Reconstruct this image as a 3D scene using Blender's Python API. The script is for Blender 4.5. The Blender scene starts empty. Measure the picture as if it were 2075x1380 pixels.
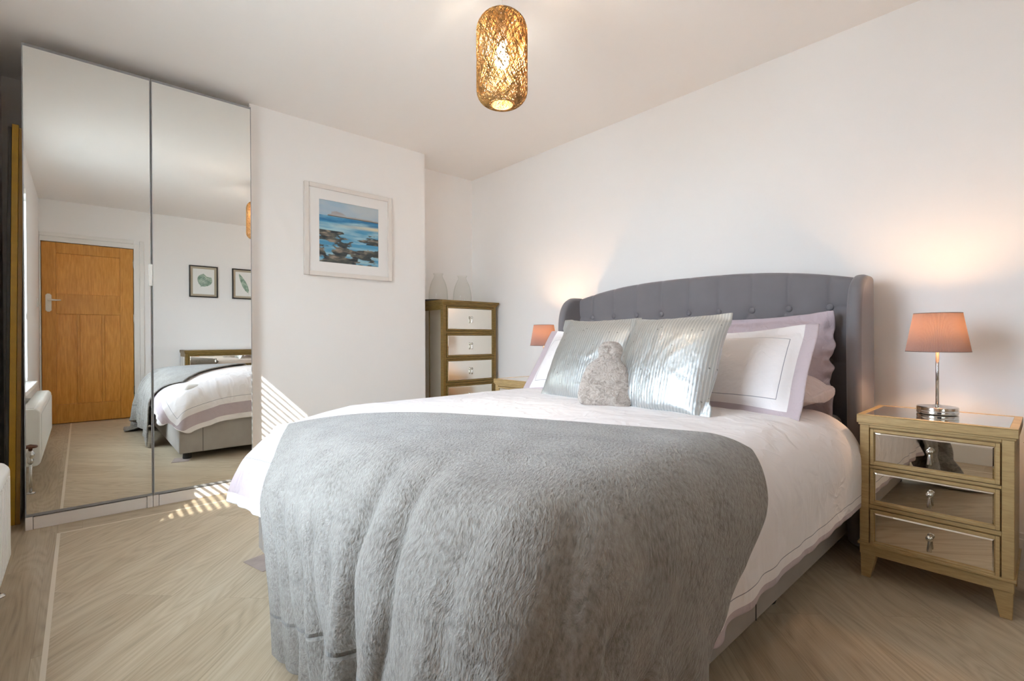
import bpy, bmesh, math, random
import numpy as np
from mathutils import Vector, Matrix, noise
sc = bpy.context.scene
C = sc.collection
R_ = math.radians
random.seed(7)

# ------------------------------------------------------------------ camera
cam_d = bpy.data.cameras.new('camera')
cam = bpy.data.objects.new('camera', cam_d)
C.objects.link(cam)
cam_d.sensor_width = 36.0
cam_d.lens = 977.2125 / 2075 * 36
cam_d.clip_start = 0.02
F = Vector((-0.74542569, 0.66656121, -0.0060576))
U = Vector((-0.00290528, 0.00583862, 0.99997873))
RT = Vector((0.6665824, 0.74542744, -0.00241571))
m = Matrix((RT, U, -F)).transposed().to_4x4()
m.translation = Vector((0, 0, 0.9333))
cam.matrix_world = m
sc.camera = cam

# ------------------------------------------------------------------ light and exposure
sc.view_settings.view_transform = 'Standard'
sc.view_settings.look = 'None'
sc.view_settings.gamma = 1.0
sc.view_settings.use_curve_mapping = False
sc.view_settings.exposure = 0.38
sc.cycles.use_denoising = True
sc.cycles.max_bounces = 14
sc.cycles.diffuse_bounces = 8
sc.cycles.glossy_bounces = 6
sc.cycles.transparent_max_bounces = 24
sc.cycles.sample_clamp_indirect = 8.0
sc.cycles.caustics_reflective = True

WORLD = 16.0
SUN = 8.5
w = bpy.data.worlds.new('sky')
sc.world = w
w.use_nodes = True
bg = w.node_tree.nodes['Background']
bg.inputs[0].default_value = (0.79, 0.93, 1.13, 1)
bg.inputs[1].default_value = WORLD
sd = bpy.data.lights.new('sun', 'SUN')
sun = bpy.data.objects.new('sun', sd)
C.objects.link(sun)
sd.energy = SUN
sd.angle = R_(0.30)
sd.color = (1.0, 0.95, 0.87)
sun.location = (3, -5, 5)
sun.rotation_euler = Vector((-1.4, 1.0, -1.0)).to_track_quat('-Z', 'Y').to_euler()
pd_ = bpy.data.lights.new('window_portal', 'AREA')
portal = bpy.data.objects.new('window_portal', pd_)
C.objects.link(portal)
pd_.shape = 'RECTANGLE'
pd_.size = 1.2
pd_.size_y = 1.62
pd_.cycles.is_portal = True
portal.location = (-1.585, -0.56, 1.375)
portal.rotation_euler = (R_(90), 0, 0)

# ------------------------------------------------------------------ helpers
class MB:
    """collects geometry, then links it as ONE mesh object"""
    def __init__(s):
        s.v = []; s.f = []; s.uv = {}
    def add(s, V, Fc):
        b = len(s.v); s.v += [tuple(x) for x in V]; s.f += [tuple(i + b for i in f) for f in Fc]
        return s
    def box(s, x0, x1, y0, y1, z0, z1):
        V = [(x, y, z) for x in (x0, x1) for y in (y0, y1) for z in (z0, z1)]
        return s.add(V, [(0, 1, 3, 2), (4, 6, 7, 5), (0, 4, 5, 1), (2, 3, 7, 6), (0, 2, 6, 4), (1, 5, 7, 3)])
    def taper(s, a, b, z0, z1):
        """a=(x0,x1,y0,y1) at z0, b at z1"""
        V = []
        for (x0, x1, y0, y1), z in ((a, z0), (b, z1)):
            V += [(x0, y0, z), (x1, y0, z), (x1, y1, z), (x0, y1, z)]
        return s.add(V, [(3, 2, 1, 0), (4, 5, 6, 7), (0, 1, 5, 4), (1, 2, 6, 5), (2, 3, 7, 6), (3, 0, 4, 7)])
    def lathe(s, prof, n=32, c=(0, 0, 0), cap=True, axis='z'):
        V = []; Fc = []
        for r, z in prof:
            for i in range(n):
                a = 2 * math.pi * i / n
                p = (r * math.cos(a), r * math.sin(a), z)
                if axis == 'x': p = (p[2], p[0], p[1])
                if axis == 'y': p = (p[0], p[2], p[1])
                V.append((p[0] + c[0], p[1] + c[1], p[2] + c[2]))
        for k in range(len(prof) - 1):
            for i in range(n):
                j = (i + 1) % n
                Fc.append((k * n + i, k * n + j, (k + 1) * n + j, (k + 1) * n + i))
        if cap:
            Fc.append(tuple(range(n - 1, -1, -1))); Fc.append(tuple((len(prof) - 1) * n + i for i in range(n)))
        return s.add(V, Fc)
    def tube(s, pts, r, n=6, closed=False, cap=True):
        pts = [Vector(p) for p in pts]; V = []; Fc = []; m_ = len(pts)
        up = Vector((0.13, 0.21, 1)).normalized()
        for k, p in enumerate(pts):
            a = pts[(k - 1) % m_] if (closed or k > 0) else p
            b = pts[(k + 1) % m_] if (closed or k < m_ - 1) else p
            t = (b - a)
            if t.length < 1e-9: t = Vector((0, 0, 1))
            t.normalize()
            q = t.cross(up)
            if q.length < 1e-3: q = t.cross(Vector((1, 0, 0)))
            q.normalize(); u = q.cross(t)
            rr = r[k] if isinstance(r, (list, tuple)) else r
            for i in range(n):
                an = 2 * math.pi * i / n
                V.append(p + (q * math.cos(an) + u * math.sin(an)) * rr)
        for k in range(m_ if closed else m_ - 1):
            for i in range(n):
                j = (i + 1) % n; k2 = (k + 1) % m_
                Fc.append((k * n + i, k2 * n + i, k2 * n + j, k * n + j))
        if cap and not closed:
            Fc.append(tuple(range(n))); Fc.append(tuple((m_ - 1) * n + i for i in range(n - 1, -1, -1)))
        return s.add(V, Fc)
    def prism(s, poly, a, b, ax='y'):
        """poly: 2D outline; extruded from a to b along ax"""
        n = len(poly); V = []
        for t in (a, b):
            for p, q in poly:
                V.append({'x': (t, p, q), 'y': (p, t, q), 'z': (p, q, t)}[ax])
        Fc = [tuple(range(n)), tuple(range(2 * n - 1, n - 1, -1))]
        Fc += [(i, i + n, (i + 1) % n + n, (i + 1) % n) for i in range(n)]
        return s.add(V, Fc)
    def grid(s, X, uv=None):
        ny, nx = X.shape[:2]; b = len(s.v)
        s.v += [tuple(map(float, p)) for p in X.reshape(-1, 3)]
        s.f += [(b + j * nx + i, b + j * nx + i + 1, b + (j + 1) * nx + i + 1, b + (j + 1) * nx + i) for j in range(ny - 1) for i in range(nx - 1)]
        return s
    def build(s, name, mat, parent=None, smooth=False, bevel=0, seg=2, subsurf=0, solid=0, loc=None, auto=True, uv=None, weld=False):
        me = bpy.data.meshes.new(name)
        me.from_pydata(s.v, [], s.f); me.update()
        bm = bmesh.new(); bm.from_mesh(me)
        if weld: bmesh.ops.remove_doubles(bm, verts=bm.verts, dist=1e-5)
        if auto: bmesh.ops.recalc_face_normals(bm, faces=bm.faces)
        bm.to_mesh(me); bm.free()
        for mt in (mat if isinstance(mat, (list, tuple)) else [mat]): me.materials.append(mt)
        if uv is not None:
            l = me.uv_layers.new(name='UVMap')
            for lp in me.loops: l.data[lp.index].uv = uv[lp.vertex_index]
        if smooth:
            for p in me.polygons: p.use_smooth = True
        o = bpy.data.objects.new(name, me); C.objects.link(o)
        if parent is not None: o.parent = parent
        if loc is not None: o.location = loc
        if bevel:
            b = o.modifiers.new('bevel', 'BEVEL'); b.width = bevel; b.segments = seg; b.limit_method = 'ANGLE'; b.angle_limit = R_(35)
            if seg > 1:
                for p in me.polygons: p.use_smooth = True
                b.harden_normals = True
        if solid:
            q = o.modifiers.new('thickness', 'SOLIDIFY'); q.thickness = solid; q.offset = -1
        if subsurf:
            q = o.modifiers.new('smooth', 'SUBSURF'); q.levels = subsurf; q.render_levels = subsurf
        return o

def tag(o, label=None, cat=None, group=None, kind=None):
    if label: o['label'] = label
    if cat: o['category'] = cat
    if group: o['group'] = group
    if kind: o['kind'] = kind
    return o
def empty(name, loc, label, cat, group=None, rz=0, rot=None):
    o = bpy.data.objects.new(name, None); C.objects.link(o); o.location = loc
    o.rotation_euler = rot if rot else (0, 0, rz)
    o.empty_display_size = 0.05
    return tag(o, label, cat, group)
def copy_tree(o, parent=None):
    c = o.copy(); C.objects.link(c); c.parent = parent
    for ch in [x for x in C.objects if x.parent == o]: copy_tree(ch, c)
    return c
def shift(o, f):
    """edit the mesh coordinates through a numpy function"""
    me = o.data; a = np.empty(len(me.vertices) * 3); me.vertices.foreach_get('co', a)
    a = f(a.reshape(-1, 3)); me.vertices.foreach_set('co', a.ravel()); me.update()

# ------------------------------------------------------------------ materials
def srgb(r, g, b):
    f = lambda c: (c / 255 / 12.92) if c / 255 <= 0.04045 else ((c / 255 + 0.055) / 1.055) ** 2.4
    return (f(r), f(g), f(b), 1)
class NT:
    def __init__(s, name):
        s.m = bpy.data.materials.new(name); s.m.use_nodes = True; s.t = s.m.node_tree
        s.b = s.t.nodes['Principled BSDF']; s.out = s.t.nodes['Material Output']
    def n(s, typ, **kw):
        x = s.t.nodes.new(typ)
        for k, v in kw.items():
            if k.startswith('i_'):
                key = k[2:]; key = int(key) if key.isdigit() else key.replace('_', ' ')
                x.inputs[key].default_value = v
            else: setattr(x, k, v)
        return x
    def l(s, a, b): s.t.links.new(a, b)
    def set(s, **kw):
        for k, v in kw.items(): s.b.inputs[k.replace('_', ' ')].default_value = v
        return s
    def coord(s, kind='Object', scale=(1, 1, 1), rot=(0, 0, 0), loc=(0, 0, 0)):
        tc = s.n('ShaderNodeTexCoord'); mp = s.n('ShaderNodeMapping')
        mp.inputs['Scale'].default_value = scale; mp.inputs['Rotation'].default_value = rot; mp.inputs['Location'].default_value = loc
        s.l(tc.outputs[kind], mp.inputs[0]); return mp.outputs[0]
    def ramp(s, fac, stops):
        r = s.n('ShaderNodeValToRGB'); e = r.color_ramp.elements
        while len(e) > 1: e.remove(e[0])
        e[0].position = stops[0][0]; e[0].color = stops[0][1]
        for p, c in stops[1:]:
            q = e.new(p); q.color = c
        s.l(fac, r.inputs[0]); return r.outputs[0]
    def noise(s, vec, scale=5, detail=3, rough=0.55, dist=0):
        x = s.n('ShaderNodeTexNoise'); x.inputs['Scale'].default_value = scale; x.inputs['Detail'].default_value = detail
        x.inputs['Roughness'].default_value = rough; x.inputs['Distortion'].default_value = dist
        s.l(vec, x.inputs['Vector']); return x.outputs['Fac']
    def math(s, op, a, b=None, c=None, clamp=False):
        x = s.n('ShaderNodeMath', operation=op); x.use_clamp = clamp
        for i, v in enumerate((a, b, c)):
            if v is None: continue
            if isinstance(v, (int, float)): x.inputs[i].default_value = v
            else: s.l(v, x.inputs[i])
        return x.outputs[0]
    def mix(s, fac, a, b, bt='MIX'):
        x = s.n('ShaderNodeMix', data_type='RGBA', blend_type=bt)
        for i, v in ((0, fac), (6, a), (7, b)):
            if isinstance(v, (int, float)): x.inputs[i].default_value = v
            elif isinstance(v, tuple): x.inputs[i].default_value = v
            else: s.l(v, x.inputs[i])
        return x.outputs[2]
    def bump(s, h, strength=0.3, dist=0.01, nrm=None):
        x = s.n('ShaderNodeBump'); x.inputs['Strength'].default_value = strength; x.inputs['Distance'].default_value = dist
        s.l(h, x.inputs['Height'])
        if nrm is not None: s.l(nrm, x.inputs['Normal'])
        s.l(x.outputs[0], s.b.inputs['Normal']); return x.outputs[0]
    def col(s, c):
        if isinstance(c, tuple): s.b.inputs['Base Color'].default_value = c
        else: s.l(c, s.b.inputs['Base Color'])
        return s

def simple(name, c, rough=0.5, metal=0.0, bump=None, var=0.0, spec=0.5):
    t = NT(name); t.set(Roughness=rough, Metallic=metal)
    t.b.inputs['Specular IOR Level'].default_value = spec
    co = t.coord()
    n = t.noise(co, 14, 4)
    v = max(var, 0.003)
    lo = tuple(x * (1 - v) for x in c[:3]) + (1,); hi = tuple(min(1, x * (1 + v)) for x in c[:3]) + (1,)
    t.col(t.ramp(n, [(0.3, lo), (0.7, hi)]))
    if bump: t.bump(t.noise(co, bump[0], 4), bump[1], 0.002)
    return t.m

M = {}
M['wall'] = simple('white_wall_paint', srgb(246, 244, 242), 0.75, bump=(60, 0.02), var=0.003, spec=0.25)
M['ceiling'] = simple('ceiling_paint', srgb(247, 244, 241), 0.85, bump=(50, 0.02), var=0.003, spec=0.2)
M['gloss_white'] = simple('white_gloss_paint', srgb(238, 236, 232), 0.3, var=0.01)
M['white_lac'] = simple('white_laminate', srgb(232, 226, 220), 0.4, var=0.01)
M['alu'] = simple('brushed_aluminium', srgb(150, 152, 154), 0.4, 0.25)
M['chrome'] = simple('satin_nickel', srgb(205, 203, 198), 0.16, 1.0)
M['black'] = simple('black_plastic', srgb(28, 27, 26), 0.5)
M['cream'] = simple('cream_metal', srgb(226, 219, 205), 0.35)
M['white_pl'] = simple('white_plastic', srgb(240, 240, 238), 0.35)

def mirror_mat(name, tint, rough=0.0):
    t = NT(name); t.set(Metallic=1.0, Roughness=rough); t.col(tint); return t.m
M['mirror'] = mirror_mat('mirror_glass', (0.90, 0.91, 0.89, 1), 0.0)
M['mirror2'] = mirror_mat('bevelled_mirror_glass', (0.86, 0.82, 0.74, 1), 0.015)

def wood_gold():
    t = NT('gold_stained_wood'); co = t.coord(scale=(3, 3, 26))
    n = t.noise(co, 6, 5, 0.6); n2 = t.noise(t.coord(), 7, 3)
    c = t.ramp(n, [(0.3, srgb(168, 140, 92)), (0.7, srgb(200, 172, 122))])
    c = t.mix(t.math('MULTIPLY', n2, 0.35), c, srgb(184, 154, 104))
    t.col(c); t.set(Roughness=0.42, Metallic=0.1); t.bump(n, 0.12, 0.002); return t.m
M['gold'] = wood_gold()
def wood_gold_dark():
    t = NT('antique_gold_wood'); n = t.noise(t.coord(scale=(3, 3, 26)), 6, 5, 0.6)
    t.col(t.ramp(n, [(0.3, srgb(112, 88, 40)), (0.7, srgb(150, 122, 66))])); t.set(Roughness=0.4, Metallic=0.25); return t.m
M['gold2'] = wood_gold_dark()

def plank(name, ang, dark=0.0, seed=0.0, w_=0.19, L=1.22):
    t = NT(name)
    co = t.coord('Object', rot=(0, 0, ang), loc=(seed, seed * 0.37, 0))
    br = t.n('ShaderNodeTexBrick'); t.l(co, br.inputs['Vector'])
    br.offset = 0.37; br.squash = 1.0
    br.inputs['Scale'].default_value = 1.0; br.inputs['Brick Width'].default_value = L; br.inputs['Row Height'].default_value = w_
    br.inputs['Mortar Size'].default_value = 0.0011; br.inputs['Mortar Smooth'].default_value = 0.3; br.inputs['Bias'].default_value = 0.0
    br.inputs['Color1'].default_value = (0, 0, 0, 1); br.inputs['Color2'].default_value = (1, 1, 1, 1); br.inputs['Mortar'].default_value = (0.5, 0.5, 0.5, 1)
    rnd = br.outputs['Color']
    # offset grain per plank
    ad = t.n('ShaderNodeVectorMath', operation='MULTIPLY_ADD'); t.l(rnd, ad.inputs[0]); ad.inputs[1].default_value = (9.3, 4.1, 0); t.l(co, ad.inputs[2])
    v = ad.outputs[0]
    def sc_(s3):
        x = t.n('ShaderNodeVectorMath', operation='MULTIPLY'); t.l(v, x.inputs[0]); x.inputs[1].default_value = s3; return x.outputs[0]
    low = t.noise(sc_((0.9, 5.5, 1)), 1.2, 1, 0.4, 0.25)
    rings = t.math('FRACT', t.math('MULTIPLY', low, 16.0))
    rings = t.math('MULTIPLY', t.math('ABSOLUTE', t.math('SUBTRACT', rings, 0.5)), 2.0)
    fine = t.noise(sc_((2.0, 75, 1)), 2.6, 6, 0.62, 0.05)
    streak = t.noise(sc_((0.7, 13, 1)), 1.6, 4, 0.6, 0.2)
    g = t.math('ADD', t.math('MULTIPLY', fine, 0.50), t.math('MULTIPLY', rings, 0.16))
    g = t.math('ADD', g, t.math('MULTIPLY', streak, 0.42))
    k = 1.0 - dark
    base = t.ramp(g, [(0.28, tuple(x * k for x in srgb(158, 141, 117)[:3]) + (1,)), (0.50, tuple(x * k for x in srgb(192, 175, 149)[:3]) + (1,)), (0.74, tuple(x * k for x in srgb(210, 196, 172)[:3]) + (1,))])
    sepf = t.n('ShaderNodeSeparateColor'); t.l(rnd, sepf.inputs[0])
    tint = t.ramp(sepf.outputs[0], [(0.0, (0.86, 0.84, 0.82, 1)), (0.5, (1, 1, 1, 1)), (1.0, (0.93, 0.92, 0.92, 1))])
    c = t.mix(1.0, base, tint, 'MULTIPLY')
    seam = br.outputs['Fac']
    c = t.mix(t.math('MULTIPLY', seam, 0.35), c, srgb(110, 92, 70))
    t.col(c); t.set(Roughness=0.42)
    t.b.inputs['Specular IOR Level'].default_value = 0.35
    h = t.math('SUBTRACT', t.math('MULTIPLY', fine, 0.4), seam)
    t.bump(h, 0.12, 0.0015)
    return t.m
M['floor_d'] = plank('diagonal_oak_planks', R_(45), 0.0)
M['floor_x'] = plank('border_oak_planks', R_(0), 0.10, 0.31, 0.24)
M['floor_y'] = plank('border_oak_planks_front', R_(90), 0.06, 0.77, 0.15)
M['inlay'] = simple('pale_inlay', srgb(222, 210, 192), 0.45)
M['carpet'] = simple('felt', srgb(176, 160, 152), 0.9, bump=(150, 0.6), var=0.12)
M['ground'] = simple('paving', srgb(196, 192, 184), 0.9, bump=(20, 0.3), var=0.1)
M['render'] = simple('shade_block_render', srgb(190, 184, 172), 0.9, bump=(30, 0.3), var=0.06)

def oak(name, vert=True, k=1.0):
    t = NT(name); co = t.coord(scale=(6, 6, 0.55) if vert else (6, 0.55, 6))
    low = t.noise(t.coord(scale=(3, 3, 0.5) if vert else (3, 0.5, 3)), 2.2, 2, 0.5, 0.8)
    rings = t.math('MULTIPLY', t.math('ABSOLUTE', t.math('SUBTRACT', t.math('FRACT', t.math('MULTIPLY', low, 7.0)), 0.5)), 2.0)
    n = t.noise(co, 14, 5, 0.6)
    g = t.math('ADD', t.math('MULTIPLY', n, 0.88), t.math('MULTIPLY', rings, 0.12))
    f = lambda c: tuple(x * k for x in c[:3]) + (1,)
    t.col(t.ramp(g, [(0.3, f(srgb(188, 122, 36))), (0.7, f(srgb(218, 154, 66)))])); t.set(Roughness=0.35); t.bump(n, 0.08, 0.001); return t.m
M['oak'] = oak('varnished_oak'); M['oak_h'] = oak('varnished_oak_rail', False, 0.95); M['oak_p'] = oak('oak_veneer_panel', True, 1.12)

def fabric(name, c, rough=0.85, sheen=0.4, sc_=260, bs=0.15, var=0.05, wr=None, low=6):
    t = NT(name); t.set(Roughness=rough, Sheen_Weight=sheen, Sheen_Roughness=0.4)
    t.b.inputs['Specular IOR Level'].default_value = 0.2
    co = t.coord(); n = t.noise(co, low, 4)
    lo = tuple(x * (1 - var) for x in c[:3]) + (1,); hi = tuple(min(1, x * (1 + var)) for x in c[:3]) + (1,)
    t.col(t.ramp(n, [(0.3, lo), (0.7, hi)]))
    f = t.noise(co, sc_, 3)
    if wr:
        h = t.math('ADD', t.math('MULTIPLY', f, 0.05), crease(t, co, wr[0]))
        t.bump(h, wr[1], wr[2])
    else: t.bump(f, bs, 0.002)
    return t.m
def crease(t, co, s=3.0):
    """soft folded cloth creases"""
    d = t.noise(co, s * 0.8, 3, 0.5)
    vm = t.n('ShaderNodeVectorMath', operation='MULTIPLY_ADD')
    cb = t.n('ShaderNodeCombineXYZ'); t.l(d, cb.inputs[0]); t.l(d, cb.inputs[2])
    t.l(cb.outputs[0], vm.inputs[0]); vm.inputs[1].default_value = (0.5, 0.5, 0.5); t.l(co, vm.inputs[2])
    a = t.noise(vm.outputs[0], s * 1.6, 2, 0.5, 0.7)
    r1 = t.math('SUBTRACT', 1.0, t.math('MULTIPLY', t.math('ABSOLUTE', t.math('SUBTRACT', a, 0.5)), 5.0), clamp=True)
    b = t.noise(vm.outputs[0], s * 3.7, 2, 0.5, 0.6)
    r2 = t.math('SUBTRACT', 1.0, t.math('MULTIPLY', t.math('ABSOLUTE', t.math('SUBTRACT', b, 0.5)), 6.0), clamp=True)
    return t.math('ADD', t.math('MULTIPLY', r1, 0.7), t.math('MULTIPLY', r2, 0.35))
M['velvet'] = fabric('grey_velvet', srgb(126, 122, 125), 0.8, 0.35, 400, 0.06, 0.05)
M['velvet_base'] = fabric('taupe_velvet', srgb(170, 163, 156), 0.8, 0.3, 400, 0.06, 0.07)
M['lilac'] = fabric('lilac_cotton', srgb(196, 181, 187), 0.85, 0.1, 500, 0.1, 0.02, wr=(4.5, 0.5, 0.008))
M['pink'] = fabric('pale_pink_cotton', srgb(216, 200, 196), 0.85, 0.1, 500, 0.1, 0.02, wr=(4.5, 0.5, 0.008))
M['mattress'] = fabric('mattress_ticking', srgb(225, 220, 214), 0.8, 0.1, 200)

WHITE = srgb(240, 234, 232); LIL = srgb(193, 178, 181); GREY = srgb(150, 147, 152)
def bedlinen(name, rects, crs, base=WHITE):
    """bands and stitched line laid out in the cloth's own UVs (metres from the centre / edge)"""
    t = NT(name); t.set(Roughness=0.8, Sheen_Weight=0.1)
    t.b.inputs['Specular IOR Level'].default_value = 0.25
    tc = t.n('ShaderNodeTexCoord'); sp = t.n('ShaderNodeSeparateXYZ'); t.l(tc.outputs['UV'], sp.inputs[0])
    c = None
    u, v = sp.outputs[0], sp.outputs[1]
    c = rects(t, u, v)
    t.col(c)
    co = t.coord()
    h = t.math('ADD', crease(t, co, crs[0]), t.math('MULTIPLY', t.noise(co, 400, 2), 0.03))
    t.bump(h, crs[1], crs[2]); return t.m
def band(t, d, a, b):
    """1 where a<d<b"""
    return t.math('MULTIPLY', t.math('GREATER_THAN', d, a), t.math('LESS_THAN', d, b))
# ------------------------------------------------------------------ room shell
XB, XA, XC, XL = 0.589, -3.71, -3.427, -4.0     # door wall, right alcove, chimney breast, left alcove
YW, YH, H = -0.33, 2.806, 2.4365                # window wall, headboard wall, ceiling
CB0, CB1 = 0.812, 2.108                         # chimney breast edges
WX0, WX1, WZ0, WZ1, YO = -2.17, -1.0, 0.58, 2.17, -0.53
def S(o): return tag(o, kind='structure')

IY, IX = -0.084, -3.165
fm = MB(); T = -0.12
fl = [((IX, XB + .16), (IY, YH + .02), 0), ((XL - .05, XB + .16), (YW - .25, IY), 1), ((XL - .05, IX), (IY, YH + .02), 2)]
for (x0, x1), (y0, y1), k in fl: fm.box(x0, x1, y0, y1, T, 0)
o = S(fm.build('floor', [M['floor_d'], M['floor_x'], M['floor_y']]))
for p in o.data.polygons: p.material_index = p.index // 6
t = MB(); t.box(IX - .0065, XB, IY - .0065, IY + .0065, 0.0, 0.0008); t.box(IX - .0065, IX + .0065, IY, YH, 0.0, 0.0008)
S(t.build('trim_1', M['inlay']))
S(MB().box(XL - .3, XB + .3, YO - .1, YH + .3, H, H + .15).build('ceiling', M['ceiling']))
S(MB().box(XA - .1, XB + .15, YH, YH + .15, 0, H).build('wall_right', M['wall']))
# door wall with the doorway cut out
DY0, DY1, DZ = -0.315, 0.468, 1.985
b = MB(); b.box(XB, XB + .15, DY1 + .004, YH, 0, H); b.box(XB, XB + .15, YW - .2, DY1 + .004, DZ + .004, H); b.box(XB, XB + .15, YW - .2, DY0 - .004, 0, DZ + .004)
b.box(XB + .06, XB + .15, DY0 - .01, DY1 + .01, -.05, DZ + .01)  # backing added behind the door to close the light gap under it
S(b.build('wall_back', M['wall']))
# wall opposite the door, with chimney breast between two alcoves
poly = [(XL - .12, YO), (XL, YO), (XL, CB0), (XC, CB0), (XC, CB1), (XA, CB1), (XA, YH + .15), (XL - .12, YH + .15)]
S(MB().prism(poly, 0, H, 'z').build('wall_front', M['wall']))
# window wall
b = MB(); b.box(XL - .12, WX0, YO, YW, 0, H); b.box(WX1, XB, YO, YW, 0, H); b.box(WX0, WX1, YO, YW, 0, WZ0 - .02); b.box(WX0, WX1, YO, YW, WZ1, H)
S(b.build('wall_left', M['wall']))
# window
wf = MB(); fw, y0, y1 = .06, YO, YO + .06
wf.box(WX0, WX0 + fw, y0, y1, WZ0, WZ1); wf.box(WX1 - fw, WX1, y0, y1, WZ0, WZ1); wf.box(WX0 + fw, WX1 - fw, y0, y1, WZ0, WZ0 + fw); wf.box(WX0 + fw, WX1 - fw, y0, y1, WZ1 - fw, WZ1)
win = S(wf.build('window_1', M['white_pl']))
g = NT('window_pane_glass'); tr = g.n('ShaderNodeBsdfTransparent'); gl = g.n('ShaderNodeBsdfGlossy'); gl.inputs['Roughness'].default_value = 0.0
tr.inputs[0].default_value = (.97, .98, .97, 1)
fr = g.n('ShaderNodeLayerWeight'); mx = g.n('ShaderNodeMixShader')
g.l(g.math('MULTIPLY', g.math('POWER', fr.outputs['Facing'], 4.0), .35), mx.inputs[0]); g.l(tr.outputs[0], mx.inputs[1]); g.l(gl.outputs[0], mx.inputs[2]); g.l(mx.outputs[0], g.out.inputs[0])
M['glass'] = g.m
MB().box(WX0 + fw, WX1 - fw, YO + .028, YO + .032, WZ0 + fw, WZ1 - fw).build('window_pane', M['glass'], win)
MB().box(-1.58, -1.55, YO + .06, YO + .085, WZ0 + .01, WZ0 + .04).build('window_handle', M['white_pl'], win, bevel=.004)
MB().box(WX0 - .05, WX1 + .05, YO + .06, -.268, WZ0 - .03, WZ0).build('window_sill', M['gloss_white'], win, bevel=.008)
# skirting
def skirt(nm, x0, x1, y0, y1, ax):
    b = MB(); b.box(x0, x1, y0, y1, 0, .125)
    if ax == 'x': b.box(x0, x1, y0 + .006, y1, .125, .148)
    else: b.box(x0 + .006, x1, y0, y1, .125, .148)
    return S(b.build(nm, M['gloss_white'], bevel=.003))
skirt('baseboard_right', XA, XB, YH - .018, YH, 'x')
skirt('baseboard_back', XB - .018, XB, DY1 + .098, YH - .018, 'y')
b = MB(); b.box(XA, XA + .016, CB1, YH - .018, 0, .14); b.box(XC, XC + .016, CB0 + .02, CB1, 0, .14)
S(b.build('baseboard_front', M['gloss_white'], bevel=.003))
b = MB(); b.box(XL + .0, XB - .02, YW, YW + .014, 0, .13)
S(b.build('baseboard_left', M['gloss_white'], bevel=.003))
# outside: ground, and an added block that shades the window
S(MB().box(-9, 6, -12, YO - .15, -.4, -.3).build('ground_outside', M['ground']))
gw = MB().box(1.16, 3.6, -5.2, YO - .16, -.3, 3.0).build('shade_block_outside', M['render']); S(gw)  # unseen block added to shade part of the window from the sun

# ------------------------------------------------------------------ door and its frame (seen in the mirror)
d = MB(); D0, D1 = DY0 + .003, DY1 - .003
xf, xp, xb = XB - .004, XB + .010, XB + .036
st = .105
ys = [(-.197, .339)]
lows = [(-.197, -.030), (-.005, .180), (.205, .343)]
d.box(xf, xb, D0, -.197, .006, DZ - .003); d.box(xf, xb, .343, D1, .006, DZ - .003)
d.box(xf, xb, -.197, .343, 1.866, DZ - .003); d.box(xf, xb, -.197, .343, 1.203, 1.424); d.box(xf, xb, -.197, .343, .006, .212)
d.box(xf, xb, -.030, -.005, .212, 1.203); d.box(xf, xb, .180, .205, .212, 1.203)
door = S(d.build('door_1', M['oak'], bevel=.004))
for (a, c), z0, z1 in [((-.197, .343), 1.424, 1.866)] + [(q, .212, 1.203) for q in lows]:
    pb = MB(); pb.box(xp, xb - .004, a, c, z0, z1)
    pb.build('door_panel', M['oak_p'], door)
hm = MB(); yc = -.257
hm.prism([(yc - .024, 1.24), (yc - .010, 1.225), (yc + .010, 1.225), (yc + .024, 1.24), (yc + .024, 1.405), (yc + .010, 1.42), (yc - .010, 1.42), (yc - .024, 1.405)], xf - .008, xf, 'x')
hm.lathe([(.010, -.045), (.010, 0)], 16, (xf - .004, yc, 1.352), axis='x')
hm.tube([(xf - .045, yc - .004, 1.352), (xf - .050, yc + .02, 1.352), (xf - .048, yc + .06, 1.350), (xf - .042, yc + .10, 1.352)], [.010, .011, .0085, .006], 12)
hm.lathe([(.007, -.010), (.007, -.006)], 16, (xf, yc, 1.29), axis='x')
hd = hm.build('door_handle', M['cream'], door, smooth=False, bevel=.002)
for z in (.28, 1.12, 1.76):
    MB().box(xf - .006, xf + .01, DY1 - .006, DY1 + .006, z, z + .095).build('hinge', M['chrome'], door, bevel=.001)
a = MB()
for off, dep in ((0, .014), (.055, .022)):
    aw = .095
    for (q0, q1, z0, z1) in ((DY1 + .002 + off, DY1 + .002 + (.055 if off == 0 else aw), 0, DZ + .002 + (.055 if off == 0 else aw)),): a.box(XB - dep, XB, q0, q1, z0, z1)
    a.box(XB - dep, XB, DY0 - .012, DY1 + .002, DZ + .002 + off, DZ + .002 + (.055 if off == 0 else aw))
a.box(XB - .014, XB, DY0 - .013, DY0 - .001, 0, DZ + .002)
S(a.build('trim_2', M['gloss_white'], bevel=.003))
sw = empty('light_switch', (0.30, YW + .0, 1.30), 'small white light switch on the window wall near the door', 'light switch')
MB().box(-.043, .043, 0, .009, -.043, .043).build('switch_plate', M['white_pl'], sw, bevel=.003)
MB().box(-.010, .010, .009, .014, -.018, .018).build('rocker', M['white_pl'], sw, bevel=.002)

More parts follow.
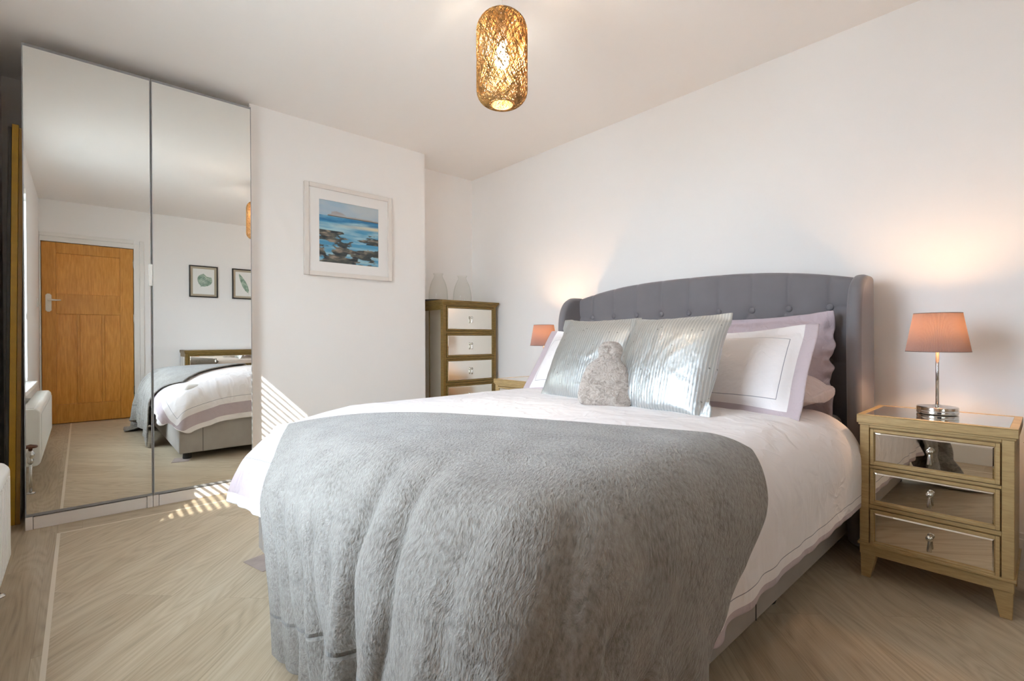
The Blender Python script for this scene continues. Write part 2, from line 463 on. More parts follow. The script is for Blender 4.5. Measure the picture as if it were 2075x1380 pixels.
# ------------------------------------------------------------------ window blind
bl = empty('window_blind', (0, 0, 0), 'white horizontal slatted blind hanging in the window', 'blind')
M['slat'] = simple('painted_slat', srgb(238, 238, 236), 0.45)
s = MB(); z = WZ0 + .075; th = R_(28); yc = -.372
cy, cz = .025 * math.cos(th), .025 * math.sin(th)
zs = []
while z < WZ1 - .06: zs.append(z); z += .043
for z in zs:
    n0 = len(s.v); tk = .0014
    V = []
    for x in (WX0 + .006, WX1 - .006):
        V += [(x, yc - cy, z + cz - tk), (x, yc + cy, z - cz - tk), (x, yc + cy, z - cz + tk), (x, yc - cy, z + cz + tk)]
    s.add(V, [(0, 1, 2, 3), (7, 6, 5, 4), (0, 4, 5, 1), (1, 5, 6, 2), (2, 6, 7, 3), (3, 7, 4, 0)])
s.build('slats', M['slat'], bl)
MB().box(WX0 + .004, WX1 - .004, yc - .028, yc + .028, WZ1 - .048, WZ1 - .002).build('headrail', M['white_pl'], bl, bevel=.003)
MB().box(WX0 + .006, WX1 - .006, yc - .026, yc + .026, WZ0 + .02, WZ0 + .042).build('bottom_rail', M['slat'], bl, bevel=.004)
for x in (WX0 + .15, (WX0 + WX1) / 2, WX1 - .15):
    MB().box(x - .0012, x + .0012, yc - .024, yc - .0225, WZ0 + .04, WZ1 - .04).box(x - .0012, x + .0012, yc + .0225, yc + .024, WZ0 + .04, WZ1 - .04).build('ladder_cord', M['white_pl'], bl)
cd = MB(); cd.tube([(WX1 - .09, YW - .01, WZ1 - .05), (WX1 - .09, YW - .006, 1.14)], .0016, 6).tube([(WX1 - .075, YW - .01, WZ1 - .05), (WX1 - .075, YW - .006, 1.16)], .0016, 6)
pc = cd.build('pull_cord', M['white_pl'], bl)
for x, z in ((WX1 - .09, 1.09), (WX1 - .075, 1.11)):
    MB().lathe([(.004, .05), (.007, .045), (.013, .004), (.012, 0)], 14, (x, YW - .006, z)).build('cord_toggle', M['white_pl'], pc, smooth=True)

# ------------------------------------------------------------------ radiator below the window
rd = empty('radiator', (-1.72, YW, 0), 'white panel radiator mounted below the window', 'radiator')
M['rad'] = simple('radiator_enamel', srgb(238, 237, 232), 0.3)
prof = [(.052, .145), (.125, .145), (.142, .165), (.142, .48), (.125, .50), (.052, .50)]
r_ = MB(); r_.prism(prof, -.73, .73, 'x')
r_.build('radiator_panel', M['rad'], rd, bevel=.010, seg=3)
g_ = MB()
for i in range(30):
    x = -.68 + i * .047
    g_.box(x, x + .02, .1415, .1455, .185, .46)
g_.build('flutes', M['rad'], rd, bevel=.0018)
g_ = MB()
for i in range(46): g_.box(-.70 + i * .0304, -.70 + i * .0304 + .018, .062, .112, .499, .503)
g_.build('top_grille', M['rad'], rd)
for x in (-.5, .5): MB().box(x - .015, x + .015, 0, .06, .16, .46).build('bracket', M['rad'], rd)
vp = MB(); X = -.735 - .075
vp.tube([(X, .10, 0), (X, .10, .20)], .0075, 12)
vp.lathe([(.022, 0), (.022, .004), (.014, .010)], 20, (X, .10, .0))
vp.lathe([(.011, .18), (.015, .19), (.015, .205), (.011, .212), (.019, .225), (.021, .238), (.013, .25), (.009, .275)], 20, (X, .10, 0))
vp.tube([(X, .10, .20), (-.72, .10, .20)], .009, 12)
vv = vp.build('valve', M['chrome'], rd, smooth=True)
MB().lathe([(.006, .272), (.030, .276), (.034, .282), (.030, .289), (.012, .294), (.004, .297)], 24, (X, .10, 0)).build('valve_wheel', simple('turned_walnut', srgb(104, 58, 36), 0.35), vv, smooth=True)

# ------------------------------------------------------------------ mirrored wardrobe
WF, WY0, WY1 = -3.311, -.206, .794
wr = empty('wardrobe', (WF, (WY0 + WY1) / 2, 0), 'tall white wardrobe with two full-height mirror doors', 'wardrobe')
wb = MB(); hw = .5
wb.box(-.585, -.022, -hw, -hw + .018, 0, 2.362); wb.box(-.585, -.022, hw - .018, hw, 0, 2.362)
wb.box(-.585, -.022, -.018, .018, 0, 2.35); wb.box(-.585, -.022, -hw + .018, hw - .018, 2.344, 2.362)
wb.box(-.585, -.022, -hw + .018, hw - .018, .062, .08); wb.box(-.585, -.575, -hw + .018, hw - .018, 0, 2.344)
wb.build('carcass', M['white_lac'], wr)
pl = MB(); pl.box(-.024, -.003, -hw, -hw + .026, 0, .064); pl.box(-.030, -.007, -hw + .028, -.028, 0, .060); pl.box(-.024, -.003, -.026, -.001, 0, .064)
pl.box(-.024, -.003, .001, .026, 0, .064); pl.box(-.030, -.007, .028, hw - .028, 0, .060); pl.box(-.024, -.003, hw - .026, hw, 0, .064)
pl.build('plinth', M['white_lac'], wr, bevel=.0012)
for a_, b_ in ((-hw, -.0015), (.0015, hw)):
    dd = MB(); e = .0045
    dd.box(-.021, -.001, a_, a_ + e, .066, 2.364); dd.box(-.021, -.001, b_ - e, b_, .066, 2.364); dd.box(-.021, -.001, a_ + e, b_ - e, .066, .066 + .013); dd.box(-.021, -.001, a_ + e, b_ - e, 2.364 - .013, 2.364)
    dd.box(-.021, -.008, a_ + e, b_ - e, .079, 2.351)
    dr = dd.build('door', M['alu'], wr)
    MB().box(-.006, -.0015, a_ + e, b_ - e, .079, 2.351).build('mirror_panel', M['mirror'], dr)
    if a_ < -.1:
        MB().box(-.003, .014, b_ - .012, b_ + .004, 1.222, 1.342).build('handle', M['white_pl'], dr, bevel=.003)

# ------------------------------------------------------------------ wrapped boards stored beside the wardrobe
M['yel'] = simple('yellow_board_edge', srgb(186, 144, 26), 0.35, var=0.12)
M['ply'] = simple('brown_board_edge', srgb(150, 112, 42), 0.35, var=0.15)
M['blk'] = simple('black_board_edge', srgb(44, 42, 36), 0.35, var=0.2)
zt = 2.06
def board(y0, y1, x, lean, mt, lab, h=zt, wd=.40):
    e_ = empty('wooden_board', (x, (y0 + y1) / 2, 0.001), lab, 'board', rot=(R_(-.72), 0, 0))
    t_ = (y1 - y0) / 2
    MB().box(-wd, -.006, -t_ + .001, t_ - .001, 0, h).build('board_core', M['white_lac'], e_)
    MB().box(-.006, 0, -t_, t_, 0, h).build('edge_band', mt, e_, bevel=.0015)
    return e_
board(-.2885, -.2755, -3.462, 0.8, M['blk'], 'black edged board leaning in the corner, nearest the window wall', 1.99)
board(-.2745, -.2505, -3.455, 0.8, M['yel'], 'yellow edged board leaning between black board and brown board', 2.005)
board(-.2495, -.2335, -3.452, 0.8, M['ply'], 'brown yellow edged board leaning against the wardrobe side', 1.99)
# ------------------------------------------------------------------ mirrored gold furniture
def knob(parent, x, y, z, k=1.0, mt=None):
    q = MB()
    q.lathe([(.004 * k, 0), (.004 * k, -.012 * k), (.009 * k, -.014 * k), (.0105 * k, -.018 * k), (.008 * k, -.023 * k), (.003 * k, -.025 * k)], 18, (x, y, z), axis='y')
    q.lathe([(.0022 * k, .004 * k), (.0035 * k, 0), (.0075 * k, -.036 * k), (.0068 * k, -.040 * k), (.002 * k, -.0415 * k)], 14, (x, y - .018 * k, z - .006 * k))
    return q.build('knob', mt or M['chrome'], parent, smooth=True)
def chest(root, w, d, h, rows, cols=1, leg=.10, apron=.03, gold=None, side_mirror=False, k=1.0, knobs=(0,)):
    """local frame: x across the front, front face at y=0, depth towards +y, z up. rows: list of (z0,z1) drawer fronts"""
    G = gold or M['gold']; mg = M['mirror2']; hw = w / 2; st = .030
    b = MB(); zt = h - .030; zb = leg + apron
    b.box(-hw, hw, .012, d, zb, zt)                                     # body
    b.box(-hw, -hw + st, 0, .014, zb, zt); b.box(hw - st, hw, 0, .014, zb, zt)   # stiles
    b.box(-hw + st, hw - st, 0, .014, zb - .004, rows[-1][0] - .004)
    b.box(-hw + st, hw - st, 0, .014, rows[0][1] + .004, zt)
    for (a0, a1), (c0, c1) in zip(rows, rows[1:]): b.box(-hw + st, hw - st, .002, .014, c1 + .003, a0 - .003)
    for c in range(1, cols):
        x = -hw + st + (w - 2 * st) * c / cols; b.box(x - .012, x + .012, .001, .014, rows[-1][0] - .004, rows[0][1] + .004)
    b.box(-hw, hw, .0, d, leg, zb)
    b.box(-hw - .006, hw + .006, -.006, d, zb, zb + .010)
    b.build('cabinet_frame', G, root, bevel=.0022)
    tt = MB(); o_ = .009; tz0, tz1 = h - .032, h - .004
    tt.box(-hw - .004, hw + .004, -.004, d, h - .040, tz0)
    tt.box(-hw - o_, hw + o_, -o_, d + .002, tz0, tz1)
    e = .022
    for (x0, x1, y0, y1) in ((-hw - o_, hw + o_, -o_, -o_ + e), (-hw - o_, hw + o_, d + .002 - e, d + .002), (-hw - o_, -hw - o_ + e, -o_ + e, d + .002 - e), (hw + o_ - e, hw + o_, -o_ + e, d + .002 - e)):
        tt.box(x0, x1, y0, y1, tz1, h)
    tp = tt.build('top', G, root, bevel=.0022)
    MB().box(-hw - o_ + e, hw + o_ - e, -o_ + e, d + .002 - e, tz1, h - .0008).build('mirror_panel', mg, tp)
    for i in (-1, 1):
        for y0 in (.004, d - .054):
            x0, x1 = (hw - .052, hw - .002) if i > 0 else (-hw + .002, -hw + .052)
            xt = (hw - .034, hw - .004) if i > 0 else (-hw + .004, -hw + .034)
            yt = (y0, y0 + .030) if y0 < .1 else (y0 + .02, y0 + .05)
            MB().taper((xt[0], xt[1], yt[0], yt[1]), (x0, x1, y0, y0 + .05), 0, leg).build('leg', G, root, bevel=.002)
    cw = (w - 2 * st) / cols
    for (z0, z1) in rows:
        for c in range(cols):
            x0 = -hw + st + cw * c + (.0035 if c == 0 else .015); x1 = -hw + st + cw * (c + 1) - (.0035 if c == cols - 1 else .015)
            f = MB(); e = .011
            f.box(x0, x0 + e, -.004, .012, z0, z1); f.box(x1 - e, x1, -.004, .012, z0, z1); f.box(x0 + e, x1 - e, -.004, .012, z0, z0 + e); f.box(x0 + e, x1 - e, -.004, .012, z1 - e, z1)
            f.box(x0 + e, x1 - e, .004, .012, z0 + e, z1 - e)
            dr = f.build('drawer', G, root, bevel=.0015)
            q = MB(); bv = .007
            V = [(x0 + e, .003, z0 + e), (x1 - e, .003, z0 + e), (x1 - e, .003, z1 - e), (x0 + e, .003, z1 - e),
                 (x0 + e + bv, .0005, z0 + e + bv), (x1 - e - bv, .0005, z0 + e + bv), (x1 - e - bv, .0005, z1 - e - bv), (x0 + e + bv, .0005, z1 - e - bv)]
            q.add(V, [(4, 5, 6, 7), (0, 1, 5, 4), (1, 2, 6, 5), (2, 3, 7, 6), (3, 0, 4, 7), (3, 2, 1, 0)])
            q.build('mirror_panel', mg, dr)
            for kx in knobs: knob(dr, (x0 + x1) / 2 + kx, 0, (z0 + z1) / 2 + .012 * k, k)
    if side_mirror:
        for sgn in (-1, 1):
            X = sgn * hw
            for (y0, y1) in ((.035, d * .52), (d * .56, d - .03)):
                xa, xb_ = (X - .001, X + .002) if sgn > 0 else (X - .002, X + .001)
                MB().box(xa, xb_, y0, y1, zb + .04, zt - .05).build('side_mirror', mg, root)
    return root

ns_rows = [(.441, .578), (.289, .424), (.132, .268)]
n1 = empty('bedside_cabinet', (-.288, 2.268, 0), 'gold three-drawer mirrored bedside cabinet to the right of the bed', 'bedside cabinet', 'mirrored bedside cabinets')
chest(n1, .420, .362, .632, ns_rows, leg=.090, apron=.036)
n2 = copy_tree(n1); n2.location = (-2.512, 2.268, 0)
n2['label'] = 'mirrored bedside cabinet behind the bed, beside the tall chest'
n2.name = 'bedside_cabinet.001'

tc_ = empty('tall_chest', (-3.3, 2.480, 0), 'tall narrow mirrored chest of drawers in the alcove', 'chest of drawers', rz=R_(90))
# local x -> world +y, local +y -> world -x
chest(tc_, .560, .380, 1.243, [(.992, 1.192), (.775, .965), (.565, .752), (.350, .538), (.135, .323)], leg=.08, apron=.035, gold=M['gold2'], side_mirror=True, k=1.0)
MB().taper((-.284, .284, -.004, .380), (-.300, .300, -.018, .382), 1.205, 1.228).box(-.302, .302, -.020, .382, 1.2282, 1.2428).build('cornice', M['gold2'], tc_, bevel=.002)
db = empty('sideboard', (.20, 1.50, 0), 'long mirrored sideboard with gold frame against the door wall', 'sideboard', rz=R_(-90))
chest(db, 1.16, .37, .792, [(.600, .735), (.375, .575), (.15, .35)], cols=1, leg=.09, apron=.035, gold=M['gold2'], side_mirror=True, knobs=(-.27, .27))

# ------------------------------------------------------------------ bedside lamps
def shade_mat():
    t = NT('pleated_shade_fabric'); out = t.out
    di = t.n('ShaderNodeBsdfDiffuse'); di.inputs[0].default_value = srgb(150, 128, 124)
    tl = t.n('ShaderNodeBsdfTranslucent'); tl.inputs[0].default_value = srgb(186, 146, 116)
    mx = t.n('ShaderNodeMixShader'); mx.inputs[0].default_value = 0.042
    t.l(di.outputs[0], mx.inputs[1]); t.l(tl.outputs[0], mx.inputs[2]); t.l(mx.outputs[0], out.inputs[0]); return t.m
M['shade'] = shade_mat()
def emis(name, c, s_):
    t = NT(name); t.set(Emission_Strength=s_); t.b.inputs['Emission Color'].default_value = c; t.col(c); return t.m
M['bulb'] = emis('lit_bulb', (1, .60, .31, 1), 290)
def lamp(loc, lab, rz=0):
    r = empty('table_lamp', loc, lab, 'lamp', 'pair of bedside lamps', rz=rz)
    bs = MB(); bs.lathe([(.050, 0), (.0625, .001), (.0635, .003), (.0635, .012), (.0625, .0135), (.0620, .0145), (.0635, .016), (.0635, .026), (.061, .0285), (.020, .0300), (.014, .034), (.008, .036)], 56)
    bs.build('base', M['chrome'], r, smooth=False, bevel=.0006)
    MB().box(-.006, .006, -.0645, -.0635, .004, .011).build('switch', M['black'], r)
    MB().lathe([(.0055, .034), (.0055, .29)], 18).build('pole', M['chrome'], r, smooth=True)
    s_ = MB(); n = 150; V = []; r0, r1, z0, z1 = .098, .073, .243, .392
    for k in range(5):
        t_ = k / 4; rr = r0 + (r1 - r0) * t_; z = z0 + (z1 - z0) * t_
        for i in range(n * 2):
            a = math.pi * i / n; q = rr + (.0007 if i % 2 else -.0007); V.append((q * math.cos(a), q * math.sin(a), z))
    N = n * 2; Fc = [(k * N + i, k * N + (i + 1) % N, (k + 1) * N + (i + 1) % N, (k + 1) * N + i) for k in range(4) for i in range(N)]
    s_.add(V, Fc); sh = s_.build('lamp_shade', M['shade'], r, auto=False)
    rg = MB(); rg.tube([(r1 * math.cos(a), r1 * math.sin(a), z1) for a in [2 * math.pi * i / 48 for i in range(48)]], .0015, 6, closed=True)
    rg.tube([(r0 * math.cos(a), r0 * math.sin(a), z0) for a in [2 * math.pi * i / 48 for i in range(48)]], .0015, 6, closed=True)
    for i in range(3):
        a = 2 * math.pi * i / 3 + .4; rg.tube([(0.008 * math.cos(a), .008 * math.sin(a), .30), (.082 * math.cos(a), .082 * math.sin(a), .33)], .0012, 6)
    rg.build('shade_ring', simple('shade_trim', srgb(120, 104, 100), .6), sh)
    MB().lathe([(.013, .272), (.015, .28), (.015, .305), (.011, .31)], 18).build('bulb_holder', M['white_pl'], r, smooth=True)
    MB().lathe([(.008, .308), (.019, .322), (.0225, .336), (.019, .350), (.008, .360), (.001, .362)], 20).build('bulb', M['bulb'], r, smooth=True)
    return r
lamp((-.297, 2.50, .632), 'lit lamp with pleated mauve shade on the right bedside cabinet', R_(12))
lamp((-2.455, 2.505, .632), 'lit lamp behind the bed, beside the left headboard wing')

# ------------------------------------------------------------------ pendant
pn = empty('pendant_lamp', (-1.50, 1.29, 0), 'woven rattan pendant lamp hanging from the ceiling', 'pendant lamp')
M['rattan'] = (lambda t: (t.col(t.ramp(t.noise(t.coord(), 60, 2), [(.35, srgb(128, 92, 40)), (.65, srgb(186, 142, 78))])), t.set(Roughness=.6), t.m)[-1])(NT('woven_rattan'))
Rr, z0, z1 = .103, 1.885, 2.255
def prof_pt(s_):
    """s in 0..1 from the rim of the lower hole up over the shoulders to the small top hole"""
    ro, rc = .058, .058
    L = [Rr - rc - ro + .012, math.pi / 2 * rc, (z1 - z0) - rc - .075, math.pi / 2 * .075, Rr - .075 - .012]
    T_ = sum(L); x = s_ * T_
    if x < L[0]: return ro - .012 + x, z0 + .001
    x -= L[0]
    if x < L[1]: a = x / rc; return Rr - rc + rc * math.sin(a), z0 + rc - rc * math.cos(a)
    x -= L[1]
    if x < L[2]: return Rr, z0 + rc + x
    x -= L[2]
    if x < L[3]: a = x / .075; return Rr - .075 + .075 * math.cos(a), z1 - .075 + .075 * math.sin(a)
    x -= L[3]; return Rr - .075 - x, z1
rt = MB(); rnd = random.Random(5)
for k in range(112):
    a = rnd.random() * 6.283; wv = rnd.uniform(.35, 1.7) * rnd.choice((-1, 1)); fq = rnd.uniform(.45, 1.15); ph = rnd.random() * 6.28; n = 130; turns = rnd.uniform(2.6, 3.8)
    lo_, hi_ = rnd.uniform(0.0, .06), rnd.uniform(.86, 1.0); dr_ = rnd.uniform(-.0012, .0012); pts = []
    for i in range(n):
        t_ = i / (n - 1) * turns
        tri = abs(((t_ * fq * 2 + ph) % 2) - 1)
        tri = .5 - .5 * math.cos(math.pi * tri)
        r_q, z_q = prof_pt(lo_ + (hi_ - lo_) * tri)
        an = a + t_ * wv * 5.2 + .10 * math.sin(9 * t_ + ph)
        pts.append(((r_q + dr_) * math.cos(an), (r_q + dr_) * math.sin(an), z_q))
    rt.tube(pts, rnd.uniform(.0007, .0012), 4)
for s_ in (0.0, .02): 
    r_q, z_q = prof_pt(s_); rt.tube([(r_q * math.cos(i * .1309), r_q * math.sin(i * .1309), z_q) for i in range(48)], .0022, 6, closed=True)
r_q, z_q = prof_pt(1.0); rt.tube([(r_q * math.cos(i * .2618), r_q * math.sin(i * .2618), z_q) for i in range(24)], .0016, 6, closed=True)
rt.build('lamp_shade', M['rattan'], pn, auto=False)
MB().lathe([(.0022, 2.255), (.0022, 2.425)], 10).build('cord', M['white_pl'], pn, smooth=True)
MB().lathe([(.045, 2.4365), (.045, 2.430), (.038, 2.418), (.012, 2.411), (.004, 2.410)], 32).build('ceiling_rose', M['white_pl'], pn, smooth=True)
MB().lathe([(.004, 2.258), (.017, 2.24), (.019, 2.20), (.021, 2.135), (.016, 2.13)], 24).build('bulb_holder', M['white_pl'], pn, smooth=True)
fr_ = MB()
for i in range(3):
    a = i * 2.094; fr_.tube([(.019 * math.cos(a), .019 * math.sin(a), 2.19), (.100 * math.cos(a), .100 * math.sin(a), 2.19)], .0012, 6)
fr_.build('shade_carrier', M['white_pl'], pn)
MB().lathe([(.012, 2.132), (.016, 2.120), (.024, 2.100), (.0295, 2.078), (.0290, 2.060), (.021, 2.043), (.010, 2.035), (.001, 2.033)], 28).build('bulb', emis('pendant_bulb', (1, .88, .72, 1), 430), pn, smooth=True)
# ------------------------------------------------------------------ vases and tray on the tall chest
g = NT('clear_vase_glass'); tr = g.n('ShaderNodeBsdfTransparent'); gl = g.n('ShaderNodeBsdfGlossy'); gl.inputs['Roughness'].default_value = 0.02
lw = g.n('ShaderNodeLayerWeight'); lw.inputs[0].default_value = .5
tr_c = g.ramp(lw.outputs['Facing'], [(0.0, (.985, .985, .98, 1)), (.80, (.97, .975, .965, 1)), (.975, (.72, .73, .69, 1)), (1.0, (.42, .43, .38, 1))])
g.l(tr_c, tr.inputs[0])
mx = g.n('ShaderNodeMixShader')
g.l(g.math('ADD', g.math('MULTIPLY', g.math('POWER', lw.outputs['Facing'], 5.0), .25), .012), mx.inputs[0]); g.l(tr.outputs[0], mx.inputs[1]); g.l(gl.outputs[0], mx.inputs[2]); g.l(mx.outputs[0], g.out.inputs[0])
M['vase'] = g.m
def vase(x, y, z, k, lab):
    pr_ = [(.010, .004), (.070, .002), (.0805, .006), (.0815, .014), (.079, .07), (.072, .12), (.058, .165), (.042, .195), (.0335, .212), (.0335, .220), (.038, .232), (.0435, .240)]
    o_ = MB().lathe([(a * k, b * k) for a, b in pr_], 48, cap=False).build('glass_vase', M['vase'], smooth=True, solid=.0022, subsurf=1, loc=(x, y, z))
    return tag(o_, lab, 'vase', 'glass vases on the tall chest')
M['tray'] = simple('dark_slate', srgb(34, 32, 32), 0.4)
tr_ = MB().lathe([(.118, 0), (.125, .002), (.127, .009), (.121, .010), (.118, .006), (.002, .005)], 48, (0, 0, 0)).build('round_tray', M['tray'], smooth=False, loc=(-3.505, 2.262, 1.2435)); tag(tr_, 'dark round tray under the left glass vase', 'tray')
vase(-3.50, 2.285, 1.2492, .98, 'clear glass vase on the dark tray, nearer the chimney breast')
vase(-3.47, 2.515, 1.2435, .98, 'clear glass vase beside the headboard wall, without a tray')

# ------------------------------------------------------------------ carved stand at the right edge
cs = empty('carved_stand', (.023, 2.52, 0), 'dark carved wooden stand partly seen right of bedside cabinet', 'stand')
M['carved'] = simple('carved_dark_wood', srgb(86, 56, 24), .45, var=.35, bump=(60, .5))
q = MB(); pr_ = [(.075, 0), (.080, .01), (.080, .035), (.055, .05), (.035, .07)]
z = .07
while z < .50:
    pr_ += [(.050, z + .005), (.060, z + .014), (.050, z + .024), (.044, z + .028)]; z += .03
pr_ += [(.045, z + .01), (.03, z + .03)]
q.lathe(pr_, 28); q.build('carved_column', M['carved'], cs, smooth=True)
q = MB()
for i in range(7):
    a = i * 6.283 / 7
    q.tube([(.03 * math.cos(a), .03 * math.sin(a), .50), (.075 * math.cos(a), .075 * math.sin(a), .525), (.085 * math.cos(a), .085 * math.sin(a), .555), (.06 * math.cos(a), .06 * math.sin(a), .575)], [.010, .013, .012, .006], 8)
q.lathe([(.03, .49), (.035, .52), (.045, .56), (.075, .575), (.086, .60), (.083, .63), (.06, .645), (.02, .65)], 28)
q.build('carved_top', M['carved'], cs, smooth=True)

# ------------------------------------------------------------------ pictures
def frame(root, w, h, fw, d, mt, nm='picture_frame'):
    b = MB(); b.box(-w / 2, -w / 2 + fw, -d, 0, -h / 2, h / 2); b.box(w / 2 - fw, w / 2, -d, 0, -h / 2, h / 2)
    b.box(-w / 2 + fw, w / 2 - fw, -d, 0, -h / 2, -h / 2 + fw); b.box(-w / 2 + fw, w / 2 - fw, -d, 0, h / 2 - fw, h / 2)
    return b.build(nm, mt, root, bevel=.003)
pic = empty('seascape_picture', (XC + .001, 1.470, 1.690), 'white framed blue seascape painting on the chimney breast', 'picture', rz=R_(90))
W_, H_ = .654, .640
frame(pic, W_, H_, .030, .030, M['white_lac'])
MB().box(-W_ / 2 + .02, W_ / 2 - .02, -.006, -.001, -H_ / 2 + .02, H_ / 2 - .02).build('backing', M['white_lac'], pic)
mt_ = simple('mount_card', srgb(240, 238, 236), .8); aw, ah = .445, .438
b = MB()
for (x0, x1, z0_, z1_) in ((-W_ / 2 + .028, -aw / 2, -H_ / 2 + .028, H_ / 2 - .028), (aw / 2, W_ / 2 - .028, -H_ / 2 + .028, H_ / 2 - .028), (-aw / 2, aw / 2, -H_ / 2 + .028, -ah / 2), (-aw / 2, aw / 2, ah / 2, H_ / 2 - .028)):
    b.box(x0, x1, -.012, -.008, z0_, z1_)
b.build('mount', mt_, pic)
# the painting: brushwork computed per vertex
n = 150; a_ = MB(); X, Z = np.meshgrid(np.linspace(-aw / 2, aw / 2, n), np.linspace(-ah / 2, ah / 2, n))
a_.grid(np.stack([X, np.full_like(X, -.0075), Z], -1))
art = a_.build('painting', None or M['white_lac'], pic, auto=False)
ca = art.data.color_attributes.new('paint', 'FLOAT_COLOR', 'POINT')
def mixc(a, b, t_): t_ = max(0, min(1, t_)); return [a[i] * (1 - t_) + b[i] * t_ for i in range(3)]
SKY1, SKY2, HILL, HILL2, SEA, SEA2, PALE, YEL, ROCK, ROCK2, DARK, TAN = [srgb(*c)[:3] for c in ((163, 189, 208), (186, 198, 205), (168, 163, 166), (120, 96, 70), (74, 150, 192), (40, 118, 168), (160, 200, 212), (220, 208, 178), (92, 96, 88), (62, 70, 70), (34, 46, 56), (160, 146, 132))]
def nz(u, v, sx, sy, s0): return noise.fractal(Vector((u * sx, v * sy, s0)), 1.0, 2.0, 4)
cols = []
for j in range(n):
    for i in range(n):
        u = i / (n - 1); v = j / (n - 1)       # v=1 top
        if v > .755:
            c = mixc(SKY1, SKY2, .5 + nz(u, v, 2, 6, 1) * .9 + (v - .85))
            hh = .76 + .055 * max(0, 1 - abs(u - .28) / .16) ** .6 * (u > .13) + .035 * (u > .2) * (1 - .3 * u) + .006 * nz(u, 0, 9, 1, 3)
            if u > .14 and v < hh: c = mixc(HILL, SKY2, .15 + .4 * nz(u, v, 6, 20, 2))
            if u > .14 and v < .768 + .004 * nz(u, 0, 12, 1, 5): c = mixc(HILL2, ROCK, .4 + nz(u, v, 10, 10, 4))
        else:
            q_ = nz(u, v, 2.2, 16, 7)
            c = mixc(SEA, PALE, .35 + q_ * 1.1 + .3 * math.sin(v * 14))
            if v > .66: c = mixc(c, SEA2, .45 + nz(u, v, 3, 24, 9))
            gy = math.exp(-((v - (.625 + .03 * (u - .5))) / .03) ** 2) * max(0, u - .15) * 1.3
            c = mixc(c, YEL, gy)
            e_ = nz(u, v, 2.6, 7.5, 21) + (.50 - v) * 1.15 - .12 + .25 * math.sin(u * 5 + v * 9) * (.5 - v)
            if v < .52:
                rk = mixc(ROCK, TAN, .5 + nz(u, v, 5, 16, 31) * 1.6 + (u - .5) * .4)
                rk = mixc(rk, ROCK2, .5 + nz(u, v, 4, 12, 35) * 1.8)
                rk = mixc(rk, DARK, nz(u, v, 6, 18, 38) * 1.5 + .1)
                pool = nz(u, v, 2.4, 8, 51)
                f_ = max(0, min(1, (e_ + .16) * 14))
                if pool > .12 and v < .36: f_ *= max(0, 1 - (pool - .12) * 18)
                c = mixc(c, rk, f_)
        cols += [c[0], c[1], c[2], 1]
ca.data.foreach_set('color', cols)
t = NT('seascape_paint'); at = t.n('ShaderNodeAttribute', attribute_name='paint'); t.l(at.outputs['Color'], t.b.inputs['Base Color']); t.set(Roughness=.35)
art.data.materials.clear(); art.data.materials.append(t.m)

blackf = simple('black_frame', srgb(30, 28, 27), .35); card = simple('beige_mount', srgb(186, 174, 152), .8); paper = simple('print_paper', srgb(236, 236, 232), .8)
leafm = (lambda t: (t.col(t.ramp(t.noise(t.coord(), 30, 3), [(.35, srgb(112, 142, 124)), (.65, srgb(178, 196, 178))])), t.set(Roughness=.8), t.m)[-1])(NT('leaf_print_ink'))
def leafpic(y, lab, kind):
    r = empty('leaf_print', (XB - .001, y, 1.655), lab, 'picture', 'framed leaf prints', rz=R_(-90))
    w_, h_ = .312, .400; frame(r, w_, h_, .014, .022, blackf)
    MB().box(-w_ / 2 + .012, w_ / 2 - .012, -.010, -.002, -h_ / 2 + .012, h_ / 2 - .012).build('mount', card, r)
    MB().box(-w_ / 2 + .040, w_ / 2 - .040, -.0115, -.010, -h_ / 2 + .040, h_ / 2 - .040).build('print_paper', paper, r)
    q = MB()
    if kind == 0:   # split round leaf: lobes around a midrib
        tip = Vector((.035, -.075)); base = Vector((-.035, .065)); ax = (tip - base).normalized(); nx_ = Vector((-ax.y, ax.x)); L_ = (tip - base).length
        for sd_ in (-1, 1):
            for k in range(8):
                t0, t1 = k / 8, (k + .80) / 8
                wd = lambda t_: .082 * math.sin(math.pi * min(1, .16 + t_ * .86)) ** .7
                p = [base + ax * L_ * t0, base + ax * L_ * t1, base + ax * L_ * (t1 - .06) + nx_ * sd_ * wd(t1), base + ax * L_ * (t0 - .10) + nx_ * sd_ * wd(t0) * 1.02]
                q.add([(a.x, -.0120, a.y) for a in p], [(0, 1, 2, 3)])
        q.tube([(base.x, -.0122, base.y), (tip.x, -.0122, tip.y)], .0012, 4)
    else:
        tip = Vector((.075, .135)); base = Vector((-.035, -.115)); ax = (tip - base).normalized(); nx_ = Vector((-ax.y, ax.x)); L_ = (tip - base).length
        p = []
        for k in range(21):
            t_ = k / 20; p.append(base + ax * L_ * t_ + nx_ * .034 * math.sin(math.pi * t_) ** .6 * (1.2 - .5 * t_))
        p2 = [base + ax * L_ * (k / 20) - nx_ * .030 * math.sin(math.pi * k / 20) ** .6 * (1.2 - .5 * k / 20) for k in range(21)]
        V = [(a.x, -.0120, a.y) for a in p] + [(a.x, -.0120, a.y) for a in p2]
        q.add(V, [(k, k + 1, k + 22, k + 21) for k in range(20)])
        q.tube([(base.x - .008, -.0122, base.y - .018), (tip.x, -.0122, tip.y)], .0012, 4)
    q.build('leaf', leafm, r, auto=False)
leafpic(1.172, 'black framed print of a round split leaf, nearer the door', 0)
leafpic(1.648, 'black framed print of a long narrow leaf, farther from the door', 1)

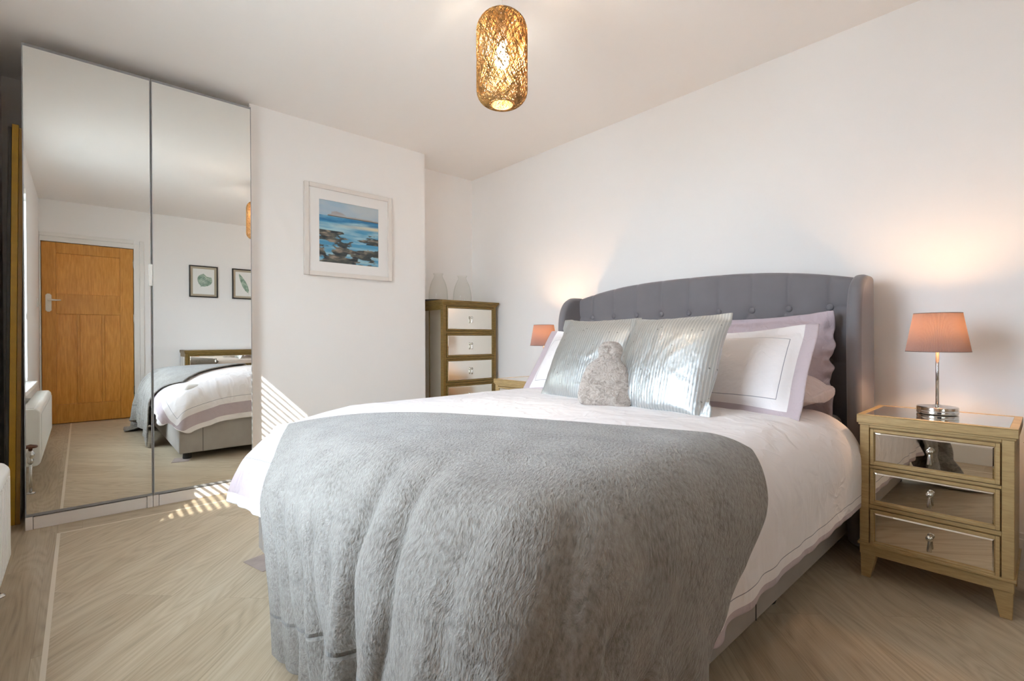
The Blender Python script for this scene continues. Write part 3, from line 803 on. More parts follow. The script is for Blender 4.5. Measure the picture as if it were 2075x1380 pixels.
# relaxed cloth shapes: grid offsets in steps of 0.8 mm, differenced along both grid directions
Q = 0.0008
SHAPES = {}
SHAPES['duvet'] = (58, 68, [
-2781,4,4,9,7,3,3,18,26,28,19,26,41,42,40,42,42,42,42,42,41,41,43,42,42,42,41,43,42,42,42,42,42,42,41,39,42,40,41,42,41,43,41,40,43,39,42,42,42,42,40,33,41,40,30,36,31,15,6,13,22,17,6,0,3,1,0,1,-15,6,3,-4,3,5,1,-9,-4,2,6,0,0,0,1,
-1,0,0,0,1,0,1,-1,0,0,0,1,0,0,0,0,0,0,0,1,1,0,0,1,1,0,-1,1,1,-1,2,0,0,0,0,2,3,-2,1,2,3,2,-1,6,2,-8,-7,-4,3,-1,0,0,-1,-19,-1,5,5,-3,4,6,-1,-8,-2,7,2,-1,0,0,1,0,0,0,-1,1,0,0,1,0,0,0,-1,1,0,0,0,1,0,0,2,-1,2,0,-1,1,0,0,1,0,1,0,0,0,0,0,
4,0,0,3,2,0,2,9,-2,-11,-6,2,1,0,-1,-1,-1,-18,-1,-5,2,7,0,4,6,-1,-5,2,4,-1,0,1,0,0,0,0,0,0,1,0,-1,1,0,0,1,-1,0,1,0,0,0,0,1,1,0,0,0,1,0,1,0,0,0,1,0,0,0,0,2,1,0,5,-1,-2,7,3,-3,-6,0,2,-1,-3,-2,-1,2,-20,-2,0,-3,-3,8,2,4,8,-3,-2,6,-1,0,
0,0,0,1,0,0,1,-1,1,0,0,0,1,-1,1,0,0,0,0,1,0,0,0,1,0,1,0,0,0,1,0,1,0,0,1,0,0,1,1,1,1,0,0,7,-2,0,9,-2,-6,-5,-4,-1,3,1,-16,-2,1,2,0,-7,4,-1,3,10,-3,0,3,0,0,1,0,0,0,1,-1,1,0,0,0,1,0,0,0,1,-1,1,0,0,1,-1,1,0,1,0,0,1,0,0,1,0,0,1,-1,1,1,0,
1,1,1,-1,5,0,1,10,8,-1,-6,-8,-6,-2,2,-1,2,-2,-5,-5,-1,-2,-3,3,0,0,6,0,1,0,1,-1,1,0,1,0,0,0,0,1,0,0,0,1,0,0,0,0,0,0,0,1,0,0,1,0,0,0,1,0,0,0,1,0,1,1,0,0,1,1,0,2,2,3,5,1,0,4,-3,-1,-1,-8,-5,0,10,-3,-3,-5,-6,-4,-4,4,1,1,1,1,0,1,0,2,0,0,
0,0,1,0,0,0,1,0,0,0,0,0,1,0,0,0,1,0,0,0,0,0,1,0,-1,1,0,1,-1,1,1,0,0,1,1,0,1,1,1,2,1,1,0,1,7,-4,-4,-4,-6,-1,10,0,-1,-2,-4,-5,-4,-3,3,0,0,0,1,0,1,0,0,0,1,0,1,0,0,0,0,0,0,0,0,1,0,0,0,1,-1,0,1,0,0,0,0,0,1,0,0,0,1,0,0,0,1,0,0,0,1,1,1,0,
1,0,0,1,2,0,-3,-2,-5,1,17,-2,-2,-1,-2,-3,-3,-5,0,-2,-1,1,0,0,0,0,1,0,0,0,0,0,1,0,-1,1,0,0,0,0,0,1,0,-1,1,0,0,0,0,0,0,1,-1,0,1,0,0,0,0,0,0,0,0,1,0,0,-1,1,-1,1,0,0,1,0,0,-1,-1,-1,3,3,-4,2,2,2,0,-1,-6,0,-1,-1,-1,1,0,-1,0,1,-1,1,0,0,0,
0,1,-1,0,1,0,0,0,0,0,0,0,0,0,0,0,1,-1,0,1,-1,0,0,0,0,0,0,0,0,0,-1,0,-1,1,-2,1,-1,2,1,0,3,0,0,-3,0,-16,8,8,0,0,0,0,0,0,0,1,-1,0,0,-1,1,0,-1,1,-1,0,1,-1,1,-1,1,0,-1,1,-1,1,0,0,0,0,0,0,0,0,0,0,0,0,0,0,0,0,0,0,0,-1,0,0,0,-1,0,-1,1,0,1,
0,1,0,3,-1,1,-1,-2,-10,-4,5,6,3,0,0,0,1,-1,0,1,-1,0,0,0,-1,1,-1,1,0,-1,1,-1,1,-1,1,0,0,0,0,-1,1,0,0,0,0,0,0,0,0,0,-1,1,0,-1,0,0,0,0,0,0,0,-1,1,-1,0,0,0,0,1,0,1,2,1,0,-1,-2,-7,-1,-2,-2,3,7,3,0,-1,1,-1,0,0,0,0,0,0,0,0,0,0,0,0,0,0,0,
0,0,0,0,0,0,0,0,0,0,0,0,0,-1,1,0,0,0,-1,1,0,-1,0,0,0,0,0,0,-1,1,0,0,0,1,0,0,0,3,0,0,0,-2,-3,0,-1,-1,-3,-2,3,6,1,0,0,0,1,-1,0,0,0,0,0,0,0,0,0,0,0,0,0,0,0,0,0,0,0,0,0,0,0,0,0,0,0,-1,1,-1,1,-1,0,1,-1,0,0,0,-1,1,0,-1,0,1,0,0,0,1,0,2,1,
-1,0,5,3,-1,-1,-1,0,0,4,-3,-1,0,1,-1,0,0,1,-1,1,-1,1,-1,0,0,0,0,0,0,0,0,0,0,0,0,0,0,0,0,0,0,0,0,0,0,-1,1,-1,1,-1,0,1,-1,0,0,0,0,0,0,0,0,0,0,1,0,0,1,0,0,0,4,8,0,-1,0,-1,-5,-5,3,2,0,-1,1,-1,1,-1,1,-1,0,0,1,-1,1,-1,1,-1,1,-1,0,0,0,0,
0,0,0,0,0,-1,1,-1,1,-1,1,0,0,0,-1,1,-1,0,0,1,-1,0,0,0,0,0,0,0,0,0,0,1,0,0,0,0,6,12,0,1,-1,-1,0,-3,-5,-2,0,0,-1,1,-1,1,-1,0,1,-1,0,0,0,0,0,0,0,0,1,-1,1,-1,0,0,0,0,0,0,0,0,0,0,-1,1,-1,1,0,-1,1,-1,1,-1,0,1,-1,0,0,1,-1,1,0,0,0,0,1,-1,
1,5,5,7,-3,-2,-1,-1,0,0,0,0,0,1,0,0,0,-1,1,0,0,0,-1,1,-1,1,-1,1,-1,0,0,0,0,0,1,-1,0,0,0,0,0,0,-1,1,0,0,0,-1,1,0,-1,1,-1,0,1,-1,0,0,1,-1,0,0,1,0,0,0,0,1,1,11,1,-12,1,0,-1,2,5,5,0,1,0,-1,1,0,0,0,-1,1,-1,1,0,-1,1,-1,1,-1,0,1,-1,0,0,0,
0,0,0,0,0,0,0,0,0,0,0,-1,1,0,-1,1,0,-1,0,1,-1,0,0,0,0,0,1,0,-1,0,1,0,0,1,8,10,7,-14,2,2,6,5,3,-3,0,0,0,0,0,0,0,0,0,0,0,-1,1,0,-1,1,-1,0,1,-1,0,1,-1,0,0,0,0,0,0,0,0,0,0,-1,1,0,-1,1,0,-1,0,1,0,-1,0,1,0,0,-1,0,0,0,1,0,0,0,0,4,11,9,2,
-3,2,2,0,0,0,-1,1,0,0,1,-1,0,0,0,0,-1,1,0,-1,1,0,-1,1,0,-1,0,1,-1,0,1,-1,0,0,0,0,0,-1,1,0,0,0,0,0,-1,0,1,0,-1,1,0,0,-1,0,0,1,0,0,0,-1,1,0,0,0,5,5,3,-13,13,1,1,-1,-6,-7,0,-1,1,0,0,1,-1,0,0,0,0,0,0,0,-1,1,0,-1,0,1,0,-1,0,1,-1,0,0,1,
-1,0,0,0,0,0,0,-1,1,0,0,0,-1,1,0,-1,0,0,0,1,-1,0,0,0,0,1,-1,1,0,1,0,-2,-7,-8,14,-4,-5,-4,-1,0,0,1,-1,1,0,-1,1,0,0,0,0,-1,0,1,0,-1,0,1,0,-1,0,0,1,-1,0,0,0,0,0,0,0,0,0,0,0,0,-1,1,0,0,0,-1,1,0,0,0,0,-1,1,0,0,0,0,0,0,0,0,0,3,1,-10,-5,
0,-1,0,1,0,0,0,0,1,-1,0,1,0,0,0,0,0,0,0,-1,0,1,0,-1,0,0,0,1,-1,0,0,0,1,-1,0,0,0,0,0,0,0,0,0,-1,1,0,0,0,-1,0,1,0,0,0,0,-1,1,-1,1,0,0,0,1,-1,4,-2,-2,0,-14,1,1,2,4,6,1,0,-1,1,0,0,-1,0,0,0,0,1,0,0,0,-1,0,0,0,1,0,-1,0,0,0,1,-1,0,0,0,0,
0,0,0,0,0,0,0,-1,1,0,0,0,0,-1,0,0,0,0,1,-1,1,-1,0,1,0,1,3,5,-2,1,2,-7,1,3,1,1,1,0,0,1,-1,0,0,1,0,0,0,0,-1,0,0,0,0,1,0,0,-1,0,0,0,0,1,-1,0,0,0,0,0,0,0,0,0,0,0,0,0,0,0,0,0,0,0,0,0,0,0,0,0,0,0,0,0,0,0,-2,0,3,2,2,7,2,0,0,-2,-7,0,0,0,1,
0,0,0,-1,0,0,0,0,1,0,0,0,-1,0,0,0,0,0,0,1,-1,0,0,0,0,0,0,1,-1,0,0,0,0,0,0,-1,1,0,0,0,0,0,0,0,0,0,0,0,0,0,0,0,0,3,-2,-2,-3,-2,14,-3,-4,-4,-3,0,0,0,0,0,0,0,0,1,0,0,0,0,-1,0,0,0,0,0,0,0,0,1,0,-1,0,0,0,0,0,0,0,0,0,0,0,0,0,0,0,0,-1,1,0,
0,0,0,0,0,0,0,0,0,0,0,0,1,-1,-3,-2,-2,0,-2,1,-1,0,0,0,0,0,1,0,-1,1,0,-1,0,0,0,0,0,0,0,0,0,0,0,1,0,0,-1,0,0,0,0,0,0,0,0,0,0,0,0,0,0,0,0,0,0,0,0,0,0,0,0,0,0,0,0,0,0,0,0,1,-1,1,-1,0,0,0,0,-6,1,0,1,2,2,0,0,0,1,-1,0,1,-1,0,0,0,0,0,0,0,
1,0,0,-1,0,0,0,0,0,0,0,0,0,0,0,1,-1,0,0,0,0,0,0,0,0,0,0,0,0,0,0,0,0,0,0,0,0,0,1,0,0,-1,3,2,1,0,2,5,0,0,-1,-2,-2,0,0,0,0,0,0,0,1,0,0,0,0,0,0,0,-1,0,0,0,0,0,0,0,0,0,0,0,0,0,1,-1,0,0,0,0,0,0,0,0,0,0,-1,1,0,0,0,0,0,0,0,1,0,0,0,-1,0,0,
-3,0,1,2,1,-3,-1,0,1,2,1,0,0,0,0,0,0,0,0,0,0,0,0,0,0,0,0,0,0,0,0,0,0,0,0,0,0,0,0,1,-1,0,0,0,0,0,0,0,0,0,0,0,0,0,0,0,0,0,0,0,0,0,0,1,-1,0,0,0,0,-2,-1,-2,-2,-1,2,2,0,-2,-1,0,0,0,0,0,0,0,0,0,0,0,0,0,0,0,0,0,0,0,0,0,0,0,0,0,0,1,0,-1,0,
0,0,0,0,0,0,0,0,0,0,0,0,0,0,0,0,0,0,0,0,0,0,0,0,0,0,0,0,0,-1,0,0,2,-1,-2,0,1,1,0,-1,0,0,0,0,0,0,0,0,0,0,0,0,0,0,0,0,0,0,0,0,0,0,0,1,-1,0,0,0,0,0,0,0,0,0,0,0,0,0,0,0,0,0,0,0,0,0,0,0,0,0,0,0,0,0,0,1,0,0,0,1,2,-1,0,0,-1,0,0,0,0,0,0,0,
0,0,0,0,0,0,0,0,0,0,0,0,0,0,0,0,0,0,1,-1,0,0,0,0,0,0,0,0,0,0,0,0,0,0,0,1,-1,0,0,0,0,0,0,0,0,0,0,0,0,0,0,-1,0,1,0,1,1,0,0,-1,0,0,0,0,0,0,0,0,0,0,0,0,0,0,0,0,0,0,0,0,0,0,0,0,0,1,-1,0,0,0,0,0,0,0,0,0,0,0,0,0,0,0,0,0,0,0,0,0,0,0,0,0,0,
0,0,0,0,0,0,1,2,-1,1,-1,-3,0,1,0,1,1,0,0,0,0,0,0,0,0,0,0,0,0,0,0,0,0,0,0,0,0,0,0,0,0,0,0,0,0,0,0,0,0,0,0,0,0,0,0,0,0,1,-1,0,0,0,0,0,0,0,0,0,0,0,0,0,0,0,-1,-2,0,-1,0,3,0,-1,0,-1,-1,0,0,0,0,0,0,0,0,0,0,0,0,0,0,0,0,0,0,0,0,0,0,0,0,0,
0,0,0,0,0,0,0,0,0,0,0,0,0,0,0,0,0,0,0,0,0,0,0,0,0,0,0,0,0,0,0,0,0,0,0,0,-1,-5,1,2,1,1,-1,1,0,0,0,0,0,0,0,0,0,0,0,0,0,0,0,0,0,0,0,0,0,1,-1,0,0,0,0,0,0,0,0,0,0,0,0,0,0,0,1,-1,0,0,0,0,0,0,0,0,0,0,1,-1,0,0,0,0,1,2,1,1,1,-1,0,0,0,1,0,
-1,1,0,0,0,0,0,0,0,0,0,0,0,0,0,0,0,0,0,0,0,0,0,0,0,0,0,0,0,0,0,0,0,0,0,0,0,0,1,-1,0,0,0,0,0,0,0,0,0,1,-1,0,0,1,-1,0,0,-1,-1,0,1,1,6,-1,-2,-1,-2,0,0,0,0,0,0,0,0,0,0,0,0,0,0,0,0,0,0,0,0,0,0,0,0,0,0,0,0,0,0,0,0,0,0,0,0,0,0,1,-1,0,0,0,
0,0,0,0,0,0,1,-1,1,-1,0,0,0,0,0,0,-1,-1,-2,-2,0,0,0,0,0,0,0,0,0,0,0,0,0,0,0,0,0,0,0,0,0,0,0,0,0,0,0,0,0,0,0,0,0,0,0,0,0,0,0,0,0,0,1,-1,0,0,0,0,0,0,0,0,0,1,-1,0,0,0,0,0,1,-1,0,0,0,0,0,-1,-3,0,0,1,2,0,0,0,0,0,0,0,0,0,0,0,0,0,0,0,0,0,
0,0,0,0,0,0,0,0,0,0,0,0,0,0,0,0,0,0,0,0,0,0,0,0,0,0,0,0,0,1,0,-1,0,0,0,0,1,-1,0,0,0,1,1,1,0,2,-2,2,1,1,-2,0,0,0,0,-1,1,0,0,0,0,0,0,0,0,0,0,0,0,0,0,0,0,1,-1,0,0,0,0,0,0,0,0,0,0,0,0,0,0,0,0,0,0,0,0,0,0,0,0,0,0,0,0,0,0,0,0,0,0,-1,0,0,
2,1,2,-1,-1,-1,1,0,0,-1,0,1,0,0,0,0,0,0,0,0,0,0,0,0,0,0,0,0,0,0,0,0,0,0,0,0,0,0,0,0,0,0,0,0,0,0,0,0,0,0,0,0,1,-1,0,0,0,0,0,0,0,0,0,0,0,1,-1,0,-1,-2,3,-1,0,-1,-1,0,0,1,-1,0,0,0,0,0,0,0,0,0,0,0,0,0,0,0,0,0,1,-1,0,0,0,0,0,0,0,0,0,0,0,
0,0,0,0,0,0,0,0,0,0,0,-1,1,0,0,0,0,0,0,0,0,0,0,0,-1,0,-1,-2,-1,-3,0,1,0,2,0,0,0,1,0,-1,0,0,0,0,0,0,0,0,0,0,0,0,0,0,1,-1,0,0,0,0,0,0,0,0,0,0,0,0,0,0,0,0,0,0,0,0,0,0,0,0,0,0,0,0,0,0,0,0,0,0,0,0,0,0,0,1,1,2,0,0,0,-2,0,0,0,0,0,0,0,0,0,
0,0,0,0,0,0,0,0,0,1,0,-1,0,0,0,0,0,0,0,0,0,0,0,0,0,0,0,0,-1,1,0,0,0,0,0,0,0,-1,1,0,0,0,0,0,-1,1,0,0,0,0,1,1,1,1,0,0,-1,1,0,1,0,-1,0,0,0,1,-1,0,0,0,0,0,0,0,0,1,0,-1,0,0,0,0,0,0,0,0,0,0,0,0,0,0,0,0,0,0,0,-1,1,0,0,0,0,0,0,0,-1,0,1,0,
0,0,0,0,-1,1,0,0,-1,-1,-1,0,1,0,0,-1,0,0,0,0,0,0,1,-1,1,0,0,0,0,0,0,0,0,-1,0,0,0,0,0,0,0,0,0,0,0,0,0,0,0,0,0,0,0,0,0,0,-1,1,0,0,0,0,0,0,0,0,-1,1,-1,1,0,-1,1,0,0,0,0,0,0,0,0,0,0,0,0,0,0,0,1,0,-1,0,0,0,0,0,0,0,0,0,0,0,0,0,0,0,0,0,0,
0,0,0,0,0,0,0,0,0,0,0,0,0,0,0,0,-1,1,0,0,0,0,0,0,0,0,-1,1,-1,1,0,0,0,0,0,0,0,0,0,0,0,0,0,0,0,0,1,-1,0,0,0,0,0,0,0,0,0,0,0,0,0,0,0,0,0,0,0,0,0,0,0,0,0,0,0,0,0,0,0,0,0,0,0,0,0,-1,1,0,0,0,0,0,0,0,0,0,0,0,0,0,0,0,0,0,0,0,0,0,0,0,0,0,0,
0,0,0,0,1,0,-1,0,0,0,0,0,0,0,0,0,0,0,0,0,0,0,0,0,0,0,0,0,0,0,0,0,0,0,0,0,0,0,0,0,0,-1,0,1,0,0,0,0,0,0,0,0,0,0,0,0,0,0,0,0,0,0,0,0,0,0,0,0,0,0,0,0,0,0,1,-1,0,0,0,0,0,0,0,0,0,0,0,0,0,0,0,0,0,0,0,0,0,0,0,0,0,0,0,0,0,0,0,0,0,0,0,-1,0,
0,0,1,0,0,0,0,-1,1,0,0,0,0,0,0,0,0,0,0,0,0,0,0,0,0,0,1,-1,0,0,1,0,0,-1,0,0,0,0,0,0,0,0,0,0,0,0,0,0,0,0,0,0,0,0,0,0,0,0,0,0,0,0,0,0,0,0,0,0,0,0,-1,0,0,0,1,0,0,0,0,0,0,0,0,0,0,0,0,0,0,0,0,1,-1,1,-1,0,1,-1,0,0,0,1,0,-1,0,0,0,0,0,0,0,
0,0,0,0,0,0,0,0,0,0,0,0,0,0,0,0,0,0,0,0,0,0,0,0,0,0,0,0,0,0,0,-1,1,0,0,0,0,0,0,0,0,0,0,0,0,0,0,0,0,1,-1,0,1,-1,0,0,0,0,0,0,1,-1,0,0,0,0,0,0,0,0,0,0,0,0,0,0,0,0,0,0,0,0,0,0,0,0,0,0,0,0,0,0,0,0,0,0,0,0,0,0,0,-1,1,-1,1,0,0,0,0,0,634,
-6,-8,-12,-17,-12,-15,-22,-12,-3,6,6,9,-1,-10,4,7,0,0,-6,-6,9,3,0,-1,-8,7,2,-7,6,11,6,2,-1,-2,-2,-2,1,0,-1,0,1,-1,0,0,2,0,1,1,1,0,-3,0,4,6,6,8,6,5,11,8,6,2,-1,4,7,9,8,10,1,1,2,3,-7,0,3,-1,-5,-3,2,-6,2,4,1,-6,0,0,5,3,-6,-3,0,1,6,-5,
-2,4,-2,-10,-5,-2,1,1,2,2,-1,0,1,0,-1,1,0,0,-2,0,-1,-1,0,0,2,0,-3,-5,0,2,0,4,6,8,-1,-2,6,6,3,0,2,11,1,2,1,1,2,-7,4,1,-3,-6,0,1,0,3,0,-2,0,0,0,2,-3,0,0,-1,1,-2,0,3,-3,-1,-1,-1,0,1,-1,0,0,0,0,0,0,0,0,0,0,0,0,0,-2,0,1,0,-1,-2,-4,-3,
-1,3,4,1,0,7,7,2,2,2,-2,14,0,1,4,2,0,0,-4,0,1,-3,-5,4,0,4,-3,1,-1,0,0,1,-1,0,-1,1,0,0,0,0,-1,-1,0,0,-1,0,0,-1,-1,1,0,0,0,0,0,0,0,0,-1,0,1,-1,0,-1,-1,-1,0,-1,2,-1,-8,0,9,9,4,2,-1,-5,-4,25,-4,-3,1,5,2,1,0,-3,-1,0,-5,0,1,1,0,0,0,0,0,
0,0,0,0,0,1,0,0,-1,-1,0,0,0,0,-1,0,0,0,0,0,0,0,0,0,0,0,0,0,0,-1,1,-1,-1,-1,1,-1,-1,0,-4,-7,3,12,8,1,-4,-6,-2,0,41,-5,-9,-10,-2,8,3,0,1,2,-5,0,-3,3,0,0,0,1,-1,1,-1,1,-1,1,0,0,0,-1,1,0,0,-1,1,0,0,0,-1,1,-1,0,1,0,0,0,-1,0,0,0,0,0,-1,
0,0,0,-1,0,-1,-3,-2,5,-3,-1,-3,-5,2,6,3,1,33,-2,0,-3,-7,-4,10,1,1,0,5,-1,-4,-2,1,0,0,0,1,0,0,0,1,0,0,0,0,0,-1,1,0,0,0,0,0,0,1,-1,0,1,-1,0,0,0,1,0,-1,1,-1,0,0,0,0,-1,0,-1,-2,1,2,0,-1,-10,-8,3,2,2,2,2,23,3,3,4,-1,-4,-4,8,0,0,0,1,-1,
-1,0,1,0,1,0,0,1,0,0,0,0,0,-1,1,1,-1,1,0,-1,1,0,0,0,0,1,-1,0,1,0,-1,0,0,1,-1,0,0,0,-1,0,1,-1,0,0,0,0,-1,-4,-5,-1,0,-2,-2,-2,-1,21,1,2,4,6,2,-1,-2,4,-1,0,-1,0,1,0,-1,1,0,0,1,0,0,1,-1,0,0,1,0,-1,1,0,0,1,0,0,0,1,0,-1,1,0,-1,0,1,0,-1,
0,0,0,0,0,0,0,-1,1,0,0,0,-1,-1,-3,-1,-2,-5,-4,-6,-2,0,36,-1,0,-3,0,4,3,0,0,1,0,0,-1,0,0,0,1,-1,1,0,0,1,-1,1,0,0,0,0,1,-1,0,1,0,-1,1,0,0,0,1,-1,0,0,0,0,0,0,0,0,0,0,0,0,0,1,0,0,0,-1,0,-2,-2,-2,-5,-4,-3,0,2,0,42,0,0,1,-1,-2,0,2,0,1,0,
0,0,-1,0,0,0,1,0,-1,1,-1,0,1,0,0,0,0,0,1,0,0,-1,1,0,0,0,0,0,0,0,0,0,0,0,0,0,0,0,0,0,0,0,0,1,0,0,-1,0,-1,-1,-2,0,-1,1,1,-2,0,39,3,0,0,0,0,0,0,0,1,1,0,0,-1,0,0,0,0,0,0,0,0,1,-1,0,0,1,0,0,0,0,0,0,0,0,1,-1,1,-1,0,0,0,0,0,0,0,0,0,0,0,0,
1,0,0,0,0,0,0,-1,-1,0,0,1,0,0,0,0,0,27,6,6,3,0,0,0,1,1,0,0,0,0,0,-1,0,0,0,0,1,-1,1,-1,1,0,0,-1,1,0,0,0,0,0,0,0,0,1,-1,0,1,0,0,-1,0,0,1,-1,1,0,0,0,-1,1,1,0,0,0,0,-1,-1,-1,1,-1,1,-1,-1,-1,-3,32,-3,1,3,6,3,0,1,0,1,0,1,0,0,-1,0,-1,0,0,
0,1,0,0,-1,1,0,0,0,0,0,0,0,1,0,-1,0,0,1,0,-1,0,0,1,0,-1,0,1,-1,0,0,0,1,0,0,0,0,0,0,-1,1,-1,-2,0,-3,-1,-2,0,0,43,-2,-2,-2,-2,2,4,2,1,0,1,-1,0,0,1,-1,0,0,0,0,0,-1,1,0,0,0,0,0,0,0,0,0,0,0,1,0,-1,0,0,0,0,0,0,0,1,-1,0,0,1,0,0,0,0,0,1,0,
-1,0,0,-1,0,-1,-1,1,-1,1,-1,1,41,2,0,0,1,-1,0,0,1,1,0,0,0,0,-1,0,0,0,0,0,0,0,0,0,0,0,1,-1,0,0,0,0,0,0,0,0,1,0,0,0,0,0,0,-1,0,1,-1,1,-1,1,0,0,0,0,0,0,1,-1,0,-1,-1,1,-1,0,0,0,0,0,31,1,2,3,1,4,0,1,1,0,1,0,0,0,0,0,0,0,0,-1,0,1,-1,1,-1,
0,0,0,0,0,1,0,0,0,0,-1,0,0,0,0,0,0,0,1,0,-1,1,-1,1,-1,0,1,0,0,0,1,-1,0,0,-1,0,-1,-1,-2,-1,-2,0,-1,36,1,1,1,1,0,3,1,0,1,0,1,0,-1,0,-1,0,0,0,1,-1,0,0,0,0,1,-1,0,1,0,-1,0,0,0,0,1,0,0,0,0,0,0,-1,0,0,1,-1,1,-1,1,0,-1,1,0,0,0,0,0,-1,1,
-1,0,0,0,0,-1,-1,-1,43,1,0,0,0,0,-1,1,1,0,0,0,0,0,-1,1,0,0,-1,0,1,-1,1,-1,1,-1,0,1,-1,0,0,0,0,0,0,0,0,0,0,0,0,0,1,0,0,-1,1,-1,1,-1,1,0,0,0,0,0,0,0,0,-1,1,-1,0,0,0,1,-1,0,42,0,-1,0,1,1,1,0,0,1,0,0,0,0,0,0,0,-1,1,0,-1,1,-1,1,-1,1,0,
-1,0,0,1,0,0,0,0,0,0,0,0,0,0,0,-1,0,0,1,-1,1,0,0,-1,1,0,0,0,0,0,0,-1,1,-1,0,0,-1,0,-1,0,0,39,1,2,1,1,-1,1,0,0,0,1,0,0,0,0,0,0,0,0,-1,1,-1,1,-1,1,-1,0,1,0,0,-1,0,0,0,0,0,0,0,0,0,0,0,1,0,0,-1,1,0,-1,1,0,0,-1,1,0,0,0,-1,1,-1,0,0,-1,0,
0,0,0,-1,45,-1,0,0,-1,0,0,1,1,0,0,1,0,-1,0,0,-1,1,-1,1,0,0,-1,1,-1,1,0,-1,0,0,1,0,0,0,0,0,0,0,0,0,0,0,-1,0,0,1,-1,0,1,-1,1,0,0,0,0,0,0,0,0,-1,0,0,0,0,0,0,0,0,40,1,-1,1,1,2,0,0,0,1,0,0,0,0,1,-1,0,0,0,0,-1,1,0,-1,1,-1,0,1,0,0,-1,0,0,
0,0,0,0,0,0,0,0,0,1,0,0,-1,1,0,-1,1,0,-1,1,0,0,0,0,0,-1,1,-1,0,0,-1,-1,0,-1,1,41,1,2,0,0,0,0,0,1,0,0,0,0,1,-1,0,0,-1,1,-1,1,-1,1,0,-1,1,0,-1,0,0,1,0,0,0,0,0,0,0,0,0,0,0,-1,0,0,1,0,-1,1,0,-1,1,0,0,0,0,0,0,0,-1,0,0,0,0,0,-1,1,-2,44,
0,0,0,0,0,0,0,0,1,0,0,0,0,0,0,0,0,0,0,-1,1,-1,1,0,-1,0,1,0,0,-1,0,0,0,0,0,0,0,0,0,0,0,1,0,0,0,-1,1,0,-1,1,0,0,0,0,0,-1,0,0,1,0,-1,0,1,-1,1,-1,1,42,0,0,0,2,0,0,1,0,-1,1,0,0,0,-1,1,0,0,-1,1,0,0,0,-1,0,1,0,-1,0,0,1,0,0,0,0,0,0,0,0,0,
0,0,0,-1,0,0,1,0,-1,1,0,0,0,0,0,-1,1,0,0,-1,0,0,0,-1,1,-1,0,0,44,0,0,1,-2,0,1,0,0,1,0,0,0,0,0,-1,1,0,0,-1,1,-1,0,1,0,-1,0,1,0,0,-1,0,0,0,0,0,0,0,0,0,0,0,0,1,0,0,-1,0,1,0,0,0,-1,1,0,0,0,0,-1,0,0,0,0,0,0,0,0,0,43,1,0,-1,1,0,0,0,1,0,
-1,0,1,-1,1,0,-1,1,0,0,-1,1,0,-1,1,0,0,-1,0,0,1,0,0,0,0,0,0,0,0,0,0,0,0,-1,0,0,1,0,0,-1,0,0,1,-1,1,0,-1,0,1,0,0,-1,0,0,0,0,1,-1,43,-1,1,1,0,1,0,0,-1,0,1,0,0,0,0,0,0,-1,0,1,0,-1,1,0,-1,0,1,0,0,0,-1,0,0,0,0,0,0,0,0,0,0,0,0,1,0,0,0,
-1,0,1,0,0,0,0,-1,1,0,0,-1,0,0,1,-1,0,0,0,-1,0,44,0,0,0,0,0,0,0,1,0,0,0,-1,1,0,0,0,0,0,-1,1,0,-1,0,1,0,-1,0,0,0,1,0,0,0,0,0,0,0,0,0,0,0,0,-1,0,0,0,1,0,0,0,0,0,0,0,-1,1,-1,1,0,-1,0,0,1,-1,0,0,0,43,1,0,0,0,0,0,0,0,0,0,1,0,0,-1,0,0,1,
0,0,-1,0,1,0,-1,0,1,0,0,0,-1,0,0,0,0,0,0,0,0,0,0,0,0,1,0,0,0,0,-1,0,0,0,0,0,0,1,-1,1,-1,0,0,0,0,0,0,0,0,0,44,0,0,0,0,0,0,0,1,0,0,-1,1,-1,1,0,0,-1,0,1,0,0,-1,0,1,0,-1,0,0,0,1,0,0,0,0,0,0,0,0,0,0,0,0,-1,0,0,0,0,1,0,0,0,0,0,0,-1,1,-1,
1,-1,1,-1,1,-1,0,0,0,0,44,0,0,0,0,0,0,1,-1,0,1,0,-1,1,0,0,0,0,0,-1,0,1,0,0,-1,0,1,0,0,0,-1,0,0,0,0,0,0,0,0,0,0,0,0,1,0,0,0,0,0,-1,0,0,0,1,0,0,-1,1,-1,1,-1,0,0,0,0,0,0,0,44,0,0,0,1,-1,1,-1,0,1,-1,1,0,0,0,0,0,0,0,0,0,-1,0,1,0,0,-1,0,
0,0,1,0,0,0,0,0,0,0,0,0,0,0,0,0,-1,0,0,0,0,1,0,0,0,-1,0,1,0,-1,1,-1,0,1,-1,0,0,0,0,0,44,0,0,0,0,0,0,0,1,-1,1,-1,1,-1,0,0,0,0,0,0,1,0,0,-1,0,0,1,0,0,0,-1,0,0,0,0,0,0,0,0,0,0,0,0,0,1,0,0,0,0,0,0,0,0,0,0,-1,0,1,-1,0,1,-1,0,0,0,0,0,0,
44,0,0,0,0,1,-1,1,-1,1,-1,1,-1,1,0,0,0,0,0,0,-1,0,0,1,0,0,-1,0,0,0,1,0,0,0,0,0,0,0,0,0,0,0,0,0,-1,0,0,0,0,0,0,0,0,0,1,0,0,-1,1,0,-1,0,0,1,0,0,0,-1,44,0,0,0,0,0,0,0,1,-1,1,-1,1,0,0,-1,0,0,0,1,0,0,0,-1,0,0,1,0,0,0,-1,0,0,0,0,0,0,0,0,
0,0,0,0,0,1,0,0,0,0,0,0,0,0,0,-1,0,0,1,-1,0,0,1,0,-1,0,0,0,1,44,0,0,0,0,0,1,-1,0,1,-1,1,0,-1,0,1,0,0,0,-1,0,0,1,0,0,0,-1,0,0,0,0,1,0,0,0,0,0,0,0,0,0,0,0,-1,0,0,0,0,0,0,0,0,0,0,1,0,0,-1,0,1,0,-1,0,0,0,0,0,0,44,0,0,0,0,0,0,1,-1,0,1,
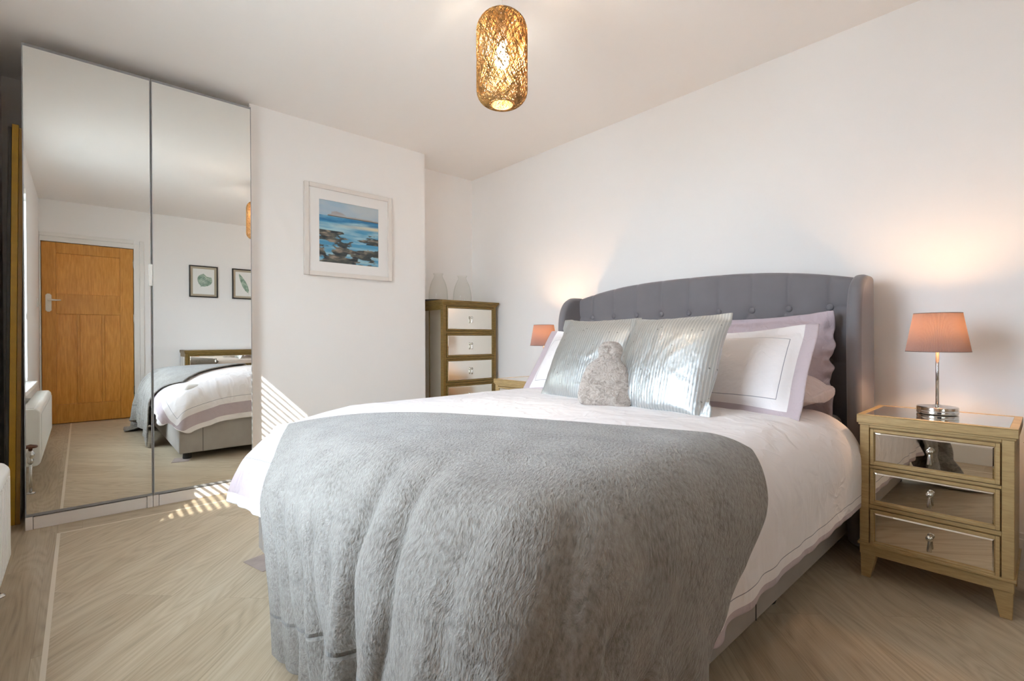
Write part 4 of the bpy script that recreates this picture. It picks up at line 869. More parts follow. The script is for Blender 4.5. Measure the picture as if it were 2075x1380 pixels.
-1,0,1,0,0,0,0,0,0,0,0,-1,0,0,0,1,0,0,0,0,-1,0,0,0,0,0,0,0,0,0,0,0,1,0,0,0,0,0,0,0,0,0,0,-1,0,0,1,0,-1,0,0,0,0,0,0,0,0,44,0,0,0,0,0,0,0,1,-1,0,1,0,-1,0,0,0,0,0,0,0,0,0,1,0,0,-1,0,0,0,0,0,0,0,1,0,0,0,0,0,-1,0,0,0,0,0,0,0,0,0,0,0,0,
0,1,0,0,-1,0,0,0,0,0,0,0,0,0,0,45,0,0,0,0,0,0,-1,0,1,0,-1,0,1,0,0,0,0,0,0,0,0,0,-1,0,0,0,1,0,0,0,0,0,0,-1,0,0,0,0,0,1,0,0,0,0,0,0,0,0,0,0,0,0,0,-1,0,0,0,1,0,0,0,0,0,-1,0,0,0,43,0,1,0,0,0,0,1,0,-1,0,1,0,-1,0,0,0,0,0,0,0,0,0,1,0,0,0,
-1,0,0,0,0,0,0,0,0,0,0,0,0,0,0,0,0,0,0,0,0,0,0,0,0,0,0,1,0,0,0,-1,0,0,0,0,0,1,-1,0,0,45,0,-1,0,0,0,0,0,0,1,0,-1,0,1,0,0,0,0,0,0,0,0,0,-1,0,0,0,0,0,1,0,0,0,0,0,0,0,0,0,0,0,0,0,0,0,0,0,0,0,0,0,0,0,0,-1,0,0,0,0,0,0,0,0,0,0,1,-1,0,44,
0,0,0,0,0,0,0,0,0,0,1,0,-1,0,0,0,0,0,0,0,0,0,0,1,0,0,0,0,-1,0,0,0,0,0,0,0,0,0,0,0,0,0,0,0,0,0,0,0,0,0,0,0,0,0,1,0,0,0,0,0,0,0,-1,0,0,0,0,44,0,0,0,1,0,0,0,0,0,-1,0,0,1,0,0,0,0,0,0,0,0,0,0,-1,0,0,0,0,0,1,0,0,0,0,0,0,0,0,0,0,0,0,0,0,
-1,0,0,0,0,1,0,0,0,0,-1,0,0,0,0,0,0,0,1,-1,0,1,-1,44,0,0,1,-1,0,0,0,0,0,1,0,0,-1,0,0,0,0,0,0,0,0,0,0,0,1,0,0,0,0,-1,0,0,0,0,0,0,0,0,0,0,0,0,0,0,1,0,0,0,0,-1,0,0,0,0,1,0,0,0,0,-1,0,0,0,0,0,0,1,44,0,1,-1,0,0,0,0,0,0,0,0,0,1,0,0,-1,0,
0,0,1,0,0,0,0,-1,0,0,0,0,0,0,0,0,0,1,0,0,-1,0,0,0,0,0,0,0,0,0,0,0,0,0,1,0,0,-1,0,0,0,0,1,0,-1,0,1,-1,0,-1,44,0,0,0,0,0,1,0,0,0,0,0,0,-1,0,0,1,0,0,0,-1,0,0,0,0,0,0,1,0,0,0,0,0,0,0,-1,0,0,1,0,0,0,0,0,0,0,0,0,0,0,0,0,-1,0,0,0,0,0,0,0,
0,0,1,-1,0,1,-1,1,44,1,-1,0,1,0,-1,0,0,0,0,0,0,1,0,-1,0,0,0,0,0,0,0,1,0,0,0,-1,0,0,0,0,0,0,0,0,0,0,0,0,0,0,0,0,0,0,0,0,0,0,0,0,0,0,1,0,0,0,0,0,-1,0,0,1,-1,0,0,0,44,0,0,1,-1,0,0,0,1,0,0,-1,0,0,0,1,0,0,0,0,0,0,0,-1,0,0,0,0,0,0,0,1,0,
0,0,0,0,0,0,0,0,0,0,0,-1,0,0,0,0,0,1,0,0,0,-1,0,0,0,0,0,1,-1,0,0,0,0,1,-1,45,-1,0,0,0,0,1,0,-1,0,0,1,0,0,-1,0,0,0,0,0,0,0,0,0,0,1,0,0,0,0,0,-1,0,0,0,0,0,0,0,0,0,0,0,0,1,0,0,0,0,0,-1,0,0,0,0,1,0,0,-1,0,0,1,-1,0,1,-1,0,0,44,0,1,-1,0,
1,-1,0,0,0,0,0,0,0,1,0,0,-1,0,0,1,0,0,0,0,-1,0,0,0,0,0,0,0,0,0,0,0,0,0,0,0,0,0,0,0,0,0,0,0,0,0,0,0,1,0,-1,0,0,1,0,-1,0,1,-1,0,1,-1,1,44,1,-1,0,1,-1,0,0,1,0,0,0,0,-1,0,0,0,1,0,0,-1,0,0,0,0,0,0,0,0,1,0,0,0,0,0,0,0,0,0,0,0,0,0,0,0,0,
0,0,0,0,0,0,0,-1,0,0,0,0,0,0,1,-1,0,1,-1,0,0,0,45,-1,0,1,-1,0,1,0,-1,0,0,0,0,1,0,-1,0,0,0,0,0,0,0,0,1,0,0,0,0,-1,0,0,0,0,0,0,0,0,0,0,0,0,0,0,0,0,0,0,0,0,0,0,0,0,1,0,0,0,0,-1,0,1,-1,0,1,-1,1,-1,44,0,1,-1,0,1,-1,0,0,0,0,0,0,0,0,1,0,
0,0,0,0,0,0,0,-1,0,0,0,0,0,0,0,0,0,0,0,1,-1,0,0,0,0,0,0,0,0,0,0,0,0,0,0,1,0,-1,0,0,0,0,1,-1,0,1,-1,0,1,-1,1,44,1,-1,0,1,-1,0,1,0,0,0,0,0,-1,0,0,0,0,0,0,0,0,0,0,0,0,0,1,0,0,0,0,0,0,0,0,-1,1,0,0,0,0,0,0,0,0,0,0,0,0,0,0,-1,0,0,0,0,0,
0,0,1,-1,0,1,-1,0,0,0,45,-1,0,1,-1,0,1,-1,0,0,0,0,0,1,0,-1,0,0,0,0,0,0,1,0,0,0,0,-1,0,0,0,0,0,0,0,0,0,0,0,0,0,0,0,0,0,0,0,0,0,0,0,0,0,0,1,0,0,0,0,-1,0,1,-1,0,1,-1,1,-1,44,0,1,-1,0,1,-1,0,0,0,1,-1,0,0,0,1,0,0,0,0,0,0,-1,0,0,0,0,0,0,
0,0,0,0,1,0,0,0,0,0,0,-1,0,0,0,0,0,0,0,0,0,0,0,1,0,-1,0,0,0,0,1,-1,0,1,-1,0,1,-1,1,346,11,10,4,-5,-7,-5,-4,10,8,0,0,4,5,8,4,5,5,5,6,5,4,4,4,5,5,3,4,5,3,4,4,4,3,4,6,3,-1,0,0,1,-1,1,1,-1,-3,-2,-1,-2,-2,0,7,-1,-9,-13,-11,-9,-6,-5,-12,
7,9,4,3,-4,-10,-13,-13,-14,0,2,8,9,3,0,6,16,7,4,1,1,1,-1,0,1,0,0,-1,1,0,0,1,-1,0,0,0,0,0,0,0,0,0,-1,0,1,0,0,1,-1,1,-1,-1,1,0,1,-1,0,0,-2,-3,3,1,0,0,0,1,-4,-8,-20,-5,-3,-7,-8,-5,-1,-1,-14,-1,1,2,9,9,3,10,6,7,7,4,1,0,-1,0,0,0,0,0,0,
0,1,-1,1,-1,1,0,-1,1,0,-1,0,1,0,-2,-1,2,1,0,0,-1,0,-1,0,2,-1,1,0,0,0,-5,-2,2,3,1,0,-1,-6,-9,-14,-9,-6,-9,-5,-2,-2,0,-11,-1,-2,0,3,9,9,15,2,7,7,4,-1,0,0,1,-1,1,0,0,-1,1,-1,1,-1,1,0,0,0,0,0,0,0,0,0,0,0,1,0,-1,0,1,0,0,-1,0,1,0,0,0,0,
-2,-3,1,3,0,-2,-7,-6,-5,-11,-12,-10,-7,-3,0,1,3,-14,1,2,0,0,8,24,7,-1,3,5,5,0,0,-1,0,1,-1,0,0,0,0,1,0,0,-1,0,0,0,0,0,1,0,0,0,0,0,0,0,0,0,0,0,0,0,0,0,0,0,0,0,0,-1,0,2,-1,-3,-7,-7,-1,0,-20,-17,-4,0,0,1,0,-19,5,15,13,10,6,2,0,0,-4,5,
4,2,-1,0,-1,0,0,0,0,0,0,0,-1,0,0,0,0,1,0,0,0,0,-1,1,-1,1,0,0,0,0,0,-1,1,0,0,0,0,0,0,0,0,1,0,0,0,-4,-4,-3,-1,2,0,-2,-8,-12,-17,-13,0,-2,18,4,4,6,3,-2,0,0,2,-4,1,4,1,0,0,-1,0,0,0,0,0,-1,0,-1,1,0,0,-1,0,0,0,0,0,0,0,0,0,0,0,0,0,0,-1,1,
0,0,0,0,0,0,1,0,1,0,-2,-1,-2,-1,0,-1,2,2,-3,-3,-4,-11,-27,9,2,2,5,7,5,1,-2,0,1,0,0,2,0,-1,-1,0,0,0,0,-1,-1,0,0,1,-1,0,0,0,0,-1,0,0,0,0,0,-1,1,-1,0,0,0,0,1,-1,0,0,0,0,1,0,0,0,1,0,0,-1,0,-1,0,1,1,-4,-3,-5,-2,-3,-3,8,0,1,3,3,4,6,2,-1,
0,1,0,0,1,-1,0,-1,0,0,-2,0,0,-1,0,0,0,0,-1,0,0,0,-1,0,0,-1,0,0,0,0,0,-1,0,1,-1,0,1,0,-1,1,0,0,0,1,1,0,0,0,-1,1,-1,-1,-1,-3,-4,-3,-2,-2,-1,10,0,0,1,-1,2,4,4,1,1,0,1,0,-1,0,-1,0,-1,-2,0,0,0,0,0,-1,0,-1,0,0,-1,0,0,-1,-1,0,0,0,-1,0,0,
0,0,0,0,0,0,0,1,0,-1,1,1,0,0,1,0,0,1,-1,1,-2,-5,-3,-1,1,-1,0,0,10,0,1,1,1,-1,0,1,3,0,1,-1,0,0,-1,0,-1,-1,0,0,-1,0,0,-1,0,-1,0,0,-2,0,0,-1,0,0,-1,0,-1,0,0,0,0,0,-1,1,0,-1,1,0,0,1,0,-1,1,0,0,2,0,0,1,0,-1,-1,-1,0,0,0,1,0,11,-1,2,0,0,
1,0,0,0,0,0,1,-1,0,0,-1,-1,0,0,0,0,-1,0,-1,0,0,-1,-1,1,-1,-1,0,-1,0,0,-1,0,-1,0,0,1,-1,1,-1,0,1,-1,0,0,0,0,1,-1,1,0,0,1,1,1,0,0,0,0,0,-1,1,-1,0,12,0,1,0,-1,0,-1,1,0,0,0,0,1,-1,0,0,0,0,-1,0,-1,-1,0,0,-1,-1,0,0,-1,0,0,-1,0,0,-1,0,-1,
0,0,0,-1,1,0,0,0,0,0,0,0,0,0,0,0,0,1,0,0,0,1,0,1,-1,1,0,0,0,0,0,12,2,1,-1,-2,-1,0,-1,1,0,0,0,-1,1,-1,1,0,0,0,-1,-1,0,-1,-1,0,0,0,-1,0,-1,0,0,-1,0,0,-1,0,0,0,-1,1,0,-1,1,0,-1,1,0,0,0,0,-1,1,0,0,0,1,0,0,0,0,1,1,0,1,-1,1,-1,9,1,1,2,1,
-1,-2,-1,-1,0,0,0,1,-1,1,-1,0,-1,1,-1,1,-1,0,0,-1,-1,-1,1,-1,0,-1,0,0,-1,0,0,0,-1,0,1,-1,0,0,0,0,1,-1,0,0,0,0,1,-1,0,0,1,0,1,-1,1,-1,0,1,1,0,0,0,0,4,1,2,0,1,-1,-1,1,1,0,1,-1,0,0,0,0,0,0,-1,0,0,0,-1,0,0,0,0,-2,0,0,0,0,-1,0,0,-1,0,0,
0,0,0,0,0,0,0,0,0,0,0,0,0,0,0,0,0,0,1,-1,1,0,1,0,-1,0,-1,1,-1,1,-1,2,-1,1,2,3,4,-2,-1,0,0,0,0,0,-1,1,-1,0,0,0,-1,1,0,0,-1,0,-1,1,-1,-1,0,0,0,-1,0,0,-1,1,-1,0,1,-1,1,-1,1,-1,0,1,0,0,0,-1,1,0,0,0,0,1,0,0,0,0,-2,-1,0,-1,1,-1,1,0,1,0,
0,0,0,3,1,0,-1,1,-1,0,1,-1,0,0,-1,0,1,-1,0,0,0,0,0,0,0,0,-1,-1,0,0,0,0,0,-1,1,-1,0,1,-1,1,-1,0,1,-1,0,0,0,1,-1,0,1,0,0,0,0,0,0,0,0,0,0,0,-1,0,3,1,0,-1,0,1,0,0,0,0,1,-1,1,-1,0,0,0,-1,1,0,-1,0,-1,0,1,0,0,0,0,0,-1,0,0,0,-1,0,0,0,0,0,
0,0,0,0,0,0,0,0,0,0,0,0,0,0,0,0,0,0,0,0,1,-1,1,0,0,0,0,0,3,0,0,1,0,0,-1,0,0,0,-1,1,-1,1,-1,0,1,0,-1,0,0,0,0,0,0,-1,1,-1,0,1,0,0,0,0,-1,0,0,-1,0,1,0,-1,1,-1,1,0,-1,0,0,0,0,0,1,0,-1,1,0,0,1,0,-1,1,-1,0,0,0,0,1,2,1,0,0,-1,-1,1,0,0,0,
0,0,0,-1,0,1,-1,0,0,0,0,-1,1,0,-1,1,-1,1,0,-1,1,0,0,0,0,0,-1,1,-1,0,0,0,0,0,0,0,0,1,0,0,0,0,-1,0,1,-1,1,0,-1,0,1,-1,1,1,0,0,0,-1,2,0,0,0,0,0,0,0,0,-1,0,-1,0,0,0,0,0,0,0,0,0,0,0,0,0,0,0,0,0,0,0,0,0,0,1,0,0,0,0,-1,0,0,0,0,0,0,0,0,0,
0,0,0,0,0,0,1,-1,0,1,0,0,0,0,-1,0,0,1,0,0,0,0,-1,1,1,1,-1,0,0,0,0,-1,0,1,-1,0,0,0,0,0,0,0,0,0,0,0,0,0,0,0,0,0,0,0,0,1,0,0,0,0,0,-1,0,0,0,0,0,0,0,0,0,0,0,0,0,0,1,-1,1,-1,1,0,-1,0,0,0,0,0,1,0,1,0,0,-1,0,0,0,-1,0,0,0,0,0,0,0,0,0,0,0,
0,0,0,0,0,0,0,0,0,0,0,0,0,0,0,0,1,0,-1,1,0,0,-1,0,0,0,0,0,0,0,0,0,0,0,0,0,1,-1,1,0,-1,1,0,0,-1,0,1,0,0,0,0,0,0,0,-1,1,0,-1,1,-1,0,0,0,0,0,0,0,0,0,0,0,0,0,0,0,0,0,0,0,0,0,0,0,0,0,1,0,-1,1,0,0,0,0,-1,0,0,0,0,0,0,0,0,1,-1,0,1,-1,0,1,
-1,0,0,0,1,1,0,0,0,0,-1,0,1,0,-1,0,1,-1,0,0,0,0,0,0,0,0,0,0,0,0,0,0,0,0,0,0,0,0,0,0,0,0,0,0,0,0,1,-1,1,0,-1,0,0,0,0,0,0,0,0,0,0,0,0,0,0,0,0,0,1,0,0,0,-1,1,0,0,-1,0,1,0,-1,0,0,0,0,0,0,0,0,0,0,0,0,0,0,0,0,0,0,0,0,0,0,0,0,0,0,0,0,0,0,
0,0,0,0,0,0,0,1,0,0,0,-1,0,0,0,0,0,0,0,1,-1,0,0,0,0,0,0,0,0,0,0,0,0,0,0,0,0,1,0,0,0,-1,0,0,0,0,0,0,0,0,0,0,0,0,0,0,0,0,0,0,0,0,0,0,0,0,0,0,0,0,0,0,0,0,0,1,0,0,0,0,0,-1,1,-1,0,0,0,0,1,-1,1,0,-1,0,0,0,0,0,0,0,0,1,0,0,0,-1,0,0,0,0,0,
0,0,0,0,0,0,0,0,1,-1,0,0,0,0,0,0,0,0,0,0,0,0,0,0,0,0,0,0,0,0,0,0,0,0,0,0,1,0,0,-1,1,-1,0,0,0,0,0,0,0,0,0,0,0,0,1,1,-1,0,0,0,0,0,1,-1,0,0,0,0,0,0,0,0,0,0,0,0,0,0,0,0,0,0,0,0,0,0,0,0,0,0,0,0,0,0,0,0,0,0,0,0,0,0,0,0,0,0,1,0,0,0,0,-1,
0,0,1,-1,0,1,-1,0,0,1,-1,0,1,-1,0,1,-1,0,0,0,0,0,0,0,0,0,0,0,0,0,0,0,0,0,0,0,0,0,0,0,0,0,0,0,0,0,0,0,0,0,0,0,0,0,0,0,0,0,0,0,0,0,0,1,0,0,0,0,0,-1,0,1,-1,0,1,-1,0,-1,1,0,0,1,0,-1,1,0,-1,1,0,-1,0,0,0,0,0,0,0,0,0,0,0,0,0,0,0,0,0,0,0,
0,0,0,0,0,0,0,0,0,0,0,0,0,0,0,0,0,0,0,0,0,0,0,0,1,0,0,-1,1,0,-1,0,0,-1,1,0,0,0,0,0,0,0,0,0,0,0,0,0,0,0,0,0,0,0,0,0,0,0,0,0,0,0,0,0,0,0,0,0,0,0,0,0,0,0,0,0,0,0,0,0,0,0,0,0,0,0,0,0,0,0,0,0,0,0,0,1,0,-1,0,1,-1,1,0,0,0,-1,0,0,0,0,0,0,
0,0,0,0,0,0,0,0,0,0,0,0,0,0,0,0,0,0,0,0,0,0,0,0,0,0,0,0,0,0,0,0,0,0,0,0,0,0,0,0,0,0,0,0,0,0,0,0,0,0,0,0,0,0,0,0,0,0,0,0,0,0,0,0,0,0,0,0,0,0,0,0,0,0,0,0,0,0,0,0,0,0,0,0,0,0,0,0,0,0,0,0,0,0,0,0,0,0,0,0,0,0,0,0,0,0,0,0,0,0,0,0,0,0,0,
0,0,0,0,0,0,0,0,0,0,0,0,0,0,0,1,-1,0,0,0,0,0,0,0,0,1,-1,0,0,0,0,0,0,0,0,0,0,0,0,0,0,0,0,0,0,0,0,0,0,0,0,0,0,0,0,0,0,0,0,0,0,0,0,0,0,0,0,0,0,0,0,0,0,-1,1,0,0,0,0,-1,0,1,0,0,0,0,0,0,0,0,0,0,0,0,0,0,0,0,0,0,0,0,0,0,0,0,0,0,0,0,0,0,0,
0,0,0,0,0,0,0,0,0,0,0,0,0,0,0,0,0,0,0,0,0,0,0,0,0,0,0,0,0,0,0,-1,1,-1,1,0,-1,1,0,0,0,0,0,0,0,0,0,0,0,0,0,0,0,0,0,0,0,0,0,0,0,0,0,0,0,0,0,0,0,0,0,0,0,0,0,0,0,0,0,0,0,0,0,0,0,0,0,0,0,0,0,0,0,0,0,0,0,-1,1,0,-1,1,0,0,0,0,-1,1,0,0,0,0,
0,0,0,0,-1,1,0,0,0,0,0,0,0,0,0,0,0,0,0,0,0,0,0,0,0,0,0,0,0,0,0,0,0,0,0,0,0,0,0,0,0,0,0,0,0,0,0,0,0,0,0,0,0,0,0,0,0,0,0,0,0,-1,0,0,0,0,0,0,0,0,0,0,0,0,0,0,0,0,0,0,0,0,0,0,0,0,0,0,0,0,0,0,0,0,0,0,0,0,0,0,0,0,0,0,0,0,0,0,0,0,0,0,0,0,
0,0,0,0,0,0,0,0,-1,1,0,0,0,0,0,0,0,0,0,0,0,0,0,0,0,0,0,0,0,0,0,0,0,0,0,0,0,0,0,0,0,0,0,0,0,0,0,0,0,0,0,0,0,0,0,0,0,0,0,0,0,0,0,0,0,0,0,0,0,0,0,-1,1,-1,1,0,0,0,0,0,0,0,0,0,0,0,0,0,0,0,0,0,0,0,0,0,0,0,0,0,0,0,0,0,0,0,0,0,0,0,0,0,0,0,
0,0,0,0,0,0,0,0,0,0,0,0,0,0,0,0,0,0,0,0,0,0,0,0,-1,1,0,0,0,0,0,0,0,0,0,0,0,0,0,0,0,0,0,0,-1,1,0,0,0,0,0,0,0,0,0,0,0,0,0,0,0,0,0,0,0,0,0,0,0,0,0,0,0,0,0,0,0,0,0,0,0,0,0,0,0,0,0,0,0,0,0,0,0,0,0,0,0,0,0,-1,1,-1,0,0,0,1,0,-1,0,0,0,0,1,
0,-1,0,1,0,0,0,0,0,0,0,0,0,0,0,0,0,0,0,0,0,0,0,0,0,0,0,0,0,0,0,0,0,0,0,0,0,0,0,0,0,0,0,0,0,0,0,0,0,0,0,0,0,0,0,-1,1,0,0,0,-1,-1,1,0,0,0,0,0,-1,1,0,0,0,0,0,0,0,0,0,0,0,0,0,0,0,0,0,0,0,0,0,0,0,0,0,0,0,0,0,0,0,0,0,0,0,0,0,0,0,0,0,0,0,
0,0,0,0,0,0,-1,0,0,1,0,0,0,0,0,0,0,0,0,0,0,0,0,0,0,0,0,0,0,0,0,0,0,0,0,0,0,0,0,0,0,0,0,0,0,0,0,0,0,0,0,0,0,0,0,0,0,0,0,0,0,0,0,0,0,0,0,0,0,0,0,0,0,0,0,0,0,0,0,-1,0,0,0,1,0,0,-1,0,0,0,0,1,0,0,0,0,-1,1,-1,0,1,0,0,-1,0,0,1,-1,1,-1,1,
-1,0,1,0,0,0,0,0,0,0,0,-1,0,1,-1,1,-1,1,-1,0,1,0,0,0,0,-1,0,1,0,-1,0,1,0,0,-1,0,1,0,0,0,-1,-1,0,1,0,0,0,0,-1,0,0,0,0,1,-1,0,0,0,0,0,1,-1,0,0,0,0,0,0,0,0,0,0,0,0,0,0,0,0,0,1,-1,0,1,-1,1,-1,0,0,0,0,0,0,0,0,0,0,0,0,1,-1,0,0,1,0,-1,0,
0,1,0,0,0,0,-1,0,0,0,1,-1,0,0,0,0,0,0,0,0,0,0,0,0,0,0,0,0,0,0,0,1,-1,0,0,0,0,0,0,0,0,0,0,0,0,0,0,0,0,1,-1,0,0,0,0,1,-1,0,0,0,0,0,0,0,0,0,1,0,0,-1,0,-1,0,0,1,0,0,0,-1,1,0,-1,0,0,0,0,1,-1,0,0,0,0,0,0,0,0,1,-1,0,0,0,0,0,0,0,0,0,0,0,0,
0,0,0,0,0,0,0,0,0,0,0,0,0,0,0,0,0,1,-1,0,1,0,-1,0,0,0,0,0,0,0,0,0,-1,0,0,0,0,0,0,0,0,0,0,0,0,0,0,0,0,0,0,0,1,-1,0,0,0,0,0,0,0,0,0,0,0,0,0,0,0,0,0,0,0,0,0,0,0,0,0,0,0,0,0,0,0,0,0,1,-1,0,1,0,0,0,0,0,0,-1,0,0,1,0,0,0,0,-1,0,1,-1,0,0,
0,0,0,0,0,0,1,-1,0,0,0,0,0,0,0,0,0,0,0,0,0,0,0,0,0,0,0,0,0,0,0,0,0,0,0,0,0,0,0,0,0,0,0,0,0,0,0,0,0,0,0,0,0,0,0,0,-1,0,0,0,0,0,1,-1,0,1,-1,0,0,0,0,0,0,0,0,0,0,0,0,0,0,0,0,0,0,0,0,0,0,0,0,0,0,0,0,0,0,0,0,0,0,0,0,0,0,0,0,0,0,0,0,1,-1,
0,1,-1,0,0,0,0,0,1,-1,0,1,0,0,0,-1,0,0,1,-1,0,0,0,1,-1,0,0,0,0,0,0,0,0,0,0,0,0,0,0,0,0,0,0,0,0,0,0,0,1,-1,0,0,0,0,1,-1,0,0,0,0,0,0,1,-1,1,-1,0,0,1,-1,1,0,0,0,0,0,-1,0,0,-1,0,0,0,1,0,-1,0,0,0,0,0,0,0,0,0,0,0,0,0,0,0,0,0,0,1,-1,0,0,
0,0,0,0,0,0,0,0,0,0,0,0,0,0,0,0,0,0,0,0,0,0,0,0,0,0,0,1,-1,0,0,0,0,0,0,0,0,-1,0,1,0,0,0,-1,0,1,-1,0,0,0,0,0,0,0,0,0,0,0,0,0,0,0,0,0,0,0,0,0,0,0,0,0,0,0,0,0,0,0,0,0,0,0,0,0,0,0,0,0,0,0,0,1,-1,0,0,0,0,1,-1,0,0,0,0,0,1,0,0,0,-1,0,0,1,
0,-1,0,1,-1,0,0,0,0,0,0,0,0,0,1,-1,0,0,0,0,0,0,0,0,0,0,0,0,0,0,0,0,0,0,0,0,0,0,0,0,0,0,0,0,0,0,0,0,0,1,-1,0,1,-1,1,0,0,0,0,0,-1,0,-1,0,1,0,0,-1,0,0,1,-1,0,0,0,0,0,0,0,0,0,0,0,0,0,0,0,0,0,0,0,0,0,1,0,0,-1,0,0,0,0,0,0,1,-1,0,0,0,0,0,
0,0,0,0,0,0,0,0,1,0,-1,1,-1,0,0,0,0,0,1,])
